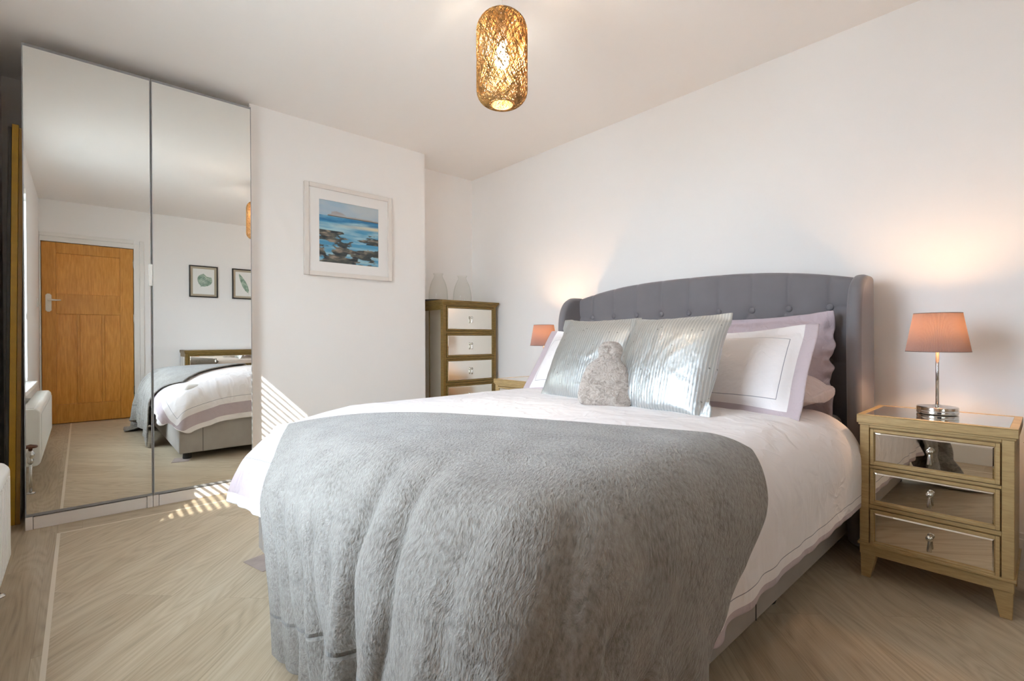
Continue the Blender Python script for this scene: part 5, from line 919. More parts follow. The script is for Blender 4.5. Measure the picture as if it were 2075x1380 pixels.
SHAPES['blanket'] = (54, 58, [
-2505,31,32,31,31,30,31,31,30,31,30,31,30,31,31,31,31,31,31,32,31,32,32,31,33,32,32,32,33,33,32,33,33,32,33,33,32,33,32,32,32,33,32,31,32,32,32,31,32,32,31,32,32,32,32,31,29,27,24,1,-1,0,0,1,0,0,1,-1,1,0,1,0,-1,1,0,0,0,0,0,0,0,1,
-1,0,1,0,0,0,0,0,0,1,0,-1,1,0,0,1,0,0,0,1,0,0,0,1,-1,0,1,0,0,0,-1,-2,-1,-2,16,0,0,1,0,0,0,0,0,1,0,-1,0,0,1,0,0,0,1,-1,1,0,0,0,0,0,0,0,0,0,0,0,0,0,0,1,0,0,0,0,0,0,0,0,1,0,0,0,1,-1,0,1,0,-1,-1,-1,-2,-1,20,0,0,0,0,0,1,0,0,0,0,1,0,0,0,
-1,0,1,-1,1,0,0,0,0,0,1,-1,1,0,0,1,0,0,0,0,0,0,0,0,0,1,-1,1,0,-1,1,0,0,0,1,0,-1,0,-1,-1,-2,-2,-2,20,0,0,0,0,1,-1,0,1,0,0,0,0,0,1,0,0,0,1,-1,0,0,0,1,0,0,0,0,0,0,0,0,0,0,1,0,0,0,1,0,-1,1,0,0,1,-1,0,1,0,0,0,0,-1,-1,-2,-2,-2,-3,20,-1,
1,0,1,-1,1,0,-1,0,1,0,0,1,-1,0,1,0,0,0,0,0,1,-1,1,-1,1,0,0,0,0,0,1,0,-1,0,0,1,0,0,0,0,0,1,-1,1,0,-1,1,0,0,-1,-1,-2,-2,-1,-3,-3,19,1,0,0,0,0,0,0,1,0,-1,0,1,-1,1,0,0,0,0,1,0,0,-1,0,0,1,0,-1,1,0,0,0,0,0,0,1,0,-1,0,0,1,0,0,-1,1,-1,1,0,
0,0,-1,0,-2,-1,-2,-3,-2,-2,20,0,0,0,-1,1,0,0,-1,1,0,0,0,0,0,1,-1,0,0,0,0,0,0,1,0,-1,0,1,-1,0,1,0,-1,1,0,-1,1,0,0,0,0,0,0,0,0,0,0,1,-1,0,-1,-2,-1,-2,-1,-2,-2,-4,19,1,0,-1,1,-1,0,0,1,-1,1,0,-1,1,-1,0,1,0,-1,0,0,1,0,-1,0,1,0,0,0,0,-1,
0,1,-1,1,0,-1,0,0,0,0,0,0,1,-1,1,-1,0,0,-1,0,-2,-1,-2,-2,-2,-3,-1,20,-1,0,1,-1,1,-1,1,-1,0,0,0,0,0,0,0,0,-1,1,0,0,-1,1,0,0,-1,0,0,0,0,0,1,-1,0,0,0,0,0,1,-1,0,0,0,-1,1,-1,1,-1,0,-1,-1,-1,-2,-1,-2,-2,-2,-3,19,0,0,0,0,0,0,-1,1,0,-1,1,
0,0,0,0,-1,1,0,0,0,0,-1,0,0,0,0,0,0,0,0,0,0,0,0,0,0,0,-1,1,0,-1,0,0,0,0,0,0,-2,0,-2,0,-2,-2,-2,-2,-1,-3,20,0,0,-1,1,-1,0,0,0,0,0,-1,1,-1,1,-1,1,-1,0,0,0,0,0,0,0,1,-1,0,0,0,0,0,0,0,-1,1,0,0,0,0,-1,1,-1,1,-1,0,0,-1,0,-2,0,-3,-1,-1,
-2,-2,-3,-1,19,0,0,1,-1,0,0,0,-1,1,0,0,-1,1,-1,1,-1,1,0,-1,0,0,0,1,-1,0,0,0,0,0,0,0,0,0,0,0,0,0,0,-1,1,-1,1,-1,1,0,-2,0,-1,0,-2,-1,-2,-2,-2,-2,-3,-1,19,0,0,0,0,0,0,0,0,-1,0,1,0,-1,1,-1,1,-1,0,1,0,0,0,-1,0,0,1,0,-1,0,1,-1,0,0,1,-1,
0,0,0,0,0,0,0,0,-1,0,0,-1,-1,-2,-1,-2,-1,-2,-3,-2,-1,0,19,1,-1,0,0,0,0,0,0,0,0,-1,0,1,-1,1,-1,1,-1,0,0,0,0,0,1,-1,0,0,1,0,-1,0,0,1,-1,0,0,0,0,0,0,0,0,0,0,0,-1,-1,-1,-1,-3,-1,-2,-3,-1,-3,0,1,19,-1,1,0,0,0,0,0,-1,0,0,0,1,-1,0,0,0,0,
0,0,0,0,0,0,0,0,0,0,0,0,0,0,0,0,0,0,0,0,0,1,-1,0,0,0,0,-1,-1,-1,-1,-2,-1,-2,-2,-2,-3,-1,-2,-2,18,0,0,0,0,0,0,-1,1,0,0,0,-1,1,0,-1,1,-1,1,0,0,0,0,0,0,0,0,0,0,0,0,0,1,-1,0,0,1,-1,0,0,0,1,-1,0,0,-1,0,-2,-2,-1,-2,-2,-3,-1,-2,-2,0,0,13,
1,0,-1,1,0,0,1,0,0,0,0,0,0,0,1,0,0,0,0,0,0,1,0,0,1,-1,1,0,0,0,1,-1,1,0,1,-1,1,0,0,0,0,0,0,-1,-1,-1,-1,-1,-3,-1,-3,-2,-4,-2,1,-1,0,13,-1,1,0,0,0,0,1,0,0,0,0,1,-1,1,0,0,1,0,0,0,1,-1,1,0,0,1,-1,0,1,0,0,1,0,0,0,0,1,0,0,1,-1,1,-1,-1,0,
-2,-1,-3,-1,-3,-2,-4,-2,-1,1,2,2,12,0,0,1,0,0,1,-1,0,1,0,0,0,1,0,-1,1,0,0,0,1,0,0,0,0,1,0,0,1,0,1,0,-1,0,1,0,1,0,0,0,0,1,-1,0,-1,-2,-1,-2,-1,-3,-3,-3,-2,-2,1,-1,1,0,11,1,0,0,0,1,-1,1,1,-1,1,0,0,0,0,1,-1,1,0,1,0,-1,1,1,0,0,0,1,0,0,
0,0,1,0,1,0,0,0,0,1,0,-1,0,-1,-1,-1,-2,-2,-3,-2,-3,-3,-2,0,-1,-1,-2,-2,11,1,0,0,0,0,1,0,0,0,0,1,0,0,0,1,0,-1,1,0,0,1,1,-1,1,-1,1,0,0,1,0,0,1,0,0,0,1,0,1,-1,0,1,-1,-1,-2,-1,-2,-2,-2,-4,-2,-3,0,0,0,-1,0,0,11,0,0,1,0,1,0,0,0,1,0,0,0,
0,0,0,0,1,0,0,1,0,0,0,0,1,0,1,0,0,0,1,0,0,0,1,0,0,0,1,0,-1,-1,-2,0,-3,-2,-2,-3,-2,-4,2,2,2,1,1,-2,-2,11,0,1,0,0,0,0,0,0,0,1,0,0,1,0,0,1,0,0,0,0,1,-1,1,1,0,0,0,1,-1,1,0,0,1,1,0,-1,1,0,0,0,-1,-1,-1,-2,-2,-2,-3,-3,-3,-1,0,0,2,3,2,4,2,
11,0,0,0,1,0,0,0,1,0,0,0,1,-1,1,0,0,0,0,1,0,0,1,0,0,0,1,0,0,1,0,0,0,1,-1,1,1,0,0,0,-1,-1,-1,-1,-3,-2,-2,-3,-3,-3,-1,-2,-1,0,0,2,2,3,10,1,0,0,0,0,1,0,0,0,0,1,-1,1,0,0,0,0,1,0,0,0,0,1,0,0,0,0,0,1,0,1,0,0,1,-1,1,0,1,-1,-1,-1,-1,-2,-2,
-2,-3,-3,-2,-1,0,-1,-2,-4,-4,-2,1,3,11,-1,0,1,0,0,0,1,-1,1,0,-1,1,0,0,0,1,0,0,0,0,0,1,0,-1,1,0,1,0,0,0,0,1,0,0,1,0,0,-1,0,0,-1,-3,-1,-1,-3,-2,-3,-1,0,-1,0,0,0,-6,-5,-5,-3,10,1,0,0,0,0,0,0,1,-1,0,1,0,0,0,0,-1,1,0,0,0,1,-1,0,1,0,1,
-1,1,-1,1,0,0,1,0,0,0,1,0,-1,-1,-2,-1,-2,-2,-1,-3,-1,2,3,1,-2,-3,-3,1,-2,-5,-5,11,-1,1,-1,1,0,0,0,-1,1,0,0,0,0,0,0,1,-1,0,0,1,-1,1,0,0,0,0,0,0,1,0,0,0,0,0,1,0,0,0,-1,-1,-1,-1,-2,-2,-2,-3,0,1,3,4,3,1,-1,-1,-1,-3,-4,10,1,-1,1,-1,0,0,
0,1,0,-1,0,0,0,0,1,-1,1,0,0,0,0,0,0,0,0,0,1,-1,0,0,1,0,0,1,0,0,0,0,0,-1,-1,-2,-2,-2,-3,-1,-3,-3,0,4,4,5,6,4,1,0,-3,10,0,0,0,0,0,0,0,0,0,1,0,0,0,0,-1,1,0,0,0,-1,1,0,0,0,0,0,-1,1,0,1,-1,1,0,-1,0,1,0,-1,0,0,-1,-2,-1,-3,-2,-2,0,-2,-6,
-5,4,6,4,6,6,6,5,10,-1,1,0,0,0,0,0,0,0,0,0,0,0,0,0,0,0,0,0,1,-1,0,0,0,1,-1,1,0,0,-1,1,-1,0,1,0,0,-1,0,0,-1,-1,0,-3,-2,-2,-1,0,0,0,-3,-9,-3,4,5,6,7,6,9,1,-1,0,0,1,0,0,0,0,0,0,0,0,0,0,0,0,0,0,-1,1,0,0,0,-1,1,0,-1,0,1,-1,1,0,0,0,-1,0,
0,-2,-1,0,-2,2,5,-1,-5,-4,-1,0,-1,-4,-5,-5,-1,4,5,7,9,-1,1,0,0,0,0,0,0,0,0,0,0,0,0,0,0,0,0,0,0,0,0,0,0,0,0,-1,1,0,-1,1,-1,0,0,0,0,-1,-1,0,-1,-2,-1,-1,7,9,4,-4,-8,-6,-3,0,-2,-5,-4,-5,0,1,8,0,0,0,0,0,0,0,0,0,0,0,0,0,1,0,-1,0,0,0,1,
-1,0,0,0,0,0,0,0,0,0,-1,0,0,0,-1,0,0,-1,-1,-1,-2,-1,-3,0,10,12,7,-1,-4,-5,-3,-4,-4,-5,-5,-5,-3,7,1,-1,0,1,-1,1,0,0,0,0,0,0,0,0,0,0,0,0,0,0,0,0,-1,0,1,-1,0,0,0,-1,0,1,-1,-1,1,-1,-1,-1,-1,-2,-1,-1,-3,-4,3,11,14,9,1,-1,-2,-4,-3,-4,-5,
-7,-2,7,0,0,0,0,1,-1,0,0,1,0,0,0,0,-1,0,1,-1,0,1,-1,0,0,0,0,-1,0,1,-1,-1,1,0,-1,0,0,-1,-1,-1,0,-3,-1,-1,6,-1,-9,-5,3,11,16,10,2,0,1,-1,-4,-3,-5,-6,7,0,0,0,0,0,0,1,0,-1,0,0,0,0,1,0,-1,1,0,-1,0,0,-1,1,-1,0,0,-1,0,1,-1,0,-1,0,0,-1,-1,
0,-1,0,-6,-2,3,11,-4,-11,-5,3,10,15,12,2,-1,2,2,-2,-2,-8,7,0,1,0,0,-1,1,-1,0,0,0,0,0,1,-1,0,0,0,-1,0,0,0,0,-1,1,-1,0,0,0,-1,0,-1,0,0,-1,-1,0,-2,3,1,-2,-8,-3,7,12,-7,-11,-6,2,10,15,14,5,-2,1,2,0,-4,8,0,-1,0,0,1,-1,1,0,0,0,0,0,-1,0,
0,0,-1,1,-1,0,0,-1,0,0,0,0,-1,0,-1,0,0,0,-2,0,-1,-2,0,0,4,4,-5,-10,-2,9,12,-9,-11,-5,1,9,14,15,8,0,0,0,-2,8,0,0,0,0,0,0,-1,0,0,0,0,0,0,0,-1,0,1,0,-1,0,-1,0,0,-1,0,-1,1,-2,1,-1,0,-1,-1,0,-2,-1,-1,0,2,6,4,-11,-9,1,10,12,-9,-12,-5,1,
8,14,15,9,1,-1,0,9,-1,0,0,0,-1,1,0,0,0,-1,0,0,0,0,0,0,-1,0,-1,0,0,-1,0,0,0,-1,-1,1,-2,1,-1,-1,0,-1,0,-4,0,-2,-1,6,10,-1,-13,-8,3,11,11,-9,-11,-5,1,6,14,16,9,0,1,8,1,0,-1,0,1,-1,0,0,-1,1,0,-1,0,-1,0,0,1,-2,1,-1,-1,0,0,0,0,-1,0,-2,1,
-1,0,-1,-2,1,-1,-4,-1,0,-1,0,10,9,-7,-13,-6,4,12,11,-8,-10,-4,1,4,13,16,8,0,8,-1,0,1,0,-1,0,0,0,1,-1,0,0,-1,0,0,0,0,-1,-1,1,-1,0,0,0,-2,0,0,0,-1,0,0,-2,-1,-1,1,-2,-3,-1,1,-4,4,12,7,-10,-13,-4,4,13,11,-8,-7,-2,1,2,12,17,5,8,0,-1,0,
0,0,0,0,0,-1,1,-1,0,0,0,0,0,-1,-1,1,-1,-1,1,0,-1,-1,0,0,-1,-1,1,-1,-1,-1,0,-1,-1,-4,-1,0,-1,-3,9,12,3,-12,-11,-3,5,13,11,-8,-4,-1,0,3,15,16,6,0,1,-1,0,0,0,0,0,0,0,0,-1,1,-1,1,0,-2,0,0,0,-1,0,0,0,-1,0,0,-2,1,-1,0,-1,-2,-1,1,0,-5,-1,
-1,3,-7,1,11,12,-1,-11,-9,-2,5,12,8,-7,-1,0,-1,4,20,6,0,-1,1,-1,0,0,0,0,0,0,0,1,-1,0,0,0,-1,-1,1,-1,0,0,-1,0,-1,0,0,-1,-1,0,1,-1,-3,0,1,2,-5,-6,1,2,-1,-7,5,12,11,-5,-9,-7,-1,4,12,3,-4,0,1,0,6,5,0,0,0,0,0,0,0,0,0,0,-1,1,0,0,-1,0,-2,
1,1,-1,0,-1,1,-2,-1,1,-1,0,0,0,-2,0,-2,-1,0,2,-1,-5,-4,2,4,-7,-4,6,12,9,-6,-6,-4,0,3,9,0,-1,0,-1,1,5,0,0,0,0,0,0,0,-1,1,-1,1,-1,0,0,0,-1,0,0,0,-1,0,0,-1,0,-1,0,0,0,-2,0,0,-1,-2,-2,1,3,1,-6,-4,-1,5,-1,-9,-1,9,10,4,-4,-2,-1,0,2,4,0,
-1,1,-1,5,0,0,-1,0,0,0,0,0,0,0,0,1,-2,1,0,-1,-1,1,-1,0,-1,0,0,-1,0,0,0,-1,-1,0,0,-1,-2,-2,0,2,3,-4,-5,-3,3,7,-7,-9,1,9,9,-2,1,1,0,0,1,0,1,-1,0,5,-1,1,0,0,0,0,-1,1,-1,0,0,0,0,0,0,-1,-1,1,0,-1,-1,0,0,-1,-1,0,0,0,-1,-1,0,0,-2,-3,-1,2,
5,-1,-7,-4,0,5,5,-9,-9,4,9,4,2,1,-1,1,0,0,-1,1,0,5,0,-1,0,0,0,0,0,0,0,0,1,-2,0,0,0,-1,0,0,0,-1,-1,1,-1,-1,0,-1,0,0,-1,-1,1,0,-2,-3,-1,1,4,2,-6,-6,-2,4,7,1,-10,-7,5,10,2,-1,0,-1,1,0,1,-1,0,2,0,0,1,0,-1,0,1,-1,1,0,-1,1,0,0,0,-2,0,0,
0,-1,1,-1,0,0,-1,0,0,0,-2,0,0,1,-1,-3,-3,2,2,4,-4,-5,-4,1,4,7,1,-9,-6,7,3,1,1,0,0,1,-1,1,0,1,0,0,-1,0,1,0,0,1,-1,0,1,-1,0,0,0,0,0,0,-1,0,-1,0,1,-1,0,0,0,-1,0,0,0,0,1,-4,-1,0,3,2,-1,-6,-2,-1,2,4,5,2,-3,-4,2,0,0,1,0,0,1,-1,1,764,17,
16,17,17,18,18,18,19,19,19,20,19,20,19,19,20,19,19,19,19,19,18,19,18,17,18,17,17,17,16,17,16,16,16,16,16,16,16,16,16,16,17,16,17,17,17,18,17,18,17,17,17,17,17,16,17,16,-12,-1,0,0,0,0,0,0,0,0,0,-1,0,-1,1,0,-1,0,0,-1,0,-1,0,-1,0,1,
-1,0,-1,0,0,-1,0,0,-1,0,0,0,0,0,0,0,-1,1,-1,0,0,0,0,-1,0,0,0,-1,0,0,0,0,-8,0,0,-1,0,0,0,0,0,-1,0,0,0,0,-1,0,0,0,0,0,0,0,0,0,-1,-1,0,0,1,-1,0,0,-1,0,1,-1,0,-1,0,0,0,0,1,-1,1,-1,0,-1,0,1,0,-1,0,0,0,0,-1,1,-9,-1,-1,1,0,-1,0,0,-1,1,0,
-1,0,0,0,0,-1,0,-1,1,-1,0,0,-1,0,0,0,0,-1,0,0,-1,1,-1,0,0,0,0,0,0,0,0,-1,0,0,0,0,0,0,-1,0,0,0,0,-1,1,0,-1,-10,0,0,-1,-1,1,-1,0,0,0,-1,1,0,-1,0,-1,1,-1,1,-1,0,-1,0,0,0,0,0,-1,0,0,-1,1,-1,0,-1,1,-1,0,0,0,-1,0,1,0,-1,1,-1,0,0,0,-1,1,
-1,0,0,-1,0,0,-10,-1,0,0,0,-1,0,0,0,-1,1,-1,0,0,-1,1,-1,0,-1,0,0,1,-1,0,0,-1,0,0,-1,0,0,0,0,0,0,-1,0,0,-1,0,1,0,-1,0,0,0,0,0,-1,0,0,0,0,0,0,0,0,-1,-9,-1,-1,0,0,-1,0,0,-1,0,0,0,-1,0,0,-1,1,-1,0,0,-1,0,0,0,-1,1,-1,-1,1,-1,0,-1,0,0,0,
-1,0,0,1,-1,0,-1,0,0,1,-1,0,0,0,-1,1,-1,0,0,-1,0,0,0,-10,0,0,-2,0,0,0,-1,0,0,-1,0,0,0,0,-1,-1,1,-1,0,0,-1,0,0,0,-1,0,0,0,0,-1,0,0,-1,0,0,0,0,-1,0,-1,1,-1,0,-1,0,1,-1,0,0,-1,0,0,0,0,0,-1,0,-9,-1,-1,0,-1,-1,0,0,0,-1,0,-1,0,0,-1,1,-1,
0,0,-1,0,0,-1,0,0,-1,0,0,-1,0,0,0,-1,0,-1,0,0,-1,0,0,0,0,0,0,0,0,-1,0,-1,0,0,0,-1,0,0,-1,0,1,-10,0,-1,0,-1,0,-1,-1,0,0,-1,0,0,-1,0,0,0,-1,0,0,-1,0,0,-1,0,0,-1,0,0,-1,0,-1,0,0,0,0,-1,0,0,-1,0,-1,1,-1,0,-1,0,0,0,0,-1,0,0,-1,0,0,0,-1,
-9,-1,-1,-1,0,-1,-1,0,0,-1,0,0,-1,0,0,-1,0,0,-1,0,0,-1,0,0,-1,0,0,0,-1,0,0,-1,0,-1,0,0,-1,0,-1,1,-1,0,-1,0,0,0,0,-1,0,0,0,-1,0,-1,0,0,-1,0,-9,-1,0,-1,-1,0,-1,0,-2,1,-1,0,-1,0,0,-1,0,-1,1,-1,0,0,-1,0,0,-1,0,-1,0,0,-1,1,-1,0,-1,-1,1,
-1,0,-1,1,-1,0,0,-1,0,-1,0,0,-1,0,0,0,0,0,-1,0,0,-9,-1,-1,0,-1,-1,0,-1,0,-1,0,-1,1,-1,-1,0,0,0,-1,0,-1,0,0,-1,0,1,-1,0,-1,0,0,-1,-1,0,0,0,-1,0,0,0,-1,0,0,-1,0,0,0,0,0,-1,0,-1,0,0,-1,0,0,-1,-9,-1,0,-1,-1,0,-1,-1,0,-1,0,0,-1,0,0,-1,
-1,0,0,0,0,-1,0,0,-1,0,0,-1,0,-1,0,0,0,0,-1,0,-1,0,0,-1,0,0,0,0,0,-1,0,0,-1,1,-1,0,-1,0,0,0,-1,0,-9,0,-1,-1,0,-1,-1,0,-1,-1,-1,0,-1,0,0,0,0,-1,0,-1,0,0,0,0,0,-1,-1,0,0,0,0,-1,0,-1,0,-1,1,-1,-1,1,-1,0,-1,1,-1,1,-1,-1,1,-1,0,0,0,-1,
0,-1,1,-1,-9,-1,-1,0,-1,-1,0,-1,-1,0,0,-1,0,-1,-1,1,-1,0,0,0,-1,0,0,-1,0,-1,1,0,-1,0,-1,0,-1,0,0,0,-1,0,0,-1,1,-1,0,-1,1,-1,0,0,-1,0,0,0,-1,0,0,0,-1,1,-9,-1,0,-1,-1,0,-1,-1,0,-1,-1,-1,0,0,0,-1,0,0,-1,-1,1,0,-1,0,-1,1,-1,-1,1,-1,-1,
0,1,-1,-1,0,0,0,-1,0,-1,1,0,0,-1,0,0,0,0,0,-1,-1,1,0,-1,0,0,-1,-10,0,-1,0,0,-2,0,-1,-1,0,-1,-1,-1,0,-1,0,0,-1,0,1,-1,-1,0,0,0,-1,0,0,-1,0,1,-1,-1,0,0,-1,0,-1,1,-1,0,0,0,0,0,0,-1,0,0,-1,1,0,-1,0,0,-1,0,0,-9,0,-1,-1,-1,0,-1,-1,0,-2,
0,0,-1,-1,0,-1,-1,1,-1,-1,1,0,-1,0,0,0,-1,0,0,-1,-1,0,0,0,-1,0,-1,1,-1,0,0,0,-1,0,0,0,1,0,-1,0,-1,0,0,0,-1,1,0,0,-8,-2,0,-1,0,-1,-1,0,-2,0,-1,-1,0,-1,-1,0,0,-1,0,0,-1,0,0,-1,0,0,0,0,-1,0,0,-1,0,-1,0,0,0,-1,0,0,0,-1,1,0,0,0,-1,0,0,
0,0,0,0,-1,1,-1,0,-1,-9,0,0,-1,-1,-1,0,-1,0,-1,-1,-1,-1,-1,0,-1,-1,0,-1,0,0,0,0,0,0,-1,0,-1,0,0,-1,1,-1,0,0,-1,-1,0,0,0,0,0,0,0,0,-1,1,0,0,0,0,-1,0,0,-1,0,0,0,-8,0,-1,-1,-1,0,-1,-1,-1,0,-1,-1,-1,0,-1,-1,0,-1,0,0,-1,0,0,0,-1,0,-1,1,
-1,0,0,-1,-1,0,0,-1,1,-1,0,0,-1,1,0,0,0,0,0,0,0,0,-1,1,-1,0,0,0,-1,0,-7,-1,-1,0,-1,0,-1,-1,-1,-1,0,-1,0,-2,-1,0,-1,-1,0,0,0,-1,0,-1,0,0,0,-1,1,-1,-1,0,0,-1,0,0,-1,0,0,0,0,0,0,0,0,1,-1,0,0,0,0,-1,1,0,0,-1,0,0,-8,0,0,-1,0,-1,-1,0,-1,
-1,-1,0,-2,0,0,-2,-1,0,0,-1,-1,0,-1,0,0,0,0,-1,-1,0,1,-1,0,0,-2,0,0,0,-1,0,1,0,0,0,0,0,1,-1,0,0,0,0,-1,0,0,1,1,0,-6,-1,-1,0,0,-1,-1,-1,0,-1,-1,-1,0,-1,-2,0,0,-1,-1,-1,0,-1,0,0,-1,-1,0,0,0,0,-1,0,-1,0,0,0,-1,0,0,0,0,0,0,1,0,0,0,0,0,
-1,0,1,0,-1,0,-1,-1,0,-6,-1,0,-1,-1,0,0,-1,-1,0,-1,-1,-1,-1,0,-1,-2,1,-1,-1,0,-1,0,-1,0,-1,-1,0,0,-1,0,-1,0,-1,0,-1,0,0,0,0,1,0,0,0,0,0,0,0,0,0,0,-1,0,1,0,1,-1,-1,-6,1,-1,-1,0,-2,0,0,-1,-1,-1,0,-1,-1,-1,-1,0,-1,-1,0,-1,0,-2,0,-1,0,
0,-1,-1,0,0,0,-1,0,-1,0,-1,0,0,1,-1,0,1,0,0,0,0,0,-1,0,0,-1,0,0,1,0,2,1,-4,-1,0,0,-2,0,-1,-1,0,-1,-1,-1,-1,0,-1,-1,0,-1,0,-2,-1,-1,0,-1,0,-1,-1,0,0,-1,-1,-1,1,-1,0,-1,0,0,0,-1,1,0,0,0,1,0,-1,0,0,1,-1,0,-1,0,-1,0,-1,2,-3,0,-1,-1,0,
-1,-1,-1,-1,0,-1,0,-1,-1,-1,-1,0,-1,-1,0,-1,-1,-1,-1,-1,0,-1,0,-1,-1,0,0,-2,-1,0,0,-1,0,0,1,-1,1,0,0,0,0,0,0,0,-1,1,0,1,-1,-1,-1,-1,-2,-2,0,-1,0,-1,0,-1,-1,-1,-1,-1,-1,-1,0,-1,0,-1,-2,-1,0,-1,-1,0,-1,-1,-1,0,-1,-1,0,-1,-1,0,0,-2,
-1,1,-1,0,0,1,0,0,0,0,0,0,0,0,-1,-1,0,0,2,1,1,0,-2,0,-1,0,-1,0,-2,0,-1,0,-2,0,-2,0,-2,0,0,-1,0,-1,-2,-1,0,-1,-1,0,-1,-1,-1,-1,0,-1,-1,0,-1,-1,0,-1,0,1,-1,1,-1,1,0,0,0,0,-1,0,1,1,-2,-2,-1,1,2,2,4,-1,0,0,1,-1,0,-2,0,-1,-1,-1,0,-1,-1,
-2,0,-1,-1,-1,0,-1,-1,-1,-1,-1,-1,0,-1,0,-1,-1,0,-2,-1,0,-1,0,0,0,1,-1,1,0,0,0,-1,0,0,-1,0,0,2,1,-3,-2,-2,1,1,0,0,0,-1,0,1,0,-1,-2,0,-1,-1,-1,-1,0,-2,-1,-1,0,-2,0,-1,-1,0,-2,0,-1,-1,-1,-1,0,-1,0,-1,-1,0,0,0,0,0,0,1,0,0,0,0,-2,-2,0,
0,-1,1,1,2,0,-2,-3,-2,0,0,0,0,0,-1,0,0,1,-1,-1,-1,-1,-1,-1,-1,-1,-1,-2,0,-1,-1,-1,-1,0,-1,-1,0,-1,-1,-1,0,-1,-1,0,-1,0,1,-1,1,1,0,0,1,-1,2,2,-3,-5,-2,-1,-1,0,1,1,2,0,-1,0,0,0,0,0,0,0,0,-1,1,-1,-1,0,-1,-1,-1,-1,-1,-1,-2,-1,-1,0,-1,
0,-1,-1,-1,-1,0,-1,-1,-1,0,-1,0,0,0,1,0,1,0,2,1,-2,-3,4,7,-1,-8,-3,-3,-3,-1,0,0,2,1,0,0,0,0,0,0,0,0,0,-1,1,0,-1,1,-1,-2,-1,-2,-1,0,-1,-1,-2,0,-2,0,-1,-1,0,-1,0,-1,0,-1,-1,1,0,1,0,1,0,1,-1,2,4,-4,-6,4,12,4,-7,-7,-5,-4,-4,-2,-1,0,0,
0,0,0,0,0,-1,1,0,0,-2,1,1,-1,0,-1,0,-1,-1,-1,-2,-1,0,-2,0,-2,0,-1,0,0,-1,-1,0,-1,0,0,1,0,1,0,1,0,-3,0,4,6,-6,-8,2,14,11,-1,-8,-8,-6,-5,-5,-2,0,0,0,0,0,0,0,0,0,-1,0,2,0,-1,-2,0,1,1,-1,-2,-1,-1,-1,0,-2,0,-1,-1,-1,-1,0,0,-1,0,0,0,0,1,
-2,1,2,1,-4,-3,0,5,9,-7,-9,-1,12,14,7,-7,-10,-6,-6,-10,-1,0,0,1,0,-1,0,1,0,-2,2,0,0,-1,-2,2,1,0,0,-1,-3,-1,2,-1,-1,-1,-1,0,0,-1,-1,-1,0,-1,1,0,1,0,-4,-3,1,3,4,-8,-3,1,6,11,-8,-10,-3,9,13,10,-2,-9,-4,-18,0,0,0,0,0,-1,2,-1,0,-2,2,0,
-1,-2,0,3,1,-1,-1,-3,-1,1,3,0,0,-1,-2,-2,0,1,-1,1,-2,-3,0,3,2,0,-5,-5,-2,0,6,1,-8,-2,0,6,12,-6,-12,-4,7,13,8,-2,-11,-9,0,0,0,0,0,0,0,1,-3,1,3,-1,-1,-3,2,3,-2,0,-1,-4,0,3,2,0,0,-1,-5,-1,4,1,0,-1,-2,-6,0,4,4,1,-1,-11,-3,-1,0,8,-2,-8,
-1,-1,6,11,-4,-11,-7,6,12,4,-6,-3,0,0,0,0,-1,1,1,-2,-1,2,1,-1,-2,0,2,1,-1,0,-2,-3,1,4,1,-1,-1,-1,-4,1,2,3,0,-1,-5,-3,0,1,5,1,2,-8,-10,-1,-1,2,9,-5,-9,0,-1,5,9,-2,-10,-7,6,10,3,-2,0,0,0,-1,0,1,1,-2,-1,4,-1,-1,-3,1,3,0,-1,-1,-4,0,2,
3,0,0,0,-5,-1,1,4,1,0,-1,-5,-1,-2,1,3,1,5,0,-14,-7,1,-2,3,8,-6,-8,-1,-1,5,6,0,-10,-7,10,9,2,-1,1,0,0,0,1,-2,-1,2,1,0,-2,-2,2,3,-1,-1,-1,-4,1,3,2,-1,0,0,-4,0,1,2,1,0,-1,-3,-3,-1,0,2,3,4,4,-9,-14,-4,2,-2,6,7,-9,-7,-1,-2,3,3,-2,-7,0,
14,6,0,-1,1,0,0,0,0,-1,1,2,-2,-3,0,3,3,-2,-1,-2,-3,2,3,2,-2,0,-2,-3,1,1,2,0,1,-1,-2,-2,-3,-1,1,4,1,8,-1,-14,-11,-1,0,-2,7,7,-11,-6,0,-1,2,3,-2,-8,6,21,0,0,0,-1,1,0,-1,0,2,1,-2,-2,1,3,0,0,0,-5,-1,2,2,1,-1,0,-1,-3,0,2,1,2,-1,-1,-2,
-2,-2,-1,-1,4,3,5,6,-9,-15,-9,2,-1,0,7,7,-14,-7,0,-1,3,3,-2,-5,13,0,0,-1,1,0,0,-2,1,2,0,-3,-1,3,2,1,0,-3,-4,0,3,2,1,0,-2,-2,-2,1,2,1,0,0,-1,0,-3,-2,-3,-1,4,6,3,4,0,-12,-14,-7,2,-1,1,7,6,-13,-7,0,-1,1,2,-1,-4,0,0,0,0,0,0,0,0,2,-2,
-2,0,2,2,1,-2,-2,-3,2,1,2,0,2,0,-5,-1,1,1,0,2,2,-2,-1,-2,-4,-2,-2,0,4,6,6,4,-6,-13,-13,-5,0,0,1,6,4,-10,-6,-2,0,1,-1,0,-1,1,0,0,0,-1,0,2,0,-2,-1,1,2,2,0,-2,-3,-2,1,2,2,1,1,-2,-3,1,0,0,0,4,1,-2,-2,-1,-3,-4,-3,-1,3,6,7,6,0,-9,-14,
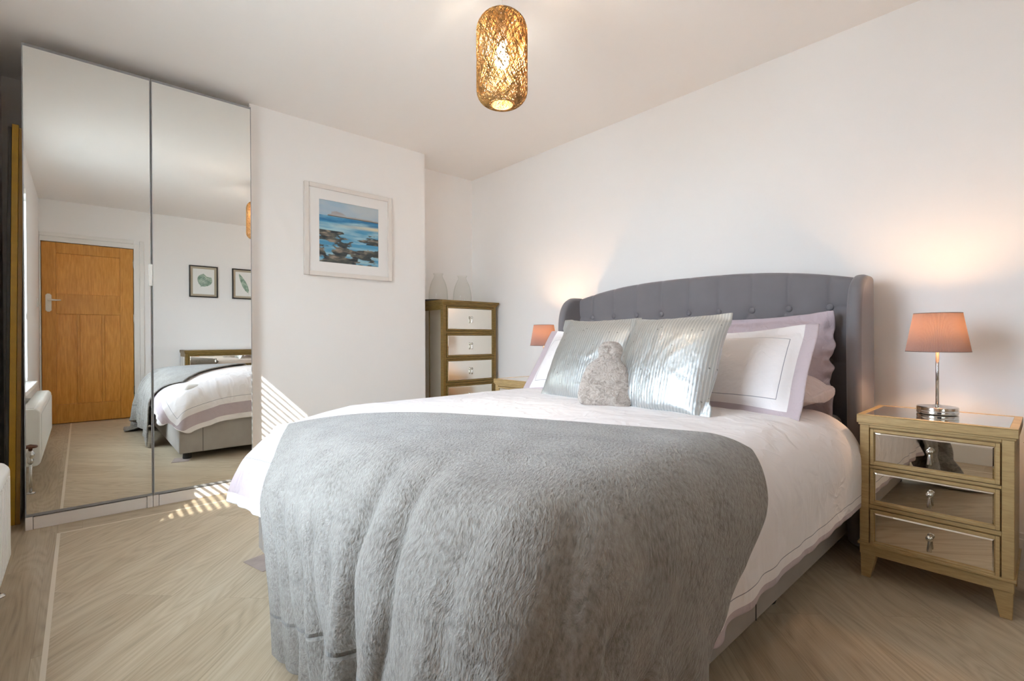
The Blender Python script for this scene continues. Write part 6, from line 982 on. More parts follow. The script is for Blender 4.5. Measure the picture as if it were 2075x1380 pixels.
-11,-4,0,0,0,3,1,-6,-2,-1,-1,1,-1,0,0,0,0,0,-1,1,1,0,-2,-2,2,3,2,-2,-2,-2,-2,2,2,1,1,-1,0,-2,-1,1,0,1,1,1,0,0,-2,-3,-5,-3,-2,1,4,8,8,4,-4,-11,-14,-9,-3,0,-1,-2,1,1,-3,0,0,-1,0,0,-1,1,-1,0,1,0,1,-1,-2,0,2,2,1,-1,-2,-3,0,1,2,1,0,1,
-1,-1,-1,-1,0,1,1,2,1,0,-1,-4,-6,-4,-3,0,4,6,9,6,3,-5,-13,-14,-9,-1,-2,-1,0,-1,1,-1,0,0,-1,-1,1,-1,1,0,0,0,0,-2,-1,2,2,2,1,-3,-2,-2,1,1,0,2,1,0,-1,-1,-1,0,0,-1,2,2,1,0,0,-4,-4,-7,-2,-1,1,5,7,9,5,0,-5,-14,-15,-7,-1,-1,-1,1,-1,0,0,
-1,-1,0,0,0,0,0,0,1,-1,-1,-1,1,2,1,0,-1,-1,-2,0,0,2,1,0,0,0,-1,0,-1,-1,1,1,1,1,1,0,-2,-5,-4,-4,-1,0,4,6,5,4,4,0,-6,-13,-12,-5,0,0,0,0,0,-1,0,0,0,0,0,0,0,0,-1,0,-1,2,1,0,1,0,-1,-2,0,-1,1,1,0,1,0,0,-1,0,-1,0,-1,2,1,1,1,-1,-1,-3,-4,
-3,-1,0,2,4,4,3,3,1,1,-4,-18,-5,0,0,-1,0,0,0,0,0,732,8,7,8,6,7,6,6,5,5,5,4,4,3,3,2,3,2,1,2,1,1,0,1,0,0,0,0,0,0,0,0,0,0,-1,0,0,-1,0,0,-1,0,-1,-1,0,-1,-1,0,-1,-1,-1,-1,-1,-1,-6,-9,-14,-16,-3,1,0,0,1,-1,1,-1,1,0,0,0,0,0,0,1,-1,0,1,-1,
0,0,1,0,0,0,0,0,0,0,0,0,0,-1,1,0,-1,1,0,-1,1,-1,0,1,-1,0,1,-1,0,0,0,0,0,-5,-3,-5,-3,-4,-2,0,1,0,0,0,0,1,-1,0,0,0,0,0,0,0,0,1,-1,1,0,0,0,-1,1,0,0,0,0,0,0,0,0,0,0,0,0,0,-1,1,-1,1,0,-1,1,0,-1,0,1,0,0,-1,-3,-2,-3,-2,-2,-2,-3,1,1,-1,0,
1,-1,0,1,0,0,0,0,0,1,-1,1,-1,1,-1,1,0,-1,1,0,0,0,0,0,0,0,0,-1,1,0,-1,1,-1,1,-1,1,-1,1,0,-1,0,1,0,-1,0,0,-2,-3,-3,-4,-2,-3,-3,-3,0,1,1,0,0,0,0,0,0,0,0,0,1,-1,1,-1,0,0,1,-1,0,1,0,-1,1,0,0,0,0,0,-1,1,0,-1,1,0,0,0,0,-1,1,-1,0,1,0,-1,0,
0,0,-2,-2,-4,-4,-2,-3,-2,-2,-4,1,0,1,0,0,1,0,-1,1,0,0,0,0,0,0,0,1,-1,0,1,0,0,-1,1,-1,1,0,0,0,-1,1,0,0,0,0,-1,1,-1,1,0,-1,1,0,-1,0,0,0,0,-1,-2,-4,-3,-3,-2,-3,-3,-1,-3,0,0,0,2,0,-1,0,1,-1,0,1,0,0,0,0,0,0,1,-1,0,0,0,1,0,0,-1,0,0,0,1,
0,0,-1,1,-1,1,-1,1,-1,0,1,-1,0,0,0,1,0,-1,-2,-4,-3,-2,-2,-3,-2,-1,-2,-5,1,1,0,0,1,1,0,0,0,0,-1,1,-1,1,0,0,0,0,1,-1,1,0,-1,0,1,0,0,0,0,0,0,-1,1,0,0,0,0,-1,1,0,-1,0,1,0,0,-1,0,-1,-3,-3,-2,-3,-2,-2,-1,-2,-1,-4,0,0,1,0,1,0,0,0,1,-1,1,
-1,1,0,0,0,0,0,0,1,-1,0,1,0,-1,0,1,0,0,-1,0,1,0,-1,1,-1,1,0,-1,1,0,0,-1,0,0,0,-1,-2,-3,-1,-3,-2,-1,-2,-1,-1,-1,-5,0,0,1,1,0,1,1,0,-1,1,0,0,0,-1,1,0,0,0,0,0,0,0,0,0,1,0,-1,0,0,1,0,0,-1,1,-1,1,-1,1,0,-1,0,1,0,0,0,0,-2,-3,-2,-2,-1,-2,
-2,0,-2,0,0,-5,0,0,0,1,0,1,1,0,0,0,0,0,0,1,-1,1,0,0,0,0,0,1,0,-1,0,0,0,0,0,0,0,0,1,-1,1,-1,1,-1,1,0,0,-1,0,0,0,-1,-2,-1,-2,-3,-1,-1,-1,-2,0,-1,-1,-6,0,1,0,0,1,1,0,1,1,0,0,0,0,0,0,0,0,0,0,0,1,-1,0,1,-1,0,0,1,0,0,0,-1,0,1,-1,1,-1,1,
-1,0,0,1,0,0,0,-2,-2,-3,-2,-1,-2,-1,-2,0,-1,0,0,-6,0,0,1,0,1,0,0,1,1,0,0,1,0,-1,1,0,0,0,0,0,0,0,0,0,0,0,1,-1,0,0,0,1,-1,0,1,-1,1,-1,1,0,0,-1,0,0,-1,-2,-2,-2,-1,-2,-2,-1,-1,-1,-1,0,0,-6,0,0,0,0,0,1,1,1,0,2,0,-1,0,1,0,0,0,0,1,0,-1,1,
-1,0,0,0,0,0,0,0,0,0,1,-1,0,0,0,0,0,0,0,1,0,-1,-2,-2,-2,-2,-2,-2,-1,-1,-1,-1,0,0,0,-7,0,0,0,1,0,0,2,0,1,0,1,1,0,0,0,0,0,0,0,0,1,-1,0,0,0,0,0,0,0,0,0,0,0,0,0,1,-1,1,-1,0,1,-1,0,0,-3,-2,-2,-2,-2,-1,-2,-1,0,-1,0,-1,1,-7,-1,0,1,0,1,0,
0,1,1,1,1,0,1,0,-1,1,0,1,-1,0,0,-1,1,0,0,0,0,0,0,0,0,0,0,0,0,0,0,0,0,0,0,0,0,-3,-1,-3,-2,-1,-2,-1,-1,-2,-1,0,0,1,-1,-9,1,0,0,0,0,1,0,1,0,1,1,2,0,1,0,0,0,0,0,0,-1,1,0,-1,1,0,-1,1,0,0,0,0,-1,1,0,-1,1,0,0,0,0,0,-2,-1,-3,-2,-2,-2,-1,
-2,-1,0,-1,0,0,-1,1,-9,-1,0,0,1,0,0,1,0,2,0,1,0,2,1,1,0,0,0,0,0,0,0,-1,1,-1,1,0,-1,0,0,0,0,1,0,0,0,0,-1,1,0,0,-1,-2,-3,-3,-1,-3,-2,-2,-1,-1,-2,0,-1,0,0,0,-11,1,0,0,-1,1,1,0,1,0,1,0,2,1,0,2,0,1,0,0,0,0,-1,1,-1,1,-1,1,0,0,0,0,0,0,-1,
0,1,-1,1,-1,1,-1,-2,-2,-3,-2,-3,-1,-2,-2,-2,-1,0,-1,0,-1,0,0,-11,-1,1,-1,1,0,0,1,0,1,1,1,0,1,2,0,2,0,1,0,-1,0,1,-1,1,-1,1,-1,0,0,0,0,0,0,1,0,-1,1,-1,1,-1,-1,-2,-3,-3,-2,-2,-2,-2,-2,-1,-1,-1,0,0,0,0,-1,-11,0,-1,1,0,0,0,0,1,0,1,0,2,
0,1,1,1,2,0,0,0,0,0,1,-1,1,-1,0,1,0,0,0,0,-1,0,0,0,0,1,-1,0,-2,-3,-3,-2,-2,-3,-2,-2,0,-2,-1,0,0,0,-1,0,1,-12,0,0,-1,1,0,0,1,0,0,0,2,0,1,0,2,1,1,1,1,0,0,0,0,1,-1,0,1,-1,0,0,0,0,1,-1,0,1,-1,0,0,-2,-3,-3,-2,-2,-3,-1,-2,-1,-2,0,-1,0,
-1,0,0,0,-1,-12,-1,0,1,-1,0,1,-1,1,1,0,0,1,1,1,0,1,1,0,1,2,1,0,0,0,0,1,-1,0,0,0,0,0,0,0,0,0,0,0,-1,-2,-3,-3,-3,-2,-2,-2,-2,-1,-1,-1,0,0,0,-1,1,-1,0,-13,0,0,-1,0,1,0,0,0,0,1,1,0,0,1,1,1,0,1,1,1,1,1,1,0,0,0,0,0,0,0,0,0,0,0,0,0,0,-1,
-2,-3,-3,-1,-3,-2,-2,-2,-1,-2,-1,0,0,-1,1,0,-1,1,-1,-13,0,-1,0,0,0,0,1,-1,1,0,0,1,1,0,1,0,1,0,1,1,1,1,1,0,2,-1,1,0,0,0,0,0,-1,1,0,-1,1,-1,-3,-3,-2,-3,-2,-3,-1,-2,-1,-1,0,0,-1,0,-1,1,0,-1,1,-13,-1,0,0,0,-1,0,0,1,0,0,1,-1,1,1,0,1,0,
1,0,1,1,1,0,2,0,2,0,1,0,0,0,-1,1,0,-1,1,-1,-3,-2,-2,-3,-2,-1,-2,-2,-1,-1,0,-1,0,1,-1,0,-1,0,1,-1,-14,0,-1,0,0,0,0,0,0,0,0,0,1,0,0,1,0,0,1,1,0,1,1,1,1,1,1,0,1,1,0,0,1,0,-1,1,-1,-1,-2,-2,-3,-2,-2,-2,-1,-1,-1,-1,0,0,0,-1,1,0,0,0,0,0,
-15,0,0,0,-1,1,-1,0,0,0,1,-1,1,0,1,0,0,0,1,0,1,1,0,2,0,1,0,1,1,0,1,1,1,0,1,-1,0,-2,-2,-3,-2,-1,-2,-1,-1,-1,-1,0,0,0,-1,1,-1,0,0,1,0,0,-15,-1,0,-1,1,-1,1,-1,0,0,0,1,-1,1,0,0,0,1,0,1,1,0,1,0,1,0,1,1,0,1,1,0,0,1,1,1,0,-2,-2,-2,-1,-2,
-1,-2,-1,-1,0,0,-1,1,1,-1,1,-1,1,-1,0,1,-16,0,-1,0,0,0,-1,1,0,0,0,0,0,-1,1,0,0,0,1,0,1,0,1,0,1,1,0,1,0,1,0,1,1,0,0,0,0,-1,-1,-1,-2,-2,-1,0,-1,0,-1,0,0,0,0,1,-1,2,-1,0,0,0,-16,-1,0,0,-1,0,0,0,0,0,0,-1,1,1,-1,0,0,1,-1,2,-1,1,0,1,0,0,
1,0,1,0,1,0,0,1,0,1,-2,-1,-1,0,-1,0,-1,-2,0,-1,1,-1,1,-1,0,0,1,-1,1,1,0,0,-16,-1,0,-1,0,0,0,-1,0,0,0,0,0,-1,1,0,0,0,1,-1,1,0,1,0,1,0,0,1,0,1,0,0,0,0,0,-1,-1,-1,0,-1,-1,0,-1,1,-1,0,0,1,-1,1,0,0,0,0,0,0,1,1,-18,0,0,0,0,-1,0,0,-1,0,
-1,1,0,0,-1,0,1,0,0,1,0,0,0,1,-1,1,1,-1,1,0,0,1,0,-1,0,0,-1,-1,-2,0,0,-1,0,0,2,0,0,0,1,0,-1,0,0,1,-1,1,0,0,-18,0,-1,0,-1,0,0,-1,1,-1,0,0,-1,1,0,0,0,0,0,0,0,1,0,-1,1,0,0,1,0,0,0,0,-1,1,0,-2,-1,-1,0,-1,-1,0,-1,0,3,3,1,-1,0,0,1,0,0,
-1,1,-1,0,0,-18,-1,0,0,-1,0,-1,1,-1,0,0,-1,0,-1,0,0,0,0,1,0,0,0,0,1,0,0,-1,1,-1,0,1,-1,1,-1,0,-1,-1,0,-1,-2,0,-1,1,-1,0,4,4,2,0,-1,0,0,0,0,-1,0,-1,0,-20,1,0,-1,0,0,-1,-1,0,0,0,0,0,-1,0,0,0,0,-1,0,0,0,1,0,0,0,0,-1,1,0,0,0,0,-1,-1,
-1,0,-1,-1,0,-1,0,0,0,0,0,3,5,3,1,0,0,-1,0,0,-1,0,-1,-20,0,-1,0,0,-1,1,0,-1,-1,0,0,-1,1,-2,1,-1,0,1,-1,0,0,0,0,0,0,0,1,-1,1,-1,0,-1,0,-1,0,-2,0,-1,0,0,-1,2,1,-2,0,0,3,5,5,1,0,0,0,-1,0,-1,0,-19,-1,0,0,0,-1,-1,0,0,0,-1,0,0,-1,1,-2,1,
0,-1,0,0,0,0,-1,0,0,0,-1,1,0,0,0,-1,0,-1,-1,0,-1,1,-1,-1,1,0,2,0,-2,0,0,2,5,5,2,1,-1,2,-1,0,0,-20,0,0,-1,0,0,0,-1,0,-1,0,0,0,-1,0,0,0,-1,-1,0,0,0,0,0,0,0,0,-1,0,0,-1,0,0,-1,-1,0,0,-1,2,1,-1,-1,0,2,2,-1,-2,0,0,2,5,6,2,0,0,2,0,7,-20,
0,0,0,-1,0,0,0,-1,1,-1,-1,0,0,-1,1,-1,0,0,0,0,-1,-1,0,0,-1,0,1,-1,-1,1,-1,0,0,0,-2,-1,1,0,3,2,-1,-2,0,3,2,-2,-3,0,-1,3,5,8,3,-2,0,3,9,-20,0,0,0,0,-1,0,-1,0,0,0,0,-1,0,0,-1,0,-1,0,0,0,0,-1,0,-1,0,0,0,0,-1,0,0,0,1,-1,-1,-1,0,0,2,2,1,
0,-2,0,3,3,-2,-4,-1,0,4,6,9,2,-1,3,5,-20,1,-1,0,-1,1,-1,0,0,-1,0,-1,0,0,0,-1,0,0,0,0,-1,-1,1,-1,0,0,0,-1,-1,1,-1,-1,1,0,-1,0,0,0,0,1,3,2,0,-1,-2,1,3,3,-2,-3,-3,0,5,11,9,0,-1,3,-19,-1,0,0,0,-1,0,0,-1,0,0,0,-1,0,0,0,-1,0,0,-1,0,0,-1,
1,-1,-1,0,0,0,-1,0,0,0,0,0,-1,0,0,0,0,3,3,1,0,-2,-2,2,4,4,-3,-4,-4,0,7,17,9,-5,-1,-20,0,0,-1,1,-1,0,0,0,-1,0,-1,1,-1,-1,0,0,0,-1,1,-1,0,0,-1,-1,1,0,-1,0,-1,0,0,0,-1,1,0,-1,0,0,0,1,4,3,0,-1,-2,-2,3,5,4,-3,-5,-2,2,10,16,4,-8,-21,0,0,
1,-2,1,-1,0,-1,0,0,0,-1,0,0,0,0,-1,1,-2,0,0,-1,0,1,-1,0,0,-1,0,0,0,-1,1,-1,1,-1,0,1,-1,0,3,4,2,0,-1,-4,-2,4,8,4,-3,-6,-4,2,14,17,-9,-21,0,0,-1,1,-1,0,-1,1,0,-1,0,0,-1,0,0,-1,0,-1,1,-1,0,0,0,-1,0,-1,0,0,0,-1,0,0,0,1,-1,1,-1,0,0,1,1,
3,3,2,-1,-1,-4,-2,5,10,5,-5,-6,-4,1,14,10,-22,0,0,0,0,0,-1,0,-1,0,0,0,-1,1,0,-1,0,0,0,-1,0,-1,0,-1,1,0,0,-1,0,0,0,-1,0,0,0,0,0,0,0,1,-1,0,3,5,2,2,-1,-3,-5,-2,9,12,2,-3,-4,-4,0,15,-23,1,0,0,-1,0,0,0,0,-1,0,-1,1,-1,0,0,-1,0,0,-1,1,
-1,0,0,-1,0,0,0,0,-1,0,0,0,0,0,1,0,0,0,0,0,0,1,3,5,2,1,-1,-3,-5,-3,11,17,-2,1,-2,-1,2,-22,0,0,-1,0,0,0,-1,0,0,0,0,-1,0,0,-1,0,0,0,0,-1,1,-1,0,0,0,-1,0,-1,1,-1,1,-1,0,0,1,0,0,0,0,0,0,0,3,4,4,3,1,-1,-3,-2,-3,12,13,-3,0,0,0,-22,-1,0,
0,0,0,-1,1,-1,0,-1,1,0,0,-1,0,0,0,-1,0,0,-1,1,-1,0,-1,0,0,0,0,0,-1,0,0,1,0,1,1,-1,0,0,-1,0,1,4,5,4,1,0,2,3,3,-5,9,1,0,0,0,-23,1,0,0,-1,-1,1,-1,1,-1,0,-1,0,0,0,0,0,-1,0,0,-1,1,-1,0,-1,1,-1,0,0,-1,1,0,0,-1,1,1,1,-1,1,0,-1,0,-1,0,1,5,
6,5,0,3,7,1,0,-4,4,0,0,0,-22,0,-1,0,1,0,-1,0,-1,1,0,-1,0,0,-1,0,0,0,-1,0,0,0,-1,0,1,-1,0,0,0,0,-1,0,0,0,1,1,0,2,-1,0,0,-1,0,-2,0,2,5,9,5,5,2,0,0,0,0,0,0,0,-18,0,0,0,-1,0,0,0,0,-1,0,0,0,0,0,-1,0,0,0,0,0,-1,1,-1,-1,0,1,-1,0,0,0,0,0,
0,0,0,2,0,1,0,0,0,-2,0,-1,-1,0,6,10,8,0,0,0,0,0,0,0,0,-14,-1,1,-1,0,0,0,0,0,0,0,0,0,-1,0,1,-1,0,0,0,0,0,-1,1,0,0,-1,0,0,0,0,0,0,0,-1,2,0,0,0,0,1,0,0,-2,0,0,0,-1,13,5,0,0,0,0,0,0,0,0,])
SHAPES['p_cushion'] = (26, 28, [
-248,22,22,22,21,22,22,22,22,22,22,21,21,22,22,22,23,22,22,23,22,23,22,22,22,23,22,22,-5,0,-1,0,1,0,0,0,0,0,1,1,2,0,0,1,-1,1,0,0,0,0,0,1,-1,-5,0,-1,-5,0,0,0,0,0,0,0,1,0,0,0,0,1,1,-1,1,0,1,-1,1,0,0,-1,-2,-1,-1,0,-1,-5,1,-1,0,1,0,0,
0,1,-1,1,0,0,0,1,0,0,0,1,0,-1,0,-1,1,-1,-2,0,5,-9,-2,1,0,0,0,1,-1,0,1,0,0,0,0,1,0,0,0,0,0,0,0,0,0,1,-2,-14,0,-2,-2,-1,0,0,0,0,1,0,0,0,0,0,1,-1,0,0,0,1,-1,1,0,0,-1,0,-1,-8,0,-2,-2,0,0,-1,1,-1,0,1,0,0,0,0,0,0,1,0,0,-1,1,0,-1,0,1,0,
-1,-4,-2,0,-2,-1,0,0,0,1,0,-1,0,1,0,0,0,0,0,0,0,0,0,0,1,0,0,0,0,-3,-3,0,-1,0,0,0,-1,0,1,0,0,-1,1,0,0,0,0,0,0,0,0,0,0,0,0,1,0,-1,-3,0,0,-1,0,0,0,0,-1,1,0,0,-1,1,0,0,-1,1,0,0,0,0,0,0,0,1,0,3,-4,0,0,0,-1,0,1,0,0,-1,1,0,0,0,-1,1,0,0,0,
0,0,0,0,0,0,0,2,5,-4,0,0,0,0,0,0,-1,1,0,-1,1,0,-1,1,0,0,-1,1,0,0,0,0,0,1,0,-1,6,-5,1,0,0,0,0,-1,1,0,0,0,-1,1,0,0,0,0,0,-1,1,0,0,0,0,0,1,-2,0,-5,0,1,1,0,-1,0,0,-1,1,0,0,-1,1,0,-1,1,0,0,-1,1,0,0,1,0,-1,-1,0,-5,0,2,-1,0,0,0,0,0,-1,1,
0,0,0,0,0,-1,1,0,0,-1,0,1,0,0,0,0,-1,2,-6,1,0,-1,0,0,0,0,0,-1,1,0,0,-1,1,0,-1,1,0,0,0,0,0,0,0,0,0,3,-5,-2,0,0,0,0,0,0,0,0,0,0,-1,1,0,0,0,-1,1,0,0,-1,0,1,0,0,0,0,-3,0,-1,0,0,0,0,0,0,0,-1,1,0,0,-1,1,0,0,-1,1,0,0,0,0,1,0,0,-4,1,0,-1,
0,0,0,0,0,0,0,0,0,0,0,0,-1,1,0,0,-1,0,1,0,0,0,1,0,-6,3,0,0,0,0,-1,0,0,0,0,1,-1,0,0,0,0,-1,0,1,0,-1,0,0,0,1,2,0,-8,4,1,0,-1,0,1,0,-1,1,0,-1,0,0,0,0,0,0,0,-1,0,1,-1,1,0,0,2,2,-13,7,2,0,1,0,0,-1,1,-1,0,0,0,1,-1,0,0,0,0,0,-1,0,0,0,0,1,
2,2,-18,15,1,-1,0,0,0,0,0,0,0,0,0,-1,0,0,0,0,-1,0,1,-1,0,0,0,-1,2,9,-6,0,2,1,-1,1,0,1,0,-1,0,0,0,-1,0,0,0,-1,1,-1,0,0,0,-1,0,1,-1,5,-6,0,1,1,2,1,0,0,-1,1,-1,0,-1,1,-1,-1,0,0,0,0,-1,0,0,0,0,0,0,0,-6,1,0,5,1,-1,0,0,0,0,0,-1,1,-1,0,0,
-2,-1,-1,0,0,0,0,0,-1,0,1,0,-335,5,5,6,5,5,5,5,5,4,6,8,7,5,5,5,4,3,4,2,2,2,0,-1,-5,2,5,5,22,0,1,-1,1,0,-2,-1,-2,-1,-4,-5,-3,0,-1,0,0,0,0,0,1,0,1,3,9,4,0,0,23,-1,-1,0,-3,-2,0,-1,0,0,1,0,-1,-1,0,-2,0,1,-1,2,0,2,3,3,1,-1,1,0,24,-4,-2,
-1,0,0,1,0,0,1,0,1,0,0,-1,1,0,0,0,0,2,0,0,0,0,1,-1,0,22,0,-1,-1,0,1,-1,1,0,0,1,-1,1,0,0,0,0,0,1,0,-1,1,0,0,0,0,0,-9,23,0,-1,0,0,0,0,0,0,0,0,0,0,0,1,0,0,0,0,0,0,0,0,0,0,-1,0,-3,23,0,0,0,0,-1,1,-1,1,0,-1,1,0,0,0,0,0,0,0,0,1,-1,1,-1,
0,0,-1,2,24,0,0,-1,0,0,0,0,0,0,1,0,0,-1,0,0,0,1,0,0,-1,1,-1,0,0,0,0,1,23,0,0,1,0,0,-1,1,0,0,-1,0,0,1,0,0,0,-1,1,0,0,-1,1,0,-1,-1,0,3,23,0,1,-1,0,1,0,0,0,0,1,-1,0,0,1,0,0,0,-1,0,0,0,-1,0,1,-1,0,2,23,0,0,1,0,0,0,0,0,0,0,1,0,0,-1,0,0,
0,0,0,0,0,0,0,-1,1,-1,0,23,1,0,0,0,0,0,0,0,0,0,0,0,0,0,0,0,0,0,0,0,0,0,0,0,-1,0,1,23,0,0,0,1,0,0,0,0,0,0,0,0,0,0,0,0,0,0,0,0,0,0,-1,0,0,0,0,22,1,1,0,0,-1,1,0,0,0,0,0,0,0,0,0,0,0,0,0,0,0,-1,1,0,0,-1,-1,23,0,0,0,0,1,0,0,0,0,0,0,0,0,
0,0,0,0,0,0,0,0,0,0,-1,0,0,0,24,-1,0,1,0,0,0,0,0,0,0,0,0,0,0,0,0,0,0,0,0,0,0,0,0,0,0,-1,23,0,1,-1,1,0,0,0,0,0,0,0,0,0,1,0,0,-1,0,0,0,0,0,0,0,-1,0,0,25,-2,0,1,-1,0,1,0,0,0,1,0,0,0,-1,0,0,1,-1,0,0,0,0,-1,0,1,-1,0,25,-3,0,1,1,0,-1,1,
0,0,-1,1,0,0,0,-1,0,0,1,0,0,-1,1,0,0,-1,0,0,24,-1,0,0,0,0,1,-1,1,0,0,-1,0,0,0,1,0,0,-1,0,0,0,0,0,0,1,0,0,24,-2,1,0,0,1,-1,1,-1,0,0,0,0,0,0,0,0,-1,1,0,-1,1,-1,1,0,0,0,0,19,3,0,1,0,0,0,0,0,0,0,0,0,0,-1,0,0,0,0,0,0,0,0,0,0,0,1,0,14,9,
0,0,0,0,0,-1,1,0,-1,0,0,0,0,0,-1,1,-1,0,0,-1,1,-1,0,1,1,0,22,0,1,-1,0,0,0,0,-2,0,0,0,0,-1,1,0,0,-1,0,-1,0,0,-1,0,0,1,2,4,23,0,-1,1,-1,-3,-3,-2,0,-2,1,-1,0,2,0,1,1,0,-1,0,0,1,0,2,3,0,1,1,22,0,0,-4,-9,-3,-1,0,-1,0,0,0,0,0,1,0,3,5,4,
1,2,1,2,0,-1,1,-1,0,4,0,0,0,0,0,0,0,0,0,0,0,0,0,0,0,0,0,0,0,0,0,0,0,0,0,0,0,0,1,0,0,0,1,3,3,3,4,4,3,1,0,0,0,0,0,0,0,0,0,-1,-2,-6,-11,-2,-1,0,2,2,4,5,3,1,1,0,-1,-1,0,1,1,1,1,0,0,0,-1,-1,-2,-3,-4,-4,-4,-1,0,0,11,3,1,0,0,0,-1,0,0,-1,
0,-1,1,0,0,1,0,-1,-1,-1,-2,-2,-2,0,0,-6,1,0,6,4,1,-1,1,0,0,0,0,0,-1,0,0,0,-1,0,-1,0,0,-2,0,-1,0,-1,0,-3,-1,0,1,5,1,1,0,0,1,0,-1,0,0,0,-1,0,0,-1,0,0,-1,1,-2,1,-1,0,0,-3,-1,0,1,2,2,1,0,1,-1,0,1,0,-1,0,0,0,0,0,0,-1,0,-1,1,-1,0,0,0,-1,
-3,0,0,2,1,1,1,0,1,0,-1,0,0,0,0,-1,0,0,0,0,0,-1,0,0,0,0,1,-1,-3,0,0,1,2,0,0,0,0,1,0,0,0,0,-1,1,0,-1,0,-1,0,1,0,0,0,0,0,1,-4,0,1,-1,1,1,0,1,0,-1,1,-1,1,-1,1,-1,0,0,0,1,-1,0,0,0,0,1,1,0,-4,0,0,0,0,0,1,0,0,1,-1,1,-1,1,0,0,-1,1,-1,0,1,
0,-1,1,0,0,1,1,-4,0,0,0,0,0,1,-1,1,0,0,0,0,0,-1,0,1,-1,1,0,0,0,1,-1,1,0,0,-1,-1,0,-1,0,0,1,-1,1,0,0,1,-1,1,-1,1,0,-1,1,-1,0,1,0,0,0,1,0,0,-1,-1,0,0,-1,-1,1,0,1,0,-1,0,1,0,0,0,0,0,0,0,1,-1,0,0,1,0,1,-1,-1,0,0,-1,-1,0,0,1,0,0,1,0,0,
-1,1,-1,0,1,-1,1,-1,1,0,0,1,-1,1,0,0,-1,0,-1,-1,0,0,1,-1,1,0,0,0,1,-1,1,0,-1,0,0,0,0,0,1,-1,1,0,0,0,0,0,-4,1,1,0,0,1,-1,0,1,0,-1,1,-1,0,0,1,-1,1,-1,1,0,0,1,0,0,0,0,0,-4,0,1,1,-1,1,0,0,0,0,0,0,0,-1,1,-1,1,-1,1,-1,0,1,0,1,1,-1,1,0,
-4,1,0,0,1,-1,0,1,-1,0,0,-1,0,1,-1,0,0,0,0,1,0,0,0,0,2,1,0,0,-3,-1,1,0,0,0,0,-1,0,0,0,0,0,-1,0,0,0,0,-1,0,1,0,1,1,1,2,0,0,-3,-1,0,0,0,-1,1,-1,0,-1,0,0,0,0,0,0,-1,0,1,0,-1,1,0,1,2,2,1,0,-1,-3,0,0,-1,1,-2,1,-1,0,0,-1,0,0,-1,0,0,0,-1,
0,1,0,0,1,1,5,1,0,-1,-3,0,-1,0,-1,0,-2,0,0,-1,0,-1,0,0,0,-1,0,0,0,0,0,1,-1,1,4,6,0,1,-6,0,0,-2,-2,-2,-1,-1,-1,0,1,0,0,1,-1,0,-1,0,0,-1,0,0,0,1,3,11,0,0,-1,-4,-4,-4,-3,-2,-1,-1,0,0,0,1,1,1,1,0,-1,-1,0,1,1,3,5,4,2,2,0,-1,-2,-11,-6,
-2,-1,0,0,0,0,0,0,0,0,0,1,3,4,4,3,3,3,1,0,0,0,1,])
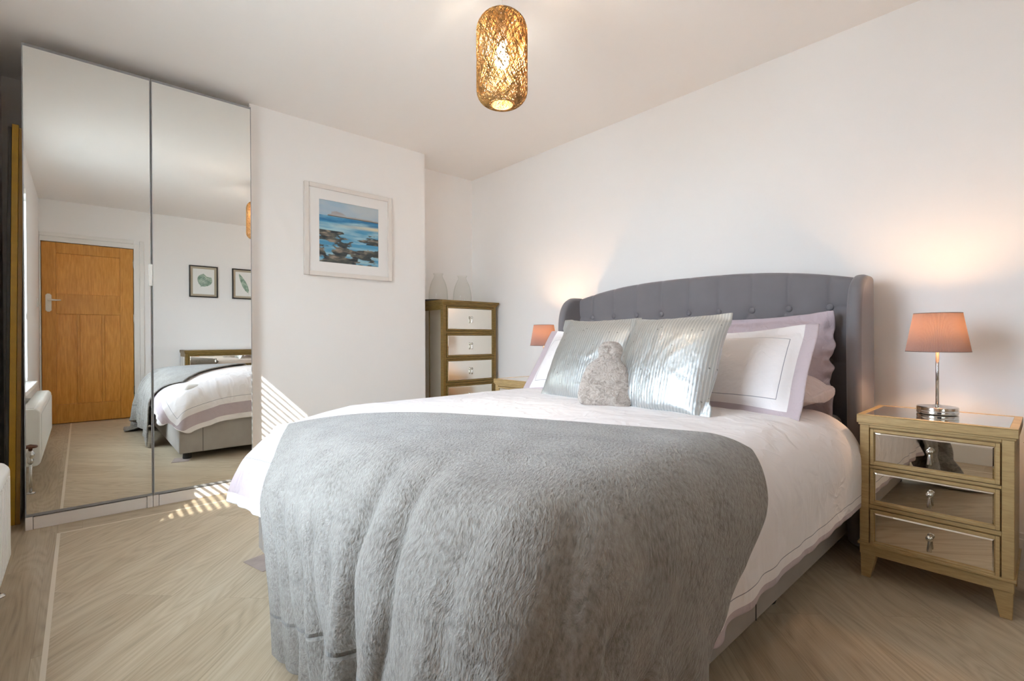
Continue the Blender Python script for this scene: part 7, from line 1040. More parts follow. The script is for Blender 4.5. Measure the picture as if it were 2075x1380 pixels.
SHAPES['p_oxford'] = (24, 36, [
-480,28,28,28,28,28,28,27,27,27,27,27,27,28,27,27,27,28,27,27,27,28,27,27,27,27,27,27,28,27,27,28,28,29,28,27,-1,-1,0,0,0,-1,-1,1,0,1,0,0,1,-1,1,0,1,-1,1,1,0,0,0,1,0,1,0,0,0,0,0,0,-1,-1,0,1,-2,1,-1,0,-1,0,1,-1,0,0,1,0,0,1,0,0,0,1,
0,0,1,0,1,-1,1,0,0,1,-1,1,0,-1,1,-1,0,-1,-1,0,0,-1,0,0,-1,1,0,0,0,1,0,0,0,1,0,0,0,0,0,0,0,1,0,0,1,0,0,0,0,1,-1,-1,0,0,1,-1,1,-2,-1,0,0,0,1,0,0,0,0,0,0,1,0,0,0,1,0,0,0,0,0,0,1,0,0,0,0,-1,-1,-1,0,1,1,0,0,-1,-1,-1,1,-1,0,0,0,1,0,0,1,
-1,0,1,0,0,0,1,0,0,1,0,-1,0,1,0,0,-1,-1,-1,0,0,1,1,-1,-1,-1,0,-1,1,0,0,0,0,0,1,-1,1,0,0,0,0,1,-1,1,0,0,0,0,1,-1,0,0,0,-1,-1,0,-1,1,0,1,-1,-1,-1,0,0,-1,1,0,0,0,0,0,0,1,0,0,0,0,1,-1,1,-1,1,0,0,1,-1,0,-1,-1,-1,0,1,2,-1,0,-1,0,0,0,-1,
1,-1,0,0,1,-1,1,0,0,0,1,-1,0,0,1,-1,1,0,0,-1,0,0,0,1,-1,-1,0,-1,1,0,0,0,-2,1,-1,0,0,0,1,0,-1,1,0,0,0,0,0,1,-1,0,0,1,-1,0,1,0,0,0,-1,0,-1,0,0,0,0,1,0,-1,0,0,0,0,0,0,0,-1,1,0,0,0,-1,0,1,0,0,0,0,0,1,-1,0,0,0,0,0,0,0,-1,0,1,1,-1,0,0,0,
0,0,0,0,0,0,0,0,0,0,-1,1,0,-1,1,0,0,0,0,0,0,0,0,0,0,0,-1,1,0,-1,0,0,0,0,0,0,0,0,0,0,0,0,0,0,0,0,0,0,0,0,0,0,0,0,0,0,0,0,0,0,0,0,0,0,0,0,0,-1,1,0,0,0,0,0,0,0,0,0,0,0,0,0,0,0,0,0,-1,1,0,0,0,0,0,0,0,0,0,0,0,0,0,1,0,0,-1,0,1,0,0,0,0,0,
0,0,0,0,0,0,1,-1,0,0,0,0,0,0,0,-1,1,-1,1,-1,1,0,0,0,1,-1,0,-2,1,0,0,1,0,0,1,0,0,-1,1,0,-1,0,0,0,0,0,0,0,0,-1,0,1,-1,1,-1,1,-1,1,0,1,0,0,0,-1,0,0,1,1,-1,1,-1,0,0,1,-1,0,1,-1,0,1,-1,0,0,0,-1,1,0,-1,1,-1,0,0,1,-1,1,0,1,1,-1,-1,-1,0,1,
1,1,0,0,0,0,0,0,0,-1,1,-1,0,0,0,0,-1,1,-1,0,0,0,0,0,0,0,1,0,0,1,0,1,-2,1,0,1,1,0,0,1,0,0,-1,0,0,0,-1,1,-1,1,-1,-1,1,-1,1,-1,0,0,0,0,0,-1,0,1,2,1,0,-1,-1,0,0,1,1,1,0,0,-1,0,0,1,-1,0,0,-1,0,0,0,0,-1,0,0,0,0,-1,0,0,0,0,1,0,1,1,0,0,0,
-1,0,1,1,1,0,0,0,0,0,-1,-1,0,0,1,0,-1,0,0,0,0,-1,0,0,0,0,-1,0,0,0,0,1,2,-1,1,1,0,0,1,1,-1,0,-1,1,-1,0,0,1,-1,0,-1,0,0,0,0,-1,0,0,0,0,-1,0,0,0,0,-1,1,0,0,1,0,1,1,0,0,0,1,0,0,0,0,-1,0,-1,1,-1,0,-1,0,-1,0,1,-1,0,-1,0,0,-1,1,-1,0,1,-1,
1,1,-1,0,2,-1,0,2,0,-1,1,0,0,0,0,-1,0,-1,0,0,0,-1,0,-1,0,0,-1,0,-1,0,1,-1,0,0,0,0,1,0,1,0,-301,1,1,2,2,4,5,4,4,3,3,3,2,1,2,1,0,0,0,0,0,-1,-1,-2,-2,-3,-2,-4,-4,-4,-4,-4,-3,-1,-1,-1,27,-1,0,-1,1,0,-1,1,0,0,0,0,0,0,0,0,0,1,0,-1,0,0,0,
0,0,0,-1,1,0,0,0,0,0,0,0,0,26,0,0,0,0,0,0,0,0,0,0,0,0,0,0,0,0,0,0,0,0,0,0,0,0,0,0,0,0,0,0,0,0,0,0,1,26,1,-1,-1,-3,-2,-1,-1,-1,0,0,-1,0,0,-1,0,1,-1,0,1,-1,1,-1,1,0,1,0,0,1,1,1,2,2,1,1,0,27,-1,0,-1,0,-3,-2,-4,-2,-1,-2,-1,-1,0,0,0,-1,
0,0,0,1,-1,1,1,1,0,2,2,2,2,3,2,2,0,0,1,26,0,-1,1,-1,0,-1,0,-1,-2,-1,-1,0,-1,-1,0,0,0,0,0,0,1,0,0,1,1,1,1,1,1,1,1,0,0,1,-1,26,0,0,0,0,0,0,-1,0,0,0,0,-1,0,0,-1,0,0,0,0,0,0,1,0,0,1,0,0,1,0,0,0,-1,1,0,0,27,-1,0,0,0,0,0,0,0,0,0,0,0,0,0,
0,0,0,0,0,0,0,0,0,0,0,0,0,0,0,0,0,0,0,0,0,25,1,0,0,0,1,-1,1,0,-1,0,0,0,0,0,0,0,0,0,0,0,0,0,0,1,0,0,0,-1,1,-1,0,1,-1,0,0,26,0,0,0,1,-1,1,0,-1,1,0,0,0,0,0,0,0,0,0,0,0,0,0,0,-1,1,0,0,0,-1,1,-1,0,0,0,0,26,0,0,0,0,1,0,-1,1,0,0,0,0,0,0,
0,0,0,0,0,0,0,0,0,0,-1,1,0,0,0,-1,1,-1,0,-1,1,26,0,1,0,-1,0,0,1,0,0,0,0,0,0,0,0,0,0,0,0,0,0,0,0,0,0,-1,1,0,0,0,-1,0,0,0,0,26,0,0,0,1,0,0,0,0,0,0,0,0,0,0,0,0,0,0,0,0,0,0,0,0,1,0,-1,0,0,-1,0,0,0,0,-1,25,1,0,0,0,1,0,0,0,0,0,1,0,0,0,0,
0,0,0,0,0,0,0,0,0,-1,0,0,0,-1,1,0,0,0,-1,0,26,-1,1,0,1,-1,1,0,0,0,1,-1,0,0,0,0,0,0,0,0,0,0,0,0,0,0,0,0,-1,1,0,-1,0,0,0,0,26,0,0,0,0,1,-1,1,0,0,-1,1,0,0,0,0,0,0,0,0,0,0,0,0,0,0,0,-1,1,0,-1,1,-1,0,0,0,26,0,0,1,-1,0,1,-1,0,1,0,-1,0,0,
0,0,0,0,0,0,0,0,0,0,0,0,0,1,0,-1,1,-1,0,0,0,-1,26,0,0,0,0,0,0,0,0,0,0,0,0,0,0,0,-1,0,0,1,0,0,0,0,0,0,0,0,0,0,0,0,0,0,0,1,26,0,0,-1,1,0,-1,1,0,-1,-1,0,0,-1,0,0,1,0,0,-1,0,0,1,0,0,1,0,0,0,1,0,0,0,0,0,0,26,1,-1,0,0,-1,0,-2,-1,-1,0,-1,
-2,1,-1,-1,0,0,0,0,0,1,0,1,1,0,2,1,1,0,1,0,1,-1,1,0,27,-1,0,-1,-1,-1,-3,-3,-2,-2,-2,-1,0,-1,0,0,-1,0,0,0,1,0,0,0,1,2,0,2,3,3,2,3,0,1,1,0,26,0,-1,0,-3,-3,-1,0,-1,0,0,-1,0,-1,0,0,1,0,0,0,0,-1,1,0,1,-1,1,1,0,1,1,2,3,1,0,0,27,-1,0,0,0,
0,0,0,0,0,0,0,0,0,0,0,0,0,0,0,-1,1,0,0,-1,1,0,0,-1,1,0,0,0,0,0,0,26,0,0,0,0,0,0,0,0,0,0,0,0,1,-1,0,0,0,0,0,1,0,-1,0,0,0,0,-1,1,-1,1,0,-1,1,0,1,4,0,0,0,0,0,0,0,0,0,0,0,0,0,0,0,0,0,0,0,0,0,0,0,0,0,0,0,0,0,0,0,0,0,0,0,0,0,0,0,0,0,0,0,
0,0,0,0,0,0,0,0,0,0,0,0,0,0,0,0,0,0,0,0,0,0,0,0,0,0,0,0,0,0,0,0,0,0,0,0,0,0,0,0,0,0,0,0,0,0,0,0,0,0,0,0,0,0,0,0,0,0,0,0,0,0,0,0,0,0,0,5,5,3,0,1,0,1,0,0,0,1,0,0,0,0,0,0,0,0,0,-1,0,0,0,-1,0,0,-1,-3,-5,-5,0,0,0,0,0,4,5,3,5,3,2,1,1,0,
1,-1,0,1,0,0,0,0,0,-1,0,1,-1,0,-1,-1,-2,-4,-3,-4,-5,-4,0,0,0,0,0,3,2,3,2,1,3,1,1,2,1,1,0,0,0,0,0,0,0,0,0,-1,-1,-1,-2,-1,-3,-1,-3,-2,-3,-2,0,0,0,0,0,1,3,1,1,2,0,1,2,1,0,0,1,0,0,0,0,0,0,0,-1,0,0,-2,-1,-1,0,-2,-1,-1,-2,-2,0,0,0,0,0,1,
2,1,1,0,1,1,0,0,0,1,0,0,0,1,0,-1,0,0,0,-1,0,0,0,-1,-1,0,-1,-1,-2,-1,0,0,0,0,0,1,0,1,1,1,0,0,1,0,1,-1,1,0,0,-1,0,1,0,0,-1,1,-1,0,-1,0,0,-1,-1,-1,0,-1,0,0,0,0,0,1,0,1,0,0,1,0,0,0,0,1,-1,0,1,0,0,0,-1,0,1,-1,0,0,0,0,-1,0,0,-1,0,-1,0,0,
0,0,0,0,1,0,0,0,0,1,-1,1,0,0,0,0,-1,1,0,-1,1,0,0,0,0,-1,1,-1,0,0,0,0,-1,0,0,0,0,0,0,0,0,0,0,1,0,-1,1,0,-1,0,1,0,0,-1,0,1,0,0,-1,0,1,0,-1,1,0,-1,0,0,0,0,0,0,0,0,0,0,0,0,0,0,0,0,0,0,0,0,0,0,0,0,0,0,0,0,0,0,0,0,0,0,0,0,0,0,0,0,0,0,0,
0,0,0,0,0,0,-1,0,1,-1,0,1,0,-1,0,0,1,0,-1,0,0,1,0,-1,0,1,-1,0,1,0,0,0,0,0,0,0,0,0,0,-1,0,0,0,0,-1,1,-1,0,0,0,0,1,-1,0,1,-1,0,0,0,0,1,-1,1,0,0,0,0,1,0,0,0,0,0,0,-1,0,-1,0,0,-1,0,0,0,0,-1,1,0,-1,0,0,0,1,0,-1,1,0,0,0,0,1,0,0,1,0,1,0,
0,0,0,0,-1,0,-1,-1,-1,0,0,-1,0,-1,1,-1,0,0,1,0,-1,0,0,1,-1,1,0,1,0,0,1,1,1,1,0,0,0,0,0,0,-1,-2,-1,0,-1,-1,0,-1,0,0,-1,0,0,0,0,0,0,0,0,0,1,0,0,1,0,1,0,1,1,1,2,0,0,0,0,0,-2,-2,-1,-2,-1,0,-2,0,-1,-1,0,0,-1,0,-1,0,1,0,1,0,0,1,1,0,2,0,
2,1,1,3,1,0,0,0,0,0,-2,-3,-2,-3,-1,-3,-1,-2,-2,0,-1,0,0,0,0,0,0,0,0,0,1,0,2,2,1,3,1,2,3,2,3,0,0,0,0,0,-4,-5,-4,-4,-3,-2,-1,-1,0,-1,0,-1,0,0,0,0,0,0,0,1,0,1,0,1,1,2,3,4,4,5,4,0,0,0,0,0,-5,-5,-3,0,-1,0,-1,0,0,0,0,0,0,0,0,0,0,0,0,0,0,
0,0,0,1,0,1,1,2,5,5,0,0,0,0,0,0,0,0,0,0,0,0,0,0,0,0,0,0,0,0,0,0,0,0,0,0,0,0,0,0,0,0,0,0,0,0,0,0,0,0,0,0,0,0,0,0,0,0,0,0,0,0,0,0,0,0,0,0,0,0,0,0,0,0,0,0,0,0,0,0,0,0,0,0,])
SHAPES['p_lilac'] = (24, 36, [
-482,28,28,28,28,27,28,27,28,28,27,28,27,28,27,28,27,28,27,28,28,27,28,27,28,27,28,27,28,27,28,28,28,28,27,28,-1,0,0,-1,0,0,0,1,-1,0,0,0,1,-1,1,0,1,0,0,0,0,1,0,0,0,1,-1,1,-1,1,0,-1,0,-1,1,0,-1,0,-1,1,-1,1,-1,0,0,0,1,0,0,0,0,0,0,0,
1,0,0,0,0,1,0,0,1,-1,1,0,-1,1,-1,0,0,-1,0,0,0,-2,0,0,0,0,1,-1,0,0,0,1,1,0,0,0,0,0,1,0,0,0,0,0,0,1,0,-1,1,-1,0,-1,0,0,0,0,0,-1,0,-1,0,0,0,1,0,0,0,1,-1,0,1,0,0,1,-1,0,0,1,0,0,0,0,0,1,-1,0,0,-1,-1,1,1,0,0,-1,-1,0,0,0,0,0,0,0,1,-1,0,1,
-1,1,0,0,0,0,1,-1,1,0,0,0,0,0,0,0,-1,-1,0,0,1,-1,0,0,-1,0,0,-1,0,1,0,0,0,0,1,-1,1,0,0,0,0,1,-1,1,-1,1,0,0,0,0,0,0,-1,-1,0,0,0,1,0,-2,0,0,0,0,0,0,0,1,-1,1,-1,1,0,-1,1,0,0,0,1,-1,1,-1,1,0,0,-1,1,-1,0,-1,0,0,1,0,-1,0,0,-1,0,1,0,-1,1,
-1,1,-1,1,0,-1,1,0,0,0,0,0,0,0,1,-1,0,0,1,-1,0,-1,1,-1,0,0,0,0,0,0,0,0,-1,0,1,-1,1,-1,1,-1,0,1,0,0,0,0,0,0,1,-1,0,0,0,0,0,0,0,0,-1,1,-1,1,-1,1,-1,0,0,0,0,0,-1,1,-1,1,0,0,0,0,0,0,-1,1,0,0,0,0,0,0,0,0,0,0,0,0,0,-1,1,0,0,0,0,0,0,-1,1,
0,0,0,0,0,-1,1,0,0,0,0,0,0,0,0,-1,1,0,0,0,0,0,0,0,0,0,0,0,-1,1,-1,1,-1,0,1,0,0,0,-1,1,0,0,0,0,0,0,-1,1,0,0,-1,1,0,0,0,0,0,-1,0,1,0,-1,1,-1,0,0,0,0,0,0,0,0,0,0,0,0,0,0,0,0,0,-1,1,0,0,-1,1,0,0,-1,1,0,0,0,0,-1,1,0,0,0,0,-1,1,0,0,0,0,
0,0,0,0,0,-1,1,0,0,-1,1,0,0,0,0,0,0,0,0,-1,1,-1,1,0,0,0,1,-1,1,-1,1,-1,1,0,0,0,0,0,0,1,-1,1,-1,0,0,0,0,0,0,-1,1,0,-1,0,1,0,-1,1,0,0,0,0,0,0,0,-1,0,1,-1,1,1,0,-1,0,0,0,0,0,0,0,0,0,0,0,-1,1,0,-1,1,0,-1,0,0,0,0,0,1,0,0,1,0,-1,0,0,1,0,
0,0,1,0,0,-1,1,-1,1,-1,0,0,0,0,0,0,-1,1,-1,0,0,0,1,-1,0,1,-1,1,1,0,-1,-1,0,0,1,1,0,0,0,0,0,0,-1,1,-1,0,0,0,0,-1,1,-1,1,-1,1,-1,0,0,-1,1,0,-1,1,0,1,0,1,-1,0,0,1,1,0,0,0,0,0,0,0,-1,1,0,-1,0,0,0,-1,1,-1,0,0,0,0,0,0,0,0,0,0,1,1,0,0,0,
-1,1,1,0,0,1,-1,0,0,0,0,0,-1,0,0,1,-1,0,0,-1,0,0,0,0,0,0,-1,0,0,0,1,0,1,0,0,0,0,0,1,0,1,-1,1,0,-1,0,0,0,0,0,0,-1,0,0,0,0,0,-1,-1,0,0,0,1,-1,0,0,0,0,2,0,0,0,1,0,0,1,-1,1,0,-1,1,-1,0,0,-1,0,0,0,0,-1,0,0,0,1,-1,0,0,-1,0,0,0,1,-1,1,-1,
1,0,1,0,-1,1,0,1,0,-1,1,-1,1,-1,0,0,0,-1,0,0,0,0,-1,0,-1,1,-1,0,0,0,1,-1,0,0,0,1,0,0,-306,1,0,1,2,3,2,2,2,2,2,2,1,2,1,1,1,0,0,0,0,0,-1,-1,-1,-2,-2,-2,-2,-2,-2,-2,-2,0,-1,0,26,0,0,0,0,0,0,0,0,0,0,0,1,-1,0,0,0,1,0,0,0,-1,0,0,0,0,0,0,
0,0,0,0,1,-1,1,0,27,-1,0,0,0,-1,0,-1,-1,-1,-1,-2,-1,-1,0,-1,0,-1,0,0,0,1,1,0,1,1,1,2,1,1,1,1,0,0,0,0,27,0,0,-2,-2,-1,-2,0,-1,0,-1,1,-1,1,-1,0,-1,1,0,0,0,0,0,1,0,0,1,0,1,0,1,1,1,2,1,0,26,0,0,0,0,-2,0,0,0,-1,0,0,0,-1,0,1,0,-1,0,0,0,
0,0,1,0,1,0,0,0,1,0,1,0,0,0,0,27,-1,0,0,0,0,0,-1,0,0,0,-1,0,1,0,-1,0,0,1,0,0,0,0,-1,0,0,1,0,0,1,0,0,1,0,-1,1,26,1,-1,1,-1,0,0,0,0,0,0,0,0,-1,0,1,0,0,-1,0,0,1,0,0,0,0,0,0,0,0,0,0,0,0,1,-1,26,0,1,-1,1,0,0,0,-1,0,1,0,0,0,0,-1,0,1,0,0,
0,-1,0,0,1,0,-1,1,0,-1,1,0,0,-1,0,1,27,-1,0,1,-1,1,0,0,0,0,0,0,0,0,0,0,0,0,0,0,0,0,0,1,-1,0,0,0,0,0,0,-1,0,1,-1,0,26,1,0,-1,1,0,0,0,1,0,-1,0,0,0,0,0,1,-1,0,0,0,0,1,-1,0,0,0,0,0,0,0,0,0,-1,1,-1,26,0,0,1,0,0,0,0,0,0,0,0,0,0,0,1,-1,0,
0,0,0,1,-1,0,0,0,1,-1,0,0,0,0,-1,1,-1,0,26,0,0,0,0,1,0,0,0,0,0,0,0,0,1,-1,0,0,0,0,1,-1,0,0,0,0,0,0,0,0,-1,1,0,-1,0,1,27,0,0,0,0,-1,1,0,0,0,0,0,1,0,-1,0,0,0,1,0,-1,0,0,0,1,0,-1,0,0,0,0,-1,0,1,0,-1,26,0,0,1,0,0,0,0,0,1,0,0,-1,0,0,1,
0,0,-1,0,0,1,0,0,-1,0,0,0,0,0,0,0,0,-1,0,0,26,0,1,-1,1,0,0,0,1,-1,0,0,1,0,0,-1,0,0,1,0,0,-1,0,0,0,1,0,0,0,0,-1,0,0,0,-1,0,26,1,-1,1,0,0,0,0,0,0,0,0,0,0,0,0,0,0,0,0,0,0,0,0,1,-1,0,0,0,-1,1,0,-1,0,1,-1,26,0,1,-1,0,1,0,0,-1,1,0,0,-1,
1,0,0,0,0,-1,1,0,0,0,0,-1,0,0,0,0,1,0,-1,1,-1,0,1,27,-1,0,1,0,0,-1,1,0,-1,0,1,0,-1,0,0,0,1,0,-1,0,0,0,1,0,0,0,0,0,0,-1,1,-1,1,-1,0,26,1,-1,0,0,0,0,0,0,0,0,0,0,0,0,0,0,-1,0,1,0,0,0,-1,1,0,0,0,0,0,1,-1,1,-1,1,-1,27,-1,1,0,-1,0,0,-1,
0,0,0,-1,1,0,0,0,0,0,0,-1,0,1,0,0,-1,1,0,0,0,1,0,0,0,0,0,1,26,1,-1,0,0,-1,0,0,-1,0,0,0,-1,-1,0,0,0,0,1,0,0,-1,1,0,0,0,0,1,0,0,1,1,0,0,0,1,27,-1,0,-2,-1,-1,-1,-1,0,0,-1,-1,0,1,-1,0,0,0,-1,0,1,0,0,0,1,0,0,0,1,0,1,2,2,2,0,-1,26,0,0,0,
0,-1,-1,-1,-1,-2,-1,-1,-1,-1,0,0,-1,0,1,0,0,1,0,1,1,1,2,1,1,1,0,1,0,0,0,1,27,0,-1,0,0,0,0,0,0,0,0,1,-1,0,0,0,1,0,-1,1,-1,0,0,1,-1,0,0,0,0,0,0,0,0,0,0,0,4,0,0,0,0,0,0,0,0,0,0,0,0,0,0,0,0,0,0,0,0,0,0,0,0,0,0,0,0,0,0,0,0,0,0,0,0,0,0,
0,0,0,0,0,0,0,0,0,0,0,0,0,0,0,0,0,0,0,0,0,0,0,0,0,0,0,0,0,0,0,0,0,0,0,1,2,1,0,2,3,1,3,2,1,1,1,0,1,0,0,0,0,0,0,0,-1,-1,0,-2,-1,-2,-2,-3,-3,-1,-2,-1,0,0,0,2,6,4,4,1,0,2,-1,0,1,0,0,1,-1,1,0,0,0,0,-1,0,0,0,-1,0,-1,-1,-1,0,-2,-5,-7,-1,
0,0,0,0,4,3,2,2,1,1,0,1,0,0,0,0,1,-1,0,0,0,0,1,-1,0,0,-1,0,-1,-1,-1,-2,-1,-3,-3,-1,0,0,0,1,2,2,2,1,1,0,1,0,0,1,0,0,0,0,0,0,0,0,0,0,0,-1,0,-1,0,0,-1,-2,-2,-2,-1,-1,0,0,0,1,1,2,0,1,1,1,1,0,0,0,1,0,-1,1,0,0,0,0,-1,0,0,0,-1,0,-1,0,-1,
0,-2,-1,-2,0,0,0,0,0,1,1,2,0,1,0,0,0,1,0,0,0,1,-1,0,0,0,0,0,0,-1,0,1,-1,0,-1,-1,0,0,-1,-1,-1,0,0,0,0,1,1,0,1,0,0,1,0,0,0,0,0,0,0,0,0,0,0,0,0,0,0,-1,1,-1,0,0,-1,-1,0,-1,0,0,0,0,0,1,0,0,1,0,0,0,1,0,0,0,0,0,0,0,0,0,0,0,0,0,0,0,-1,0,0,
0,-1,0,0,-1,0,0,0,0,0,0,0,1,0,0,0,0,0,0,0,0,0,0,0,1,0,-1,0,0,0,0,0,0,0,0,0,0,0,0,-1,0,0,0,0,0,0,0,0,0,0,0,1,0,0,0,0,0,0,0,0,-1,0,1,0,0,0,0,0,-1,1,0,-1,0,0,0,0,0,0,0,0,0,0,0,0,0,0,0,0,0,0,0,0,0,0,0,0,0,0,0,0,0,0,0,0,0,0,0,0,0,0,0,0,
0,0,0,0,0,0,0,0,0,-1,1,-1,0,0,0,0,0,0,0,0,1,0,-1,0,0,0,0,0,1,-1,0,1,0,0,0,0,0,0,0,0,0,0,0,0,-1,1,-1,0,0,0,0,0,0,0,0,0,-1,0,1,0,0,0,0,0,0,0,0,0,0,0,1,0,0,0,0,0,0,0,-1,-1,1,-1,0,0,0,-1,0,0,0,0,0,0,0,0,0,0,0,0,0,0,0,1,0,0,0,1,0,0,1,0,
0,0,0,0,-1,0,-1,-1,0,0,-1,1,-1,0,0,0,0,0,0,0,0,0,0,0,0,0,0,0,1,0,0,1,0,1,1,0,0,0,0,-1,-1,0,-1,0,-1,-1,0,-1,1,0,-1,0,0,0,0,0,0,-1,1,0,0,0,1,0,0,0,2,-1,2,1,1,0,0,0,0,0,-2,-2,-1,-1,0,0,-1,0,-1,0,0,0,-1,0,0,0,0,1,-1,0,1,0,0,1,0,1,0,2,
0,2,1,1,0,0,0,-1,-1,-2,-2,-1,-2,0,0,-1,0,-1,0,0,0,0,0,0,0,0,0,0,0,1,0,0,1,1,0,1,2,2,2,1,0,0,0,-1,-3,-3,-2,-1,-1,-1,-1,0,-1,0,0,-1,1,0,0,0,0,-1,1,0,0,0,0,1,1,0,1,2,2,3,4,0,0,0,0,-1,-7,-5,-1,-2,-1,0,-1,-1,0,0,-1,1,-1,0,0,0,0,1,-1,1,
0,0,1,0,0,1,0,1,4,4,6,2,0,0,0,-1,-2,-1,-3,-2,-2,-3,-1,-1,-1,-1,0,-1,0,0,0,0,0,0,1,0,1,1,1,1,2,2,4,2,0,1,2,1,0,0,0,0,0,0,0,0,0,0,0,0,0,0,0,0,0,0,0,0,0,0,0,0,0,0,0,0,0,0,0,0,0,0,0,0,0,])
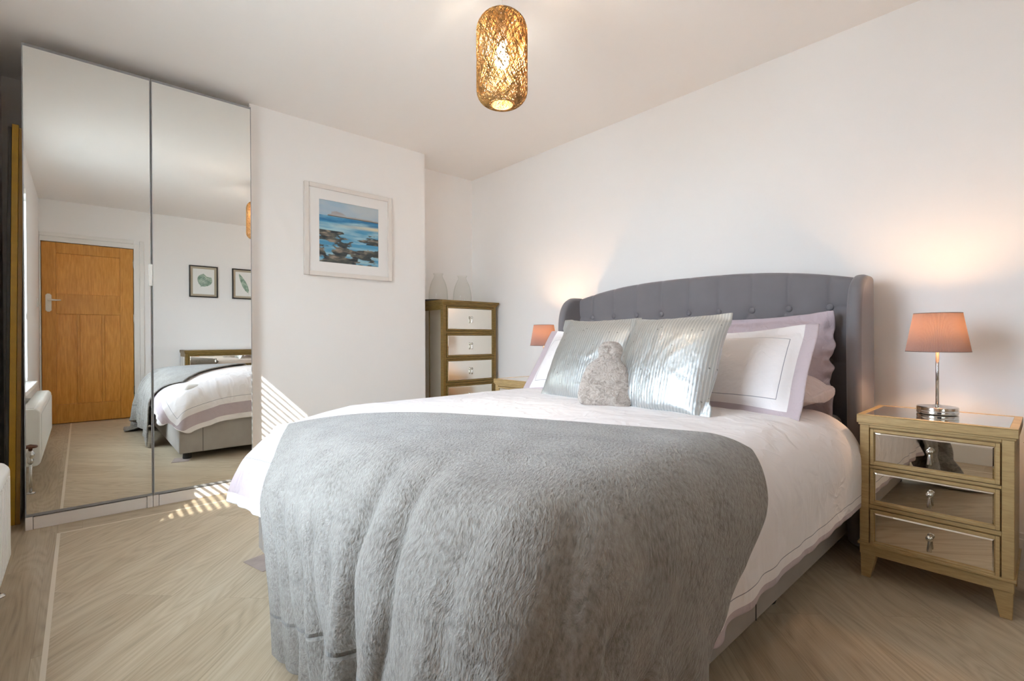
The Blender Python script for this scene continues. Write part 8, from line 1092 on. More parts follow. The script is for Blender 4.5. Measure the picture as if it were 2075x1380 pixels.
SHAPES['p_flat'] = (22, 34, [
-461,28,29,28,29,28,28,28,28,28,28,28,27,28,28,29,28,28,28,28,28,28,28,28,28,28,28,28,28,28,29,28,29,28,-2,1,-1,0,-1,0,0,0,0,0,0,0,2,0,0,0,0,1,0,1,0,1,0,0,0,1,0,0,0,0,-2,1,-1,0,-1,0,-1,-1,0,0,0,0,0,1,0,1,-1,1,1,-1,1,0,0,0,1,-1,1,0,
1,-1,1,0,0,0,1,-3,0,0,1,-1,-1,-1,-1,0,0,0,1,0,0,0,1,0,0,1,0,-1,1,0,0,1,0,1,0,0,0,0,1,-1,-1,-1,-2,0,1,0,-1,-1,-1,0,0,0,0,0,1,0,0,0,0,0,0,1,1,0,0,0,0,0,0,1,0,0,-1,1,-1,-2,0,0,1,1,-2,-1,0,-1,0,1,-1,0,0,0,1,0,0,1,0,0,0,0,0,1,0,0,0,0,0,
0,0,-1,0,0,-2,0,2,-1,0,-2,0,0,0,-1,1,0,0,0,0,0,1,-1,0,1,-1,1,1,-1,0,1,0,0,-1,1,0,0,-1,-1,-1,0,1,1,-2,0,-1,0,0,0,0,0,0,1,-1,1,-1,1,0,0,0,0,0,0,1,-1,0,0,1,-1,0,0,0,-1,-1,1,1,-1,0,0,0,0,-1,0,0,0,0,0,0,0,1,-1,1,-1,1,0,0,0,0,0,0,0,0,0,
0,0,-1,1,-1,-1,1,0,-1,0,0,-1,1,0,-1,1,0,-1,1,0,-1,1,-1,1,0,0,0,0,0,0,0,0,0,0,0,-1,1,-1,0,0,0,0,0,0,-1,1,-1,1,0,-1,1,0,0,-1,1,0,0,0,0,0,-1,1,-1,1,0,0,0,0,-1,1,0,0,-1,1,-1,1,0,-1,1,0,0,-1,1,0,-1,1,-1,1,0,-1,1,0,-1,0,1,0,0,-1,1,0,-1,
1,0,0,0,0,0,-1,0,-1,1,0,0,-1,1,0,0,0,0,0,0,0,-1,1,0,-1,1,0,0,-1,1,0,-1,0,1,-1,1,0,-1,1,0,0,-1,0,0,1,0,0,0,0,0,0,0,-1,1,0,0,0,-1,1,0,0,-1,1,-1,1,0,0,0,0,0,-1,1,0,1,0,-2,1,1,-1,1,0,0,0,0,0,0,1,-1,0,0,0,0,0,-1,0,1,-1,1,-1,0,0,0,0,0,1,
0,0,0,1,-1,-1,1,1,-1,1,0,0,0,0,0,0,0,0,0,-1,1,-1,1,-1,0,0,0,0,0,0,0,0,0,0,1,0,2,-1,-2,0,2,0,1,0,0,0,0,0,0,-1,1,-1,0,0,0,0,-1,1,-1,1,-1,0,0,0,-1,1,0,0,0,2,0,1,-2,0,1,1,1,0,0,0,0,0,0,0,-1,0,0,0,0,0,0,-1,0,-1,0,0,0,0,1,-1,0,1,1,0,2,
-1,-1,0,0,2,0,1,0,0,0,-1,0,0,0,0,0,0,-2,0,0,0,0,0,0,0,-1,0,-1,1,0,0,0,2,1,0,-2,0,2,1,1,0,0,0,0,0,0,-1,0,-1,0,0,0,0,0,-1,0,0,-1,0,0,0,0,-1,0,0,1,1,1,1,0,0,0,3,-1,0,0,0,-1,1,-1,0,0,0,-1,0,0,0,-1,1,-1,-1,1,-1,0,-1,0,0,0,0,0,1,1,0,1,0,
1,-1,2,0,0,0,0,-1,0,0,-1,0,0,-1,0,-1,0,0,0,0,-2,0,0,0,0,0,0,0,1,0,1,-1,-289,0,1,3,4,4,3,3,4,3,4,3,2,3,1,1,1,0,0,0,0,-1,-2,-2,-3,-4,-4,-3,-4,-3,-3,-2,0,0,27,1,-1,0,0,0,-1,-1,-2,0,-2,0,0,-1,0,0,0,0,1,-1,0,0,0,0,1,1,1,1,2,1,0,0,0,1,
28,-1,0,-2,-3,-2,-1,-1,-1,-2,-1,-2,-1,-1,0,0,-1,0,0,1,-1,1,1,1,1,3,2,1,1,2,2,3,0,0,27,0,-1,-1,-1,-2,0,0,-1,0,0,-1,0,-1,-1,0,0,0,0,0,1,0,1,1,1,-1,1,1,1,0,2,0,1,0,27,0,0,-1,0,0,-1,-1,1,-1,-1,1,-1,1,0,-1,1,0,-1,0,0,1,0,0,0,1,0,1,0,1,
0,0,0,1,28,-1,0,0,-1,0,0,0,-1,1,0,-1,1,-1,0,1,-1,0,0,1,0,-1,0,1,0,0,1,-1,1,0,0,0,0,0,27,0,0,0,1,-1,0,0,0,-1,1,0,-1,0,1,-1,0,1,0,-1,0,1,0,-1,1,0,0,0,0,0,0,0,0,0,27,0,0,1,-1,1,0,0,0,0,-1,1,0,0,-1,1,0,-1,1,0,0,-1,1,0,-1,1,-1,1,0,-1,0,
0,0,0,26,1,1,-1,1,0,0,0,0,0,0,0,0,0,1,-1,0,0,0,0,0,1,-1,0,1,-1,0,0,0,0,0,0,-1,-1,27,0,0,1,0,0,0,0,0,1,0,-1,0,1,-1,0,1,0,-1,0,1,-1,0,1,-1,0,1,-1,0,0,0,-1,1,-1,27,0,0,0,1,0,0,0,0,0,0,0,1,-1,0,0,0,0,0,1,-1,0,1,-1,0,0,0,0,-1,1,-1,0,0,
0,27,0,1,0,-1,1,0,0,1,-1,0,0,0,0,0,1,-1,0,1,-1,0,0,0,0,0,1,-1,0,0,-1,1,0,-1,0,27,0,0,0,1,-1,1,0,0,0,0,1,-1,0,1,-1,0,0,0,0,0,1,-1,0,0,0,0,0,0,0,-1,0,0,0,26,1,0,1,0,0,0,0,0,0,1,-1,0,1,-1,0,0,1,-1,0,1,-1,0,1,0,-1,0,0,0,0,0,-1,0,0,27,
1,0,0,0,0,0,1,-1,0,0,0,1,-1,0,0,1,-1,0,1,-1,0,0,0,0,0,0,0,0,0,-1,1,-1,-1,27,0,0,0,0,1,0,-1,1,0,0,0,-1,1,0,0,-1,1,0,-1,1,0,0,-1,1,0,0,0,0,-1,1,-1,0,0,27,0,0,0,0,0,0,0,0,0,-1,1,0,-1,0,1,0,-1,0,1,-1,0,1,0,-1,1,0,0,0,0,0,0,0,0,27,0,0,
0,0,0,-1,1,-1,0,0,-1,0,1,0,-1,0,0,1,-1,0,1,-1,1,0,-1,1,0,0,1,0,0,0,1,28,-1,0,0,0,-1,0,-1,0,-1,0,0,0,-1,0,0,1,0,-1,0,1,-1,1,-1,1,1,-1,1,1,0,0,1,0,0,27,0,-1,0,-2,-1,0,-1,-1,1,-1,-1,-1,0,-1,0,0,0,0,1,0,1,0,1,0,0,1,0,0,2,1,1,1,0,27,0,
0,-3,-2,-1,-2,-1,-2,-3,-1,-1,-1,-1,1,-1,0,0,1,0,0,1,1,2,1,2,1,1,1,2,3,2,0,1,28,-1,0,0,0,-1,-2,-1,-1,-1,-1,0,0,0,0,1,-1,0,0,0,0,0,1,0,2,0,2,1,1,0,0,0,1,-1,4,0,0,0,0,0,0,0,0,0,0,0,0,0,0,0,0,0,0,0,0,0,0,0,0,0,0,0,0,0,0,0,0,0,0,0,0,1,
0,0,3,2,2,1,1,0,1,0,0,0,0,0,0,0,0,0,0,-1,0,0,-1,-2,-2,-2,-2,-1,0,0,0,0,5,5,4,3,2,1,2,1,1,1,0,1,0,0,0,0,0,0,0,0,-1,0,-1,-2,-1,-1,-2,-3,-3,-7,-5,0,0,0,5,5,3,3,0,2,-1,1,0,1,1,0,1,0,0,1,0,-1,0,-1,0,-1,-1,-1,-1,-1,-2,-1,-4,-5,-3,0,0,0,
2,4,3,1,2,0,1,1,1,0,0,0,0,0,0,0,0,0,0,0,-1,0,-1,0,-2,-1,0,-3,-1,-3,-3,0,0,0,3,1,2,2,0,1,1,0,1,0,0,0,0,1,0,-1,0,1,-1,0,0,0,-1,-1,0,-1,-2,0,-3,-1,-2,0,0,0,1,2,1,1,1,1,1,0,0,0,1,0,0,0,0,0,0,-1,1,-1,0,-1,1,-1,0,-1,-1,-1,-1,-1,-2,0,0,0,
1,1,0,1,1,1,0,0,0,1,0,0,0,0,0,0,0,0,-1,1,0,0,-1,0,-1,-1,0,-1,0,-1,-1,0,0,0,1,0,1,1,0,-1,1,1,0,0,-1,1,0,0,0,0,0,0,0,0,-1,0,0,0,0,0,-1,0,-1,0,-1,0,0,0,1,0,0,0,0,1,0,0,0,0,1,-1,0,0,0,0,0,0,0,0,0,0,0,0,-1,0,1,-1,0,0,-1,0,0,0,0,0,0,0,1,
0,-1,0,1,0,-1,1,0,0,0,0,0,0,0,-1,1,0,0,-1,1,0,-1,0,1,0,-1,0,0,0,0,0,0,0,0,0,0,0,0,0,0,0,0,0,0,0,0,0,0,0,0,0,0,0,0,0,0,0,0,0,0,0,0,0,-1,0,1,0,-1,0,1,0,-1,0,1,-1,0,0,0,0,0,0,0,0,0,0,0,1,-1,0,1,0,0,0,0,0,0,0,-1,0,0,-1,1,0,-1,0,0,0,0,
0,0,0,0,0,0,0,0,0,0,0,0,0,1,0,-1,1,0,0,1,0,0,0,-1,0,-1,0,-1,0,0,0,0,0,-1,0,0,0,0,0,0,0,0,1,-1,0,0,1,0,0,1,0,1,0,1,0,0,0,-1,-1,0,-1,0,-1,-1,0,-1,0,0,1,-1,0,0,0,0,0,0,0,0,1,0,0,0,1,1,1,0,1,1,0,0,0,-3,0,-1,-1,-1,-1,0,-1,1,-1,0,-1,1,
-1,0,0,0,0,0,0,1,0,0,0,1,1,1,1,1,2,1,0,0,0,-2,-2,-2,-1,-1,-1,0,-1,-1,0,0,0,-1,1,0,-1,0,1,0,0,0,0,1,0,1,1,0,2,2,1,3,0,0,0,-2,-3,-2,-2,-2,0,-2,0,-1,0,-1,0,0,0,0,0,0,0,0,0,0,0,1,1,1,0,2,1,3,4,2,0,0,0,-4,-4,-4,-2,-1,-1,-1,-1,-1,-1,0,
-1,0,-1,0,1,0,0,1,0,1,1,0,1,-1,2,0,3,3,5,5,0,0,0,-4,-8,-4,-2,-1,-2,-1,-2,-1,0,-1,0,0,0,0,0,0,0,0,1,0,1,1,1,2,1,2,3,4,5,5,0,0,0,0,-1,-1,-2,-3,-2,-1,0,0,-1,0,0,0,0,0,0,0,0,0,0,1,0,1,1,2,2,3,0,0,1,0,0,])
# ------------------------------------------------------------------ bed
def upsample(X, k):
    """cubic refinement of a grid of points"""
    for ax in (0, 1):
        A = np.moveaxis(X, ax, 0); n = A.shape[0]; P = np.concatenate([2 * A[:1] - A[1:2], A, 2 * A[-1:] - A[-2:-1]])
        t_ = np.linspace(0, n - 1, (n - 1) * k + 1); i = np.minimum(t_.astype(int), n - 2); f = (t_ - i)[:, None, None]
        p0, p1, p2, p3 = P[i], P[i + 1], P[i + 2], P[i + 3]
        A = p1 + .5 * f * (p2 - p0 + f * (2 * p0 - 5 * p1 + 4 * p2 - p3 + f * (3 * (p1 - p2) + p3 - p0)))
        X = np.moveaxis(A, 0, ax)
    return X
bx0, bx1, by0, by1 = -2.215, -.607, .55, 2.66
bcx = (bx0 + bx1) / 2
bed = empty('bed', (bcx, 1.60, 0), 'king size bed with grey buttoned wing headboard and velvet base', 'bed')
hw = (bx1 - bx0) / 2; Y0, Y1 = by0 - 1.60, by1 - 1.60
b = MB()
b.box(-hw, -hw + .045, Y0, Y1, .052, .37); b.box(hw - .045, hw, Y0, Y1, .052, .37); b.box(-hw + .045, hw - .045, Y0, Y0 + .045, .052, .37); b.box(-hw + .045, hw - .045, Y1 - .05, Y1, .052, .37)
b.box(-hw + .045, hw - .045, Y0 + .045, Y1 - .05, .30, .33)
b.build('base', M['velvet_base'], bed, bevel=.010, seg=3)
for x in (-hw - .0006, hw + .0006):
    for y in (Y0 + .155, Y0 + 1.0): MB().box(x - .0012, x + .0012, y, y + .003, .056, .36).build('base_seam', M['black'], bed)
for x in (-hw + .06, hw - .06):
    for y in (Y0 + .06, 0.2, Y1 - .1):
        MB().lathe([(.028, 0.004), (.030, .01), (.026, .055)], 20, (x, y, 0)).build('leg', M['black'], bed)
# buttoned headboard panel
HC = -1.416 - bcx; PW = .826; yf = 2.655 - 1.60
nx_, nz_ = 250, 150
def top_z(x):
    u = np.abs(x / PW); return 1.203 + .078 * (1 - u ** 2.6)
xs = np.linspace(-PW, PW, nx_); ts = np.linspace(0, 1, nz_)
XX, TT = np.meshgrid(xs, ts); ZZ = .05 + TT * (top_z(XX) - .05)
sp = .1785; rows_z = [1.073, .944, .815, .686, .557]
btn = []; segs = []
for r_i, z in enumerate(rows_z):
    off = 0 if r_i % 2 == 0 else sp / 2; cnt = 9 if r_i % 2 == 0 else 8
    rowb = [(-sp * 4 + off + sp * i, z) for i in range(cnt)]; btn.append(rowb)
for p in btn[0]: segs.append((p, (p[0], 1.30)))
for ra, rb in zip(btn, btn[1:]):
    for p in ra:
        for q in rb:
            if abs(p[0] - q[0]) < sp * .6: segs.append((p, q))
for r_ in btn[0::2]: segs.append((r_[0], (-PW, r_[0][1]))); segs.append((r_[-1], (PW, r_[-1][1])))
D = np.zeros_like(XX)
for (a, c) in segs:
    ax, az = a; dx, dz = c[0] - ax, c[1] - az; L2 = dx * dx + dz * dz
    t_ = np.clip(((XX - ax) * dx + (ZZ - az) * dz) / L2, 0, 1); d_ = np.hypot(XX - ax - t_ * dx, ZZ - az - t_ * dz)
    D = np.maximum(D, .0045 * np.exp(-(d_ / .004)) + .008 * np.exp(-(d_ / .026)))
for row in btn:
    for (x, z) in row:
        r2 = np.hypot(XX - x, ZZ - z); D = np.maximum(D, .026 * np.exp(-(r2 / .022)))
edge = np.clip((top_z(XX) - ZZ) / .035, 0, 1); D += .022 * (1 - np.sqrt(np.clip(1 - (1 - edge) ** 2, 0, 1)))
G_ = np.stack([XX + HC, yf + D - .010, ZZ], -1)
pm = MB().grid(G_)
# close the back: extrude outline to the rear
back = G_.copy(); back[..., 1] = 1.149
k0 = len(pm.v); pm.grid(back)
N_ = nx_ * nz_
for i in range(nx_ - 1): pm.f.append(((nz_ - 1) * nx_ + i, (nz_ - 1) * nx_ + i + 1, k0 + (nz_ - 1) * nx_ + i + 1, k0 + (nz_ - 1) * nx_ + i))
hb = pm.build('headboard', M['velvet'], bed, smooth=True)
tp = MB(); 
for (x, z) in [q for row in btn for q in row if q[1] > .7]:
    pass
for row in btn[:4]:
    for (x, z) in row:
        MB().lathe([(.0005, -.012), (.008, -.011), (.0135, -.008), (.0168, -.002), (.0158, .006)], 20, (x + HC, yf + .006, z), axis='y').build('button', M['velvet'], hb, smooth=True)
# side wings
for sgn in (-1, 1):
    xi = HC + sgn * (PW - .006); xo = HC + sgn * (PW + .050)
    P_ = [(1.152, .03), (.905, .03), (.893, .40), (.878, .62), (.868, .85), (.868, 1.0), (.876, 1.08), (.895, 1.135), (.925, 1.175), (.965, 1.200), (1.01, 1.212), (1.152, 1.212)]
    Q_ = upsample(np.array(P_ + [P_[-1]])[:, None, :].repeat(2, 1), 3)[:, 0, :][:-4]
    P_ = [tuple(q) for q in Q_]
    wg = MB().prism(P_, min(xi, xo), max(xi, xo), 'x').build('headboard_wing', M['velvet'], bed, bevel=.024, seg=5)
mt = MB().box(bx0 + .03, bx1 - .03, .585, 2.63, .333, .575).build('mattress', M['mattress'], bevel=.04, seg=4)
tag(mt, 'pale mattress lying on the bed base under the duvet', 'mattress')
pad = MB().box(-.075, .075, -.055, .055, 0, .0035)
fp = pad.build('felt_pad', M['carpet'], bevel=.001, loc=(bx0 + .035, by0 + .02, 0)); fp.rotation_euler[2] = R_(14)
tag(fp, 'pinkish felt pad on the floor under the foot leg of the bed', 'felt pad')

# ------------------------------------------------------------------ draped cloth (relaxed grid shapes)
def unpack(key):
    ny, nx, v = SHAPES[key]
    E = np.array(v, dtype=np.int64).reshape(3, ny, nx).transpose(1, 2, 0)
    return np.cumsum(np.cumsum(E, axis=0), axis=1) * Q
def edge_uv(ny, nx, W, H): return [(i / (nx - 1) * W, j / (ny - 1) * H) for j in range(ny) for i in range(nx)]

DW, DH = 2.28, 2.10
def duv_col(t, u, v):
    r = t.math('SUBTRACT', DW, u)
    a = t.math('MAXIMUM', band(t, u, .045, .135), band(t, v, .045, .135))
    lim = t.math('MULTIPLY', t.math('GREATER_THAN', u, .045), t.math('GREATER_THAN', v, .045))
    a = t.math('MULTIPLY', a, lim); a = t.math('MAXIMUM', a, t.math('LESS_THAN', r, .022))
    c = t.mix(a, WHITE, LIL)
    ln = t.math('MAXIMUM', t.math('MULTIPLY', band(t, u, .182, .185), t.math('GREATER_THAN', v, .182)), t.math('MULTIPLY', band(t, v, .182, .185), t.math('GREATER_THAN', u, .182)))
    ln = t.math('MAXIMUM', ln, band(t, r, .050, .0525))
    return t.mix(ln, c, GREY)
M['duvet'] = bedlinen('duvet_cotton', duv_col, (2.4, .5, .013))
X_ = unpack('duvet')
def creased(X, amp, sc1, seed):
    """small puckers in the cloth itself, pushed along the surface normal"""
    tx = np.gradient(X, axis=1); ty = np.gradient(X, axis=0); N = np.cross(tx, ty); N /= np.maximum(np.linalg.norm(N, axis=-1, keepdims=True), 1e-9)
    h = np.zeros(X.shape[:2])
    for j in range(X.shape[0]):
        for i in range(X.shape[1]):
            p = Vector(X[j, i] * sc1) + Vector((seed, 0, 0)); w = noise.noise_vector(p * .6) * .8
            h[j, i] = (1 - min(1, abs(noise.noise(p + w)) * 4.5)) + .5 * (1 - min(1, abs(noise.noise((p + w) * 2.3)) * 4))
    return X + N * (h[..., None] * amp)
X_ = creased(upsample(X_, 2), .0028, 2.8, 3.0)
o = MB().grid(X_).build('duvet', M['duvet'], smooth=True, subsurf=1, solid=.008, uv=edge_uv(*X_.shape[:2], DW, DH), auto=False)
tag(o, 'white duvet with lilac border band spread over the bed', 'duvet')

# blanket: plush throw
t = NT('grey_plush'); t.set(Roughness=.9, Sheen_Weight=.35, Sheen_Roughness=.45); t.b.inputs['Specular IOR Level'].default_value = .15
co = t.coord('UV')
wv = t.noise(co, 4, 2, .5)
vm = t.n('ShaderNodeVectorMath', operation='MULTIPLY_ADD'); cb = t.n('ShaderNodeCombineXYZ'); t.l(wv, cb.inputs[0]); t.l(t.noise(co, 3.1, 2), cb.inputs[1])
t.l(cb.outputs[0], vm.inputs[0]); vm.inputs[1].default_value = (.10, .10, 0); t.l(co, vm.inputs[2])
mp = t.n('ShaderNodeMapping'); mp.inputs['Scale'].default_value = (1.0, .5, 1); t.l(vm.outputs[0], mp.inputs[0])
f1 = t.noise(mp.outputs[0], 260, 3, .6); f2 = t.noise(mp.outputs[0], 125, 2, .5); f3 = t.noise(co, 9, 3)
sp_ = t.n('ShaderNodeSeparateXYZ'); t.l(co, sp_.inputs[0])
sd_ = t.math('ABSOLUTE', t.math('SUBTRACT', sp_.outputs[1], t.math('ADD', 1.25, t.math('MULTIPLY', wv, .03))))
seam = t.math('SUBTRACT', 1.0, t.math('MULTIPLY', sd_, 90), clamp=True)
h = t.math('ADD', t.math('MULTIPLY', f1, .55), t.math('MULTIPLY', f2, .9)); h = t.math('SUBTRACT', h, t.math('MULTIPLY', seam, 1.6))
g = t.math('ADD', t.math('MULTIPLY', f2, .6), t.math('MULTIPLY', f3, .4))
c = t.ramp(g, [(.33, srgb(117, 112, 105)), (.50, srgb(143, 138, 131)), (.68, srgb(158, 154, 147))])
c = t.mix(t.math('MULTIPLY', seam, .45), c, srgb(110, 107, 101))
t.col(c); t.bump(h, .8, .0065); M['plush'] = t.m
B_ = upsample(unpack('blanket'), 2)
nv_, nu_ = B_.shape[:2]
SS, TT_ = np.meshgrid(np.linspace(0, 1, nu_), np.linspace(0, 1, nv_))
tx = np.gradient(B_, axis=1); ty = np.gradient(B_, axis=0); NB = np.cross(tx, ty); NB /= np.maximum(np.linalg.norm(NB, axis=-1, keepdims=True), 1e-9)
hb_ = np.zeros_like(SS)
for s0, sl, t0, am, wd in ((.055, .02, .40, .010, .012), (.12, .03, .42, .014, .014), (.185, .03, .46, .016, .013), (.25, .02, .44, .014, .014), (.335, -.06, .47, .012, .016), (.42, -.10, .43, .030, .018), (.50, -.05, .42, .027, .017), (.60, .03, .48, .014, .020), (.70, .05, .42, .019, .018), (.78, .05, .38, .020, .016), (.86, .04, .36, .018, .015), (.93, .02, .36, .010, .013)):
    c_ = s0 + sl * (TT_ - t0) + .006 * np.sin(TT_ * 17 + s0 * 40)
    hb_ += am * np.clip((TT_ - t0) / .22, 0, 1) ** 1.3 * np.exp(-((SS - c_) / wd) ** 2)
B_ = B_ + NB * hb_[..., None]
o = MB().grid(B_).build('throw_blanket', M['plush'], smooth=True, subsurf=2, solid=.012, uv=edge_uv(*B_.shape[:2], 1.7, 1.45), auto=False)
tag(o, 'grey plush throw blanket draped over the foot of the bed', 'blanket')

# ------------------------------------------------------------------ pillows and cushions
def pillow(key, name, mat, lab, cat, loc, rot, W, H, group=None, amp=0, seed=0, post=None, fy=1.0, thick=1.0):
    X = upsample(unpack(key), 2); ny, nx = X.shape[:2]; X[..., 2] *= thick
    if amp: X = creased(X, amp, 7, seed)
    Bk = X.copy(); Bk[..., 2] = -Bk[..., 2] * .8
    if post is not None: X = post(X); Bk = post(Bk)
    m_ = MB().grid(X); k0 = len(m_.v); m_.grid(Bk)
    # back faces reversed, rim closed
    nf = (ny - 1) * (nx - 1); m_.f[nf:] = [tuple(reversed(f)) for f in m_.f[nf:]]
    rim = [i for i in range(nx)] + [j * nx + nx - 1 for j in range(1, ny)] + [(ny - 1) * nx + i for i in range(nx - 2, -1, -1)] + [j * nx for j in range(ny - 2, 0, -1)]
    for a, c in zip(rim, rim[1:] + rim[:1]): m_.f.append((c, a, a + k0, c + k0))
    uv = edge_uv(ny, nx, W, H) * 2
    o = m_.build(name, mat, smooth=True, subsurf=1, uv=uv, auto=True, loc=loc)
    o.rotation_euler = rot
    return tag(o, lab, cat, group)
def ox_col(W, H, top=False):
    def f(t, u, v):
        r = t.math('SUBTRACT', W, u); tp_ = t.math('SUBTRACT', H, v)
        d = t.math('MINIMUM', t.math('MINIMUM', u, r), v)
        c = t.mix(t.math('LESS_THAN', d, .050), WHITE, LIL)
        d2 = t.math('MINIMUM', d, tp_)
        return t.mix(band(t, d2, .092, .0945), c, GREY)
    return f
OXW, OXH = .76, .47
M['oxford'] = bedlinen('oxford_pillowcase', ox_col(OXW, OXH), (5.0, .35, .006))
# silver sequins
t = NT('silver_sequins'); t.set(Metallic=.92, Roughness=.32)
co = t.coord('UV'); sp_ = t.n('ShaderNodeSeparateXYZ'); t.l(co, sp_.inputs[0])
st_ = t.math('SINE', t.math('MULTIPLY', t.math('ADD', sp_.outputs[0], t.math('MULTIPLY', t.noise(co, 6, 2), .012)), 2 * math.pi / .0125))
rw = t.math('SINE', t.math('MULTIPLY', sp_.outputs[1], 2 * math.pi / .006))
vo = t.n('ShaderNodeTexVoronoi'); t.l(co, vo.inputs['Vector']); vo.inputs['Scale'].default_value = 170
big = t.noise(co, 9, 3, .6)
rv = t.n('ShaderNodeSeparateColor'); t.l(vo.outputs['Color'], rv.inputs[0])
h = t.math('ADD', t.math('MULTIPLY', st_, .5), t.math('MULTIPLY', rw, .10)); h = t.math('ADD', h, t.math('MULTIPLY', rv.outputs[0], .35)); h = t.math('ADD', h, t.math('MULTIPLY', big, 5.0))
bare_specks = t.math('GREATER_THAN', rv.outputs[1], .996)  # sparse darker specks where a sequin is missing
t.l(t.mix(bare_specks, t.ramp(st_, [(0, srgb(196, 200, 200)), (1, srgb(218, 220, 218))]), srgb(150, 154, 154)), t.b.inputs['Base Color'])
t.l(t.math('ADD', .28, t.math('MULTIPLY', rv.outputs[2], .2)), t.b.inputs['Roughness'])
t.bump(h, .20, .0018); M['sequin'] = t.m

# rotation: local x across, local y up the pillow, local z its front; lean a, turn r, roll k
def lean(a, r=0, k=0): return (Matrix.Rotation(R_(r), 3, 'Z') @ Matrix.Rotation(R_(90 - a), 3, 'X') @ Matrix.Rotation(R_(k), 3, 'Z')).to_euler()
def place(bottom, H, a, r=0):
    """centre of a pillow whose lower edge middle rests at bottom"""
    v = Matrix.Rotation(R_(r), 3, 'Z') @ Matrix.Rotation(R_(90 - a), 3, 'X') @ Vector((0, H / 2, 0))
    return Vector(bottom) + v
def ruffle(X):
    Y = X.copy(); u = np.abs(X[..., 0]) / .375; f = np.clip((u - .88) / .12, 0, 1)
    Y[..., 2] += f * (.012 * np.sin(X[..., 1] * 47 + 9 * np.sin(X[..., 1] * 9)) + .010 * np.sin(X[..., 1] * 23 + 1)); Y[..., 0] -= np.sign(X[..., 0]) * f * .010 * (1 + np.sin(X[..., 1] * 38 + 2 * np.sin(X[..., 1] * 17)))
    top = np.clip((X[..., 1] - .14) / .08, 0, 1) * np.clip((X[..., 0] - .27) / .08, 0, 1); Y[..., 2] += top * .02; Y[..., 0] += top * .01
    return Y
def plump(X):
    Y = X.copy(); u = np.clip(np.abs(X[..., 0]) / .37, 0, 1); v = np.clip(np.abs(X[..., 1]) / .23, 0, 1)
    Y[..., 0] *= 1 - .16 * v ** 2 * u; Y[..., 1] *= 1 - .14 * u ** 4
    Y[..., 2] += np.sign(X[..., 2] + 1e-6) * .020 * u ** 6 * (1 - v ** 2)
    return Y
pillow('p_flat', 'pillow', M['pink'], 'pale pink pillow lying flat on the bed against the headboard, rightmost', 'pillow', (-.965, 2.290, .700), (R_(4), R_(1), R_(-1)), .72, .44, 'pillows on the bed', .006, 2, plump, thick=1.1)
pillow('p_lilac', 'pillow', M['lilac'], 'lilac pillow with frilled edge propped against the headboard, behind the white pillow', 'pillow', place((-1.035, 2.495, .590), .44, 12, 0), lean(12, 0, .8), .75, .47, 'pillows on the bed', .004, 9, ruffle)
pillow('p_oxford', 'pillow', M['oxford'], 'white pillow with lilac border leaning at the right of the bed', 'pillow', place((-1.015, 1.985, .607), .44, 37, -2), lean(37, -2, 2.5), OXW, OXH, 'pillows on the bed', .0015, 5)
pillow('p_oxford', 'pillow', M['oxford'], 'white pillow with lilac border half hidden at the left of the bed', 'pillow', place((-1.735, 1.985, .607), .44, 37, 2), lean(37, 2, 0), OXW, OXH, 'pillows on the bed', .0015, 7)
CW, CH = .47, .45
pillow('p_cushion', 'cushion', M['sequin'], 'silver sequin cushion at the right, in front of the white pillow', 'cushion', place((-1.085, 1.742, .632), .42, 27, -2), lean(27, -2, -8), CW, CH, 'silver sequin cushions', .002, 3, thick=.9)
pillow('p_cushion', 'cushion', M['sequin'], 'silver sequin cushion at the left, behind the hot water bottle', 'cushion', place((-1.535, 1.795, .632), .42, 26, 1), lean(26, 1, -10), CW, CH, 'silver sequin cushions', .002, 6, thick=.85)

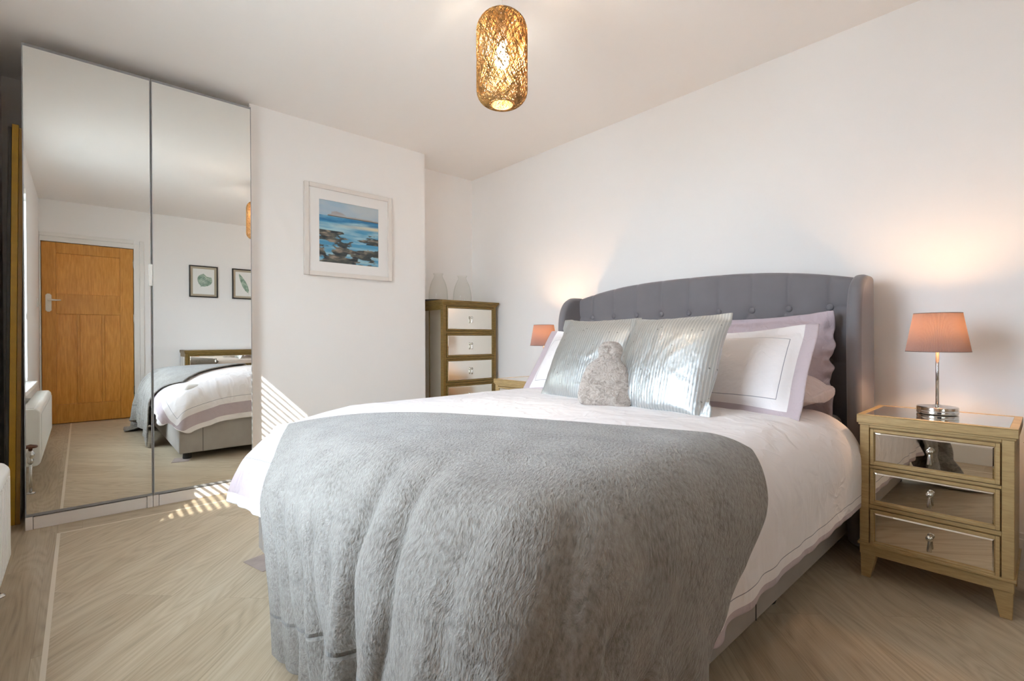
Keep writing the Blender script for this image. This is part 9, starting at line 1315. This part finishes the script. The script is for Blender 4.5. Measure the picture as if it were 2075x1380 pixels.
# ------------------------------------------------------------------ furry hot water bottle
t = NT('taupe_fur'); t.set(Roughness=.95, Sheen_Weight=.5, Sheen_Roughness=.5); t.b.inputs['Specular IOR Level'].default_value = .1
co = t.coord(); f1 = t.noise(co, 170, 3, .6, 1.0); f2 = t.noise(co, 42, 4, .65, 1.6)
t.col(t.ramp(t.math('ADD', t.math('MULTIPLY', f2, .75), t.math('MULTIPLY', f1, .25)), [(.34, srgb(140, 127, 117)), (.52, srgb(186, 174, 163)), (.68, srgb(208, 199, 190))]))
t.bump(t.math('ADD', t.math('MULTIPLY', f1, .5), f2), .9, .008)
hwm = t.m
prof_w = [(0, .100), (.02, .117), (.05, .122), (.10, .118), (.15, .110), (.185, .098), (.21, .080), (.228, .060), (.240, .050), (.254, .052), (.275, .058), (.295, .056), (.312, .045), (.325, .022)]
q = MB(); nA = 40; V = []; rows_n = 46; zs_ = [p[0] for p in prof_w]; ws_ = [p[1] for p in prof_w]
for k in range(rows_n):
    z = .325 * k / (rows_n - 1); w_ = float(np.interp(z, zs_, ws_)); th_ = .036 * (1 - .25 * z / .3) * (min(1, z / .03 + .35)) * (1 if z < .22 else .85)
    if k == rows_n - 1: w_ *= .5; th_ *= .3
    for i in range(nA):
        a = 2 * math.pi * i / nA; c_, s_ = math.cos(a), math.sin(a)
        x = w_ * math.copysign(abs(c_) ** .8, c_); y = th_ * math.copysign(abs(s_) ** .9, s_)
        dn = noise.noise(Vector((x * 16, z * 16, y * 12))) * .010 + noise.noise(Vector((x * 45, z * 45, y * 30 + 4))) * .005
        dip = -.008 * math.exp(-((x - .012 + .1 * (z - .2)) / .009) ** 2) * (z > .13) * (z < .27) * (y < 0)
        V.append((x * (1 + dn * 3), (y - math.copysign(dn + dip, -y) * -1), z + dn * .6))
Fc = [(k * nA + i, k * nA + (i + 1) % nA, (k + 1) * nA + (i + 1) % nA, (k + 1) * nA + i) for k in range(rows_n - 1) for i in range(nA)]
Fc += [tuple(range(nA - 1, -1, -1)), tuple((rows_n - 1) * nA + i for i in range(nA))]
q.add(V, Fc)
hwb = q.build('hot_water_bottle', hwm, smooth=True, subsurf=1, loc=(-1.275, 1.660, .632)); hwb.rotation_euler = (R_(-20), R_(6), R_(33)); hwb.scale = (.94, .94, .93)
tag(hwb, 'furry taupe hot water bottle leaning between the two silver cushions', 'hot water bottle')
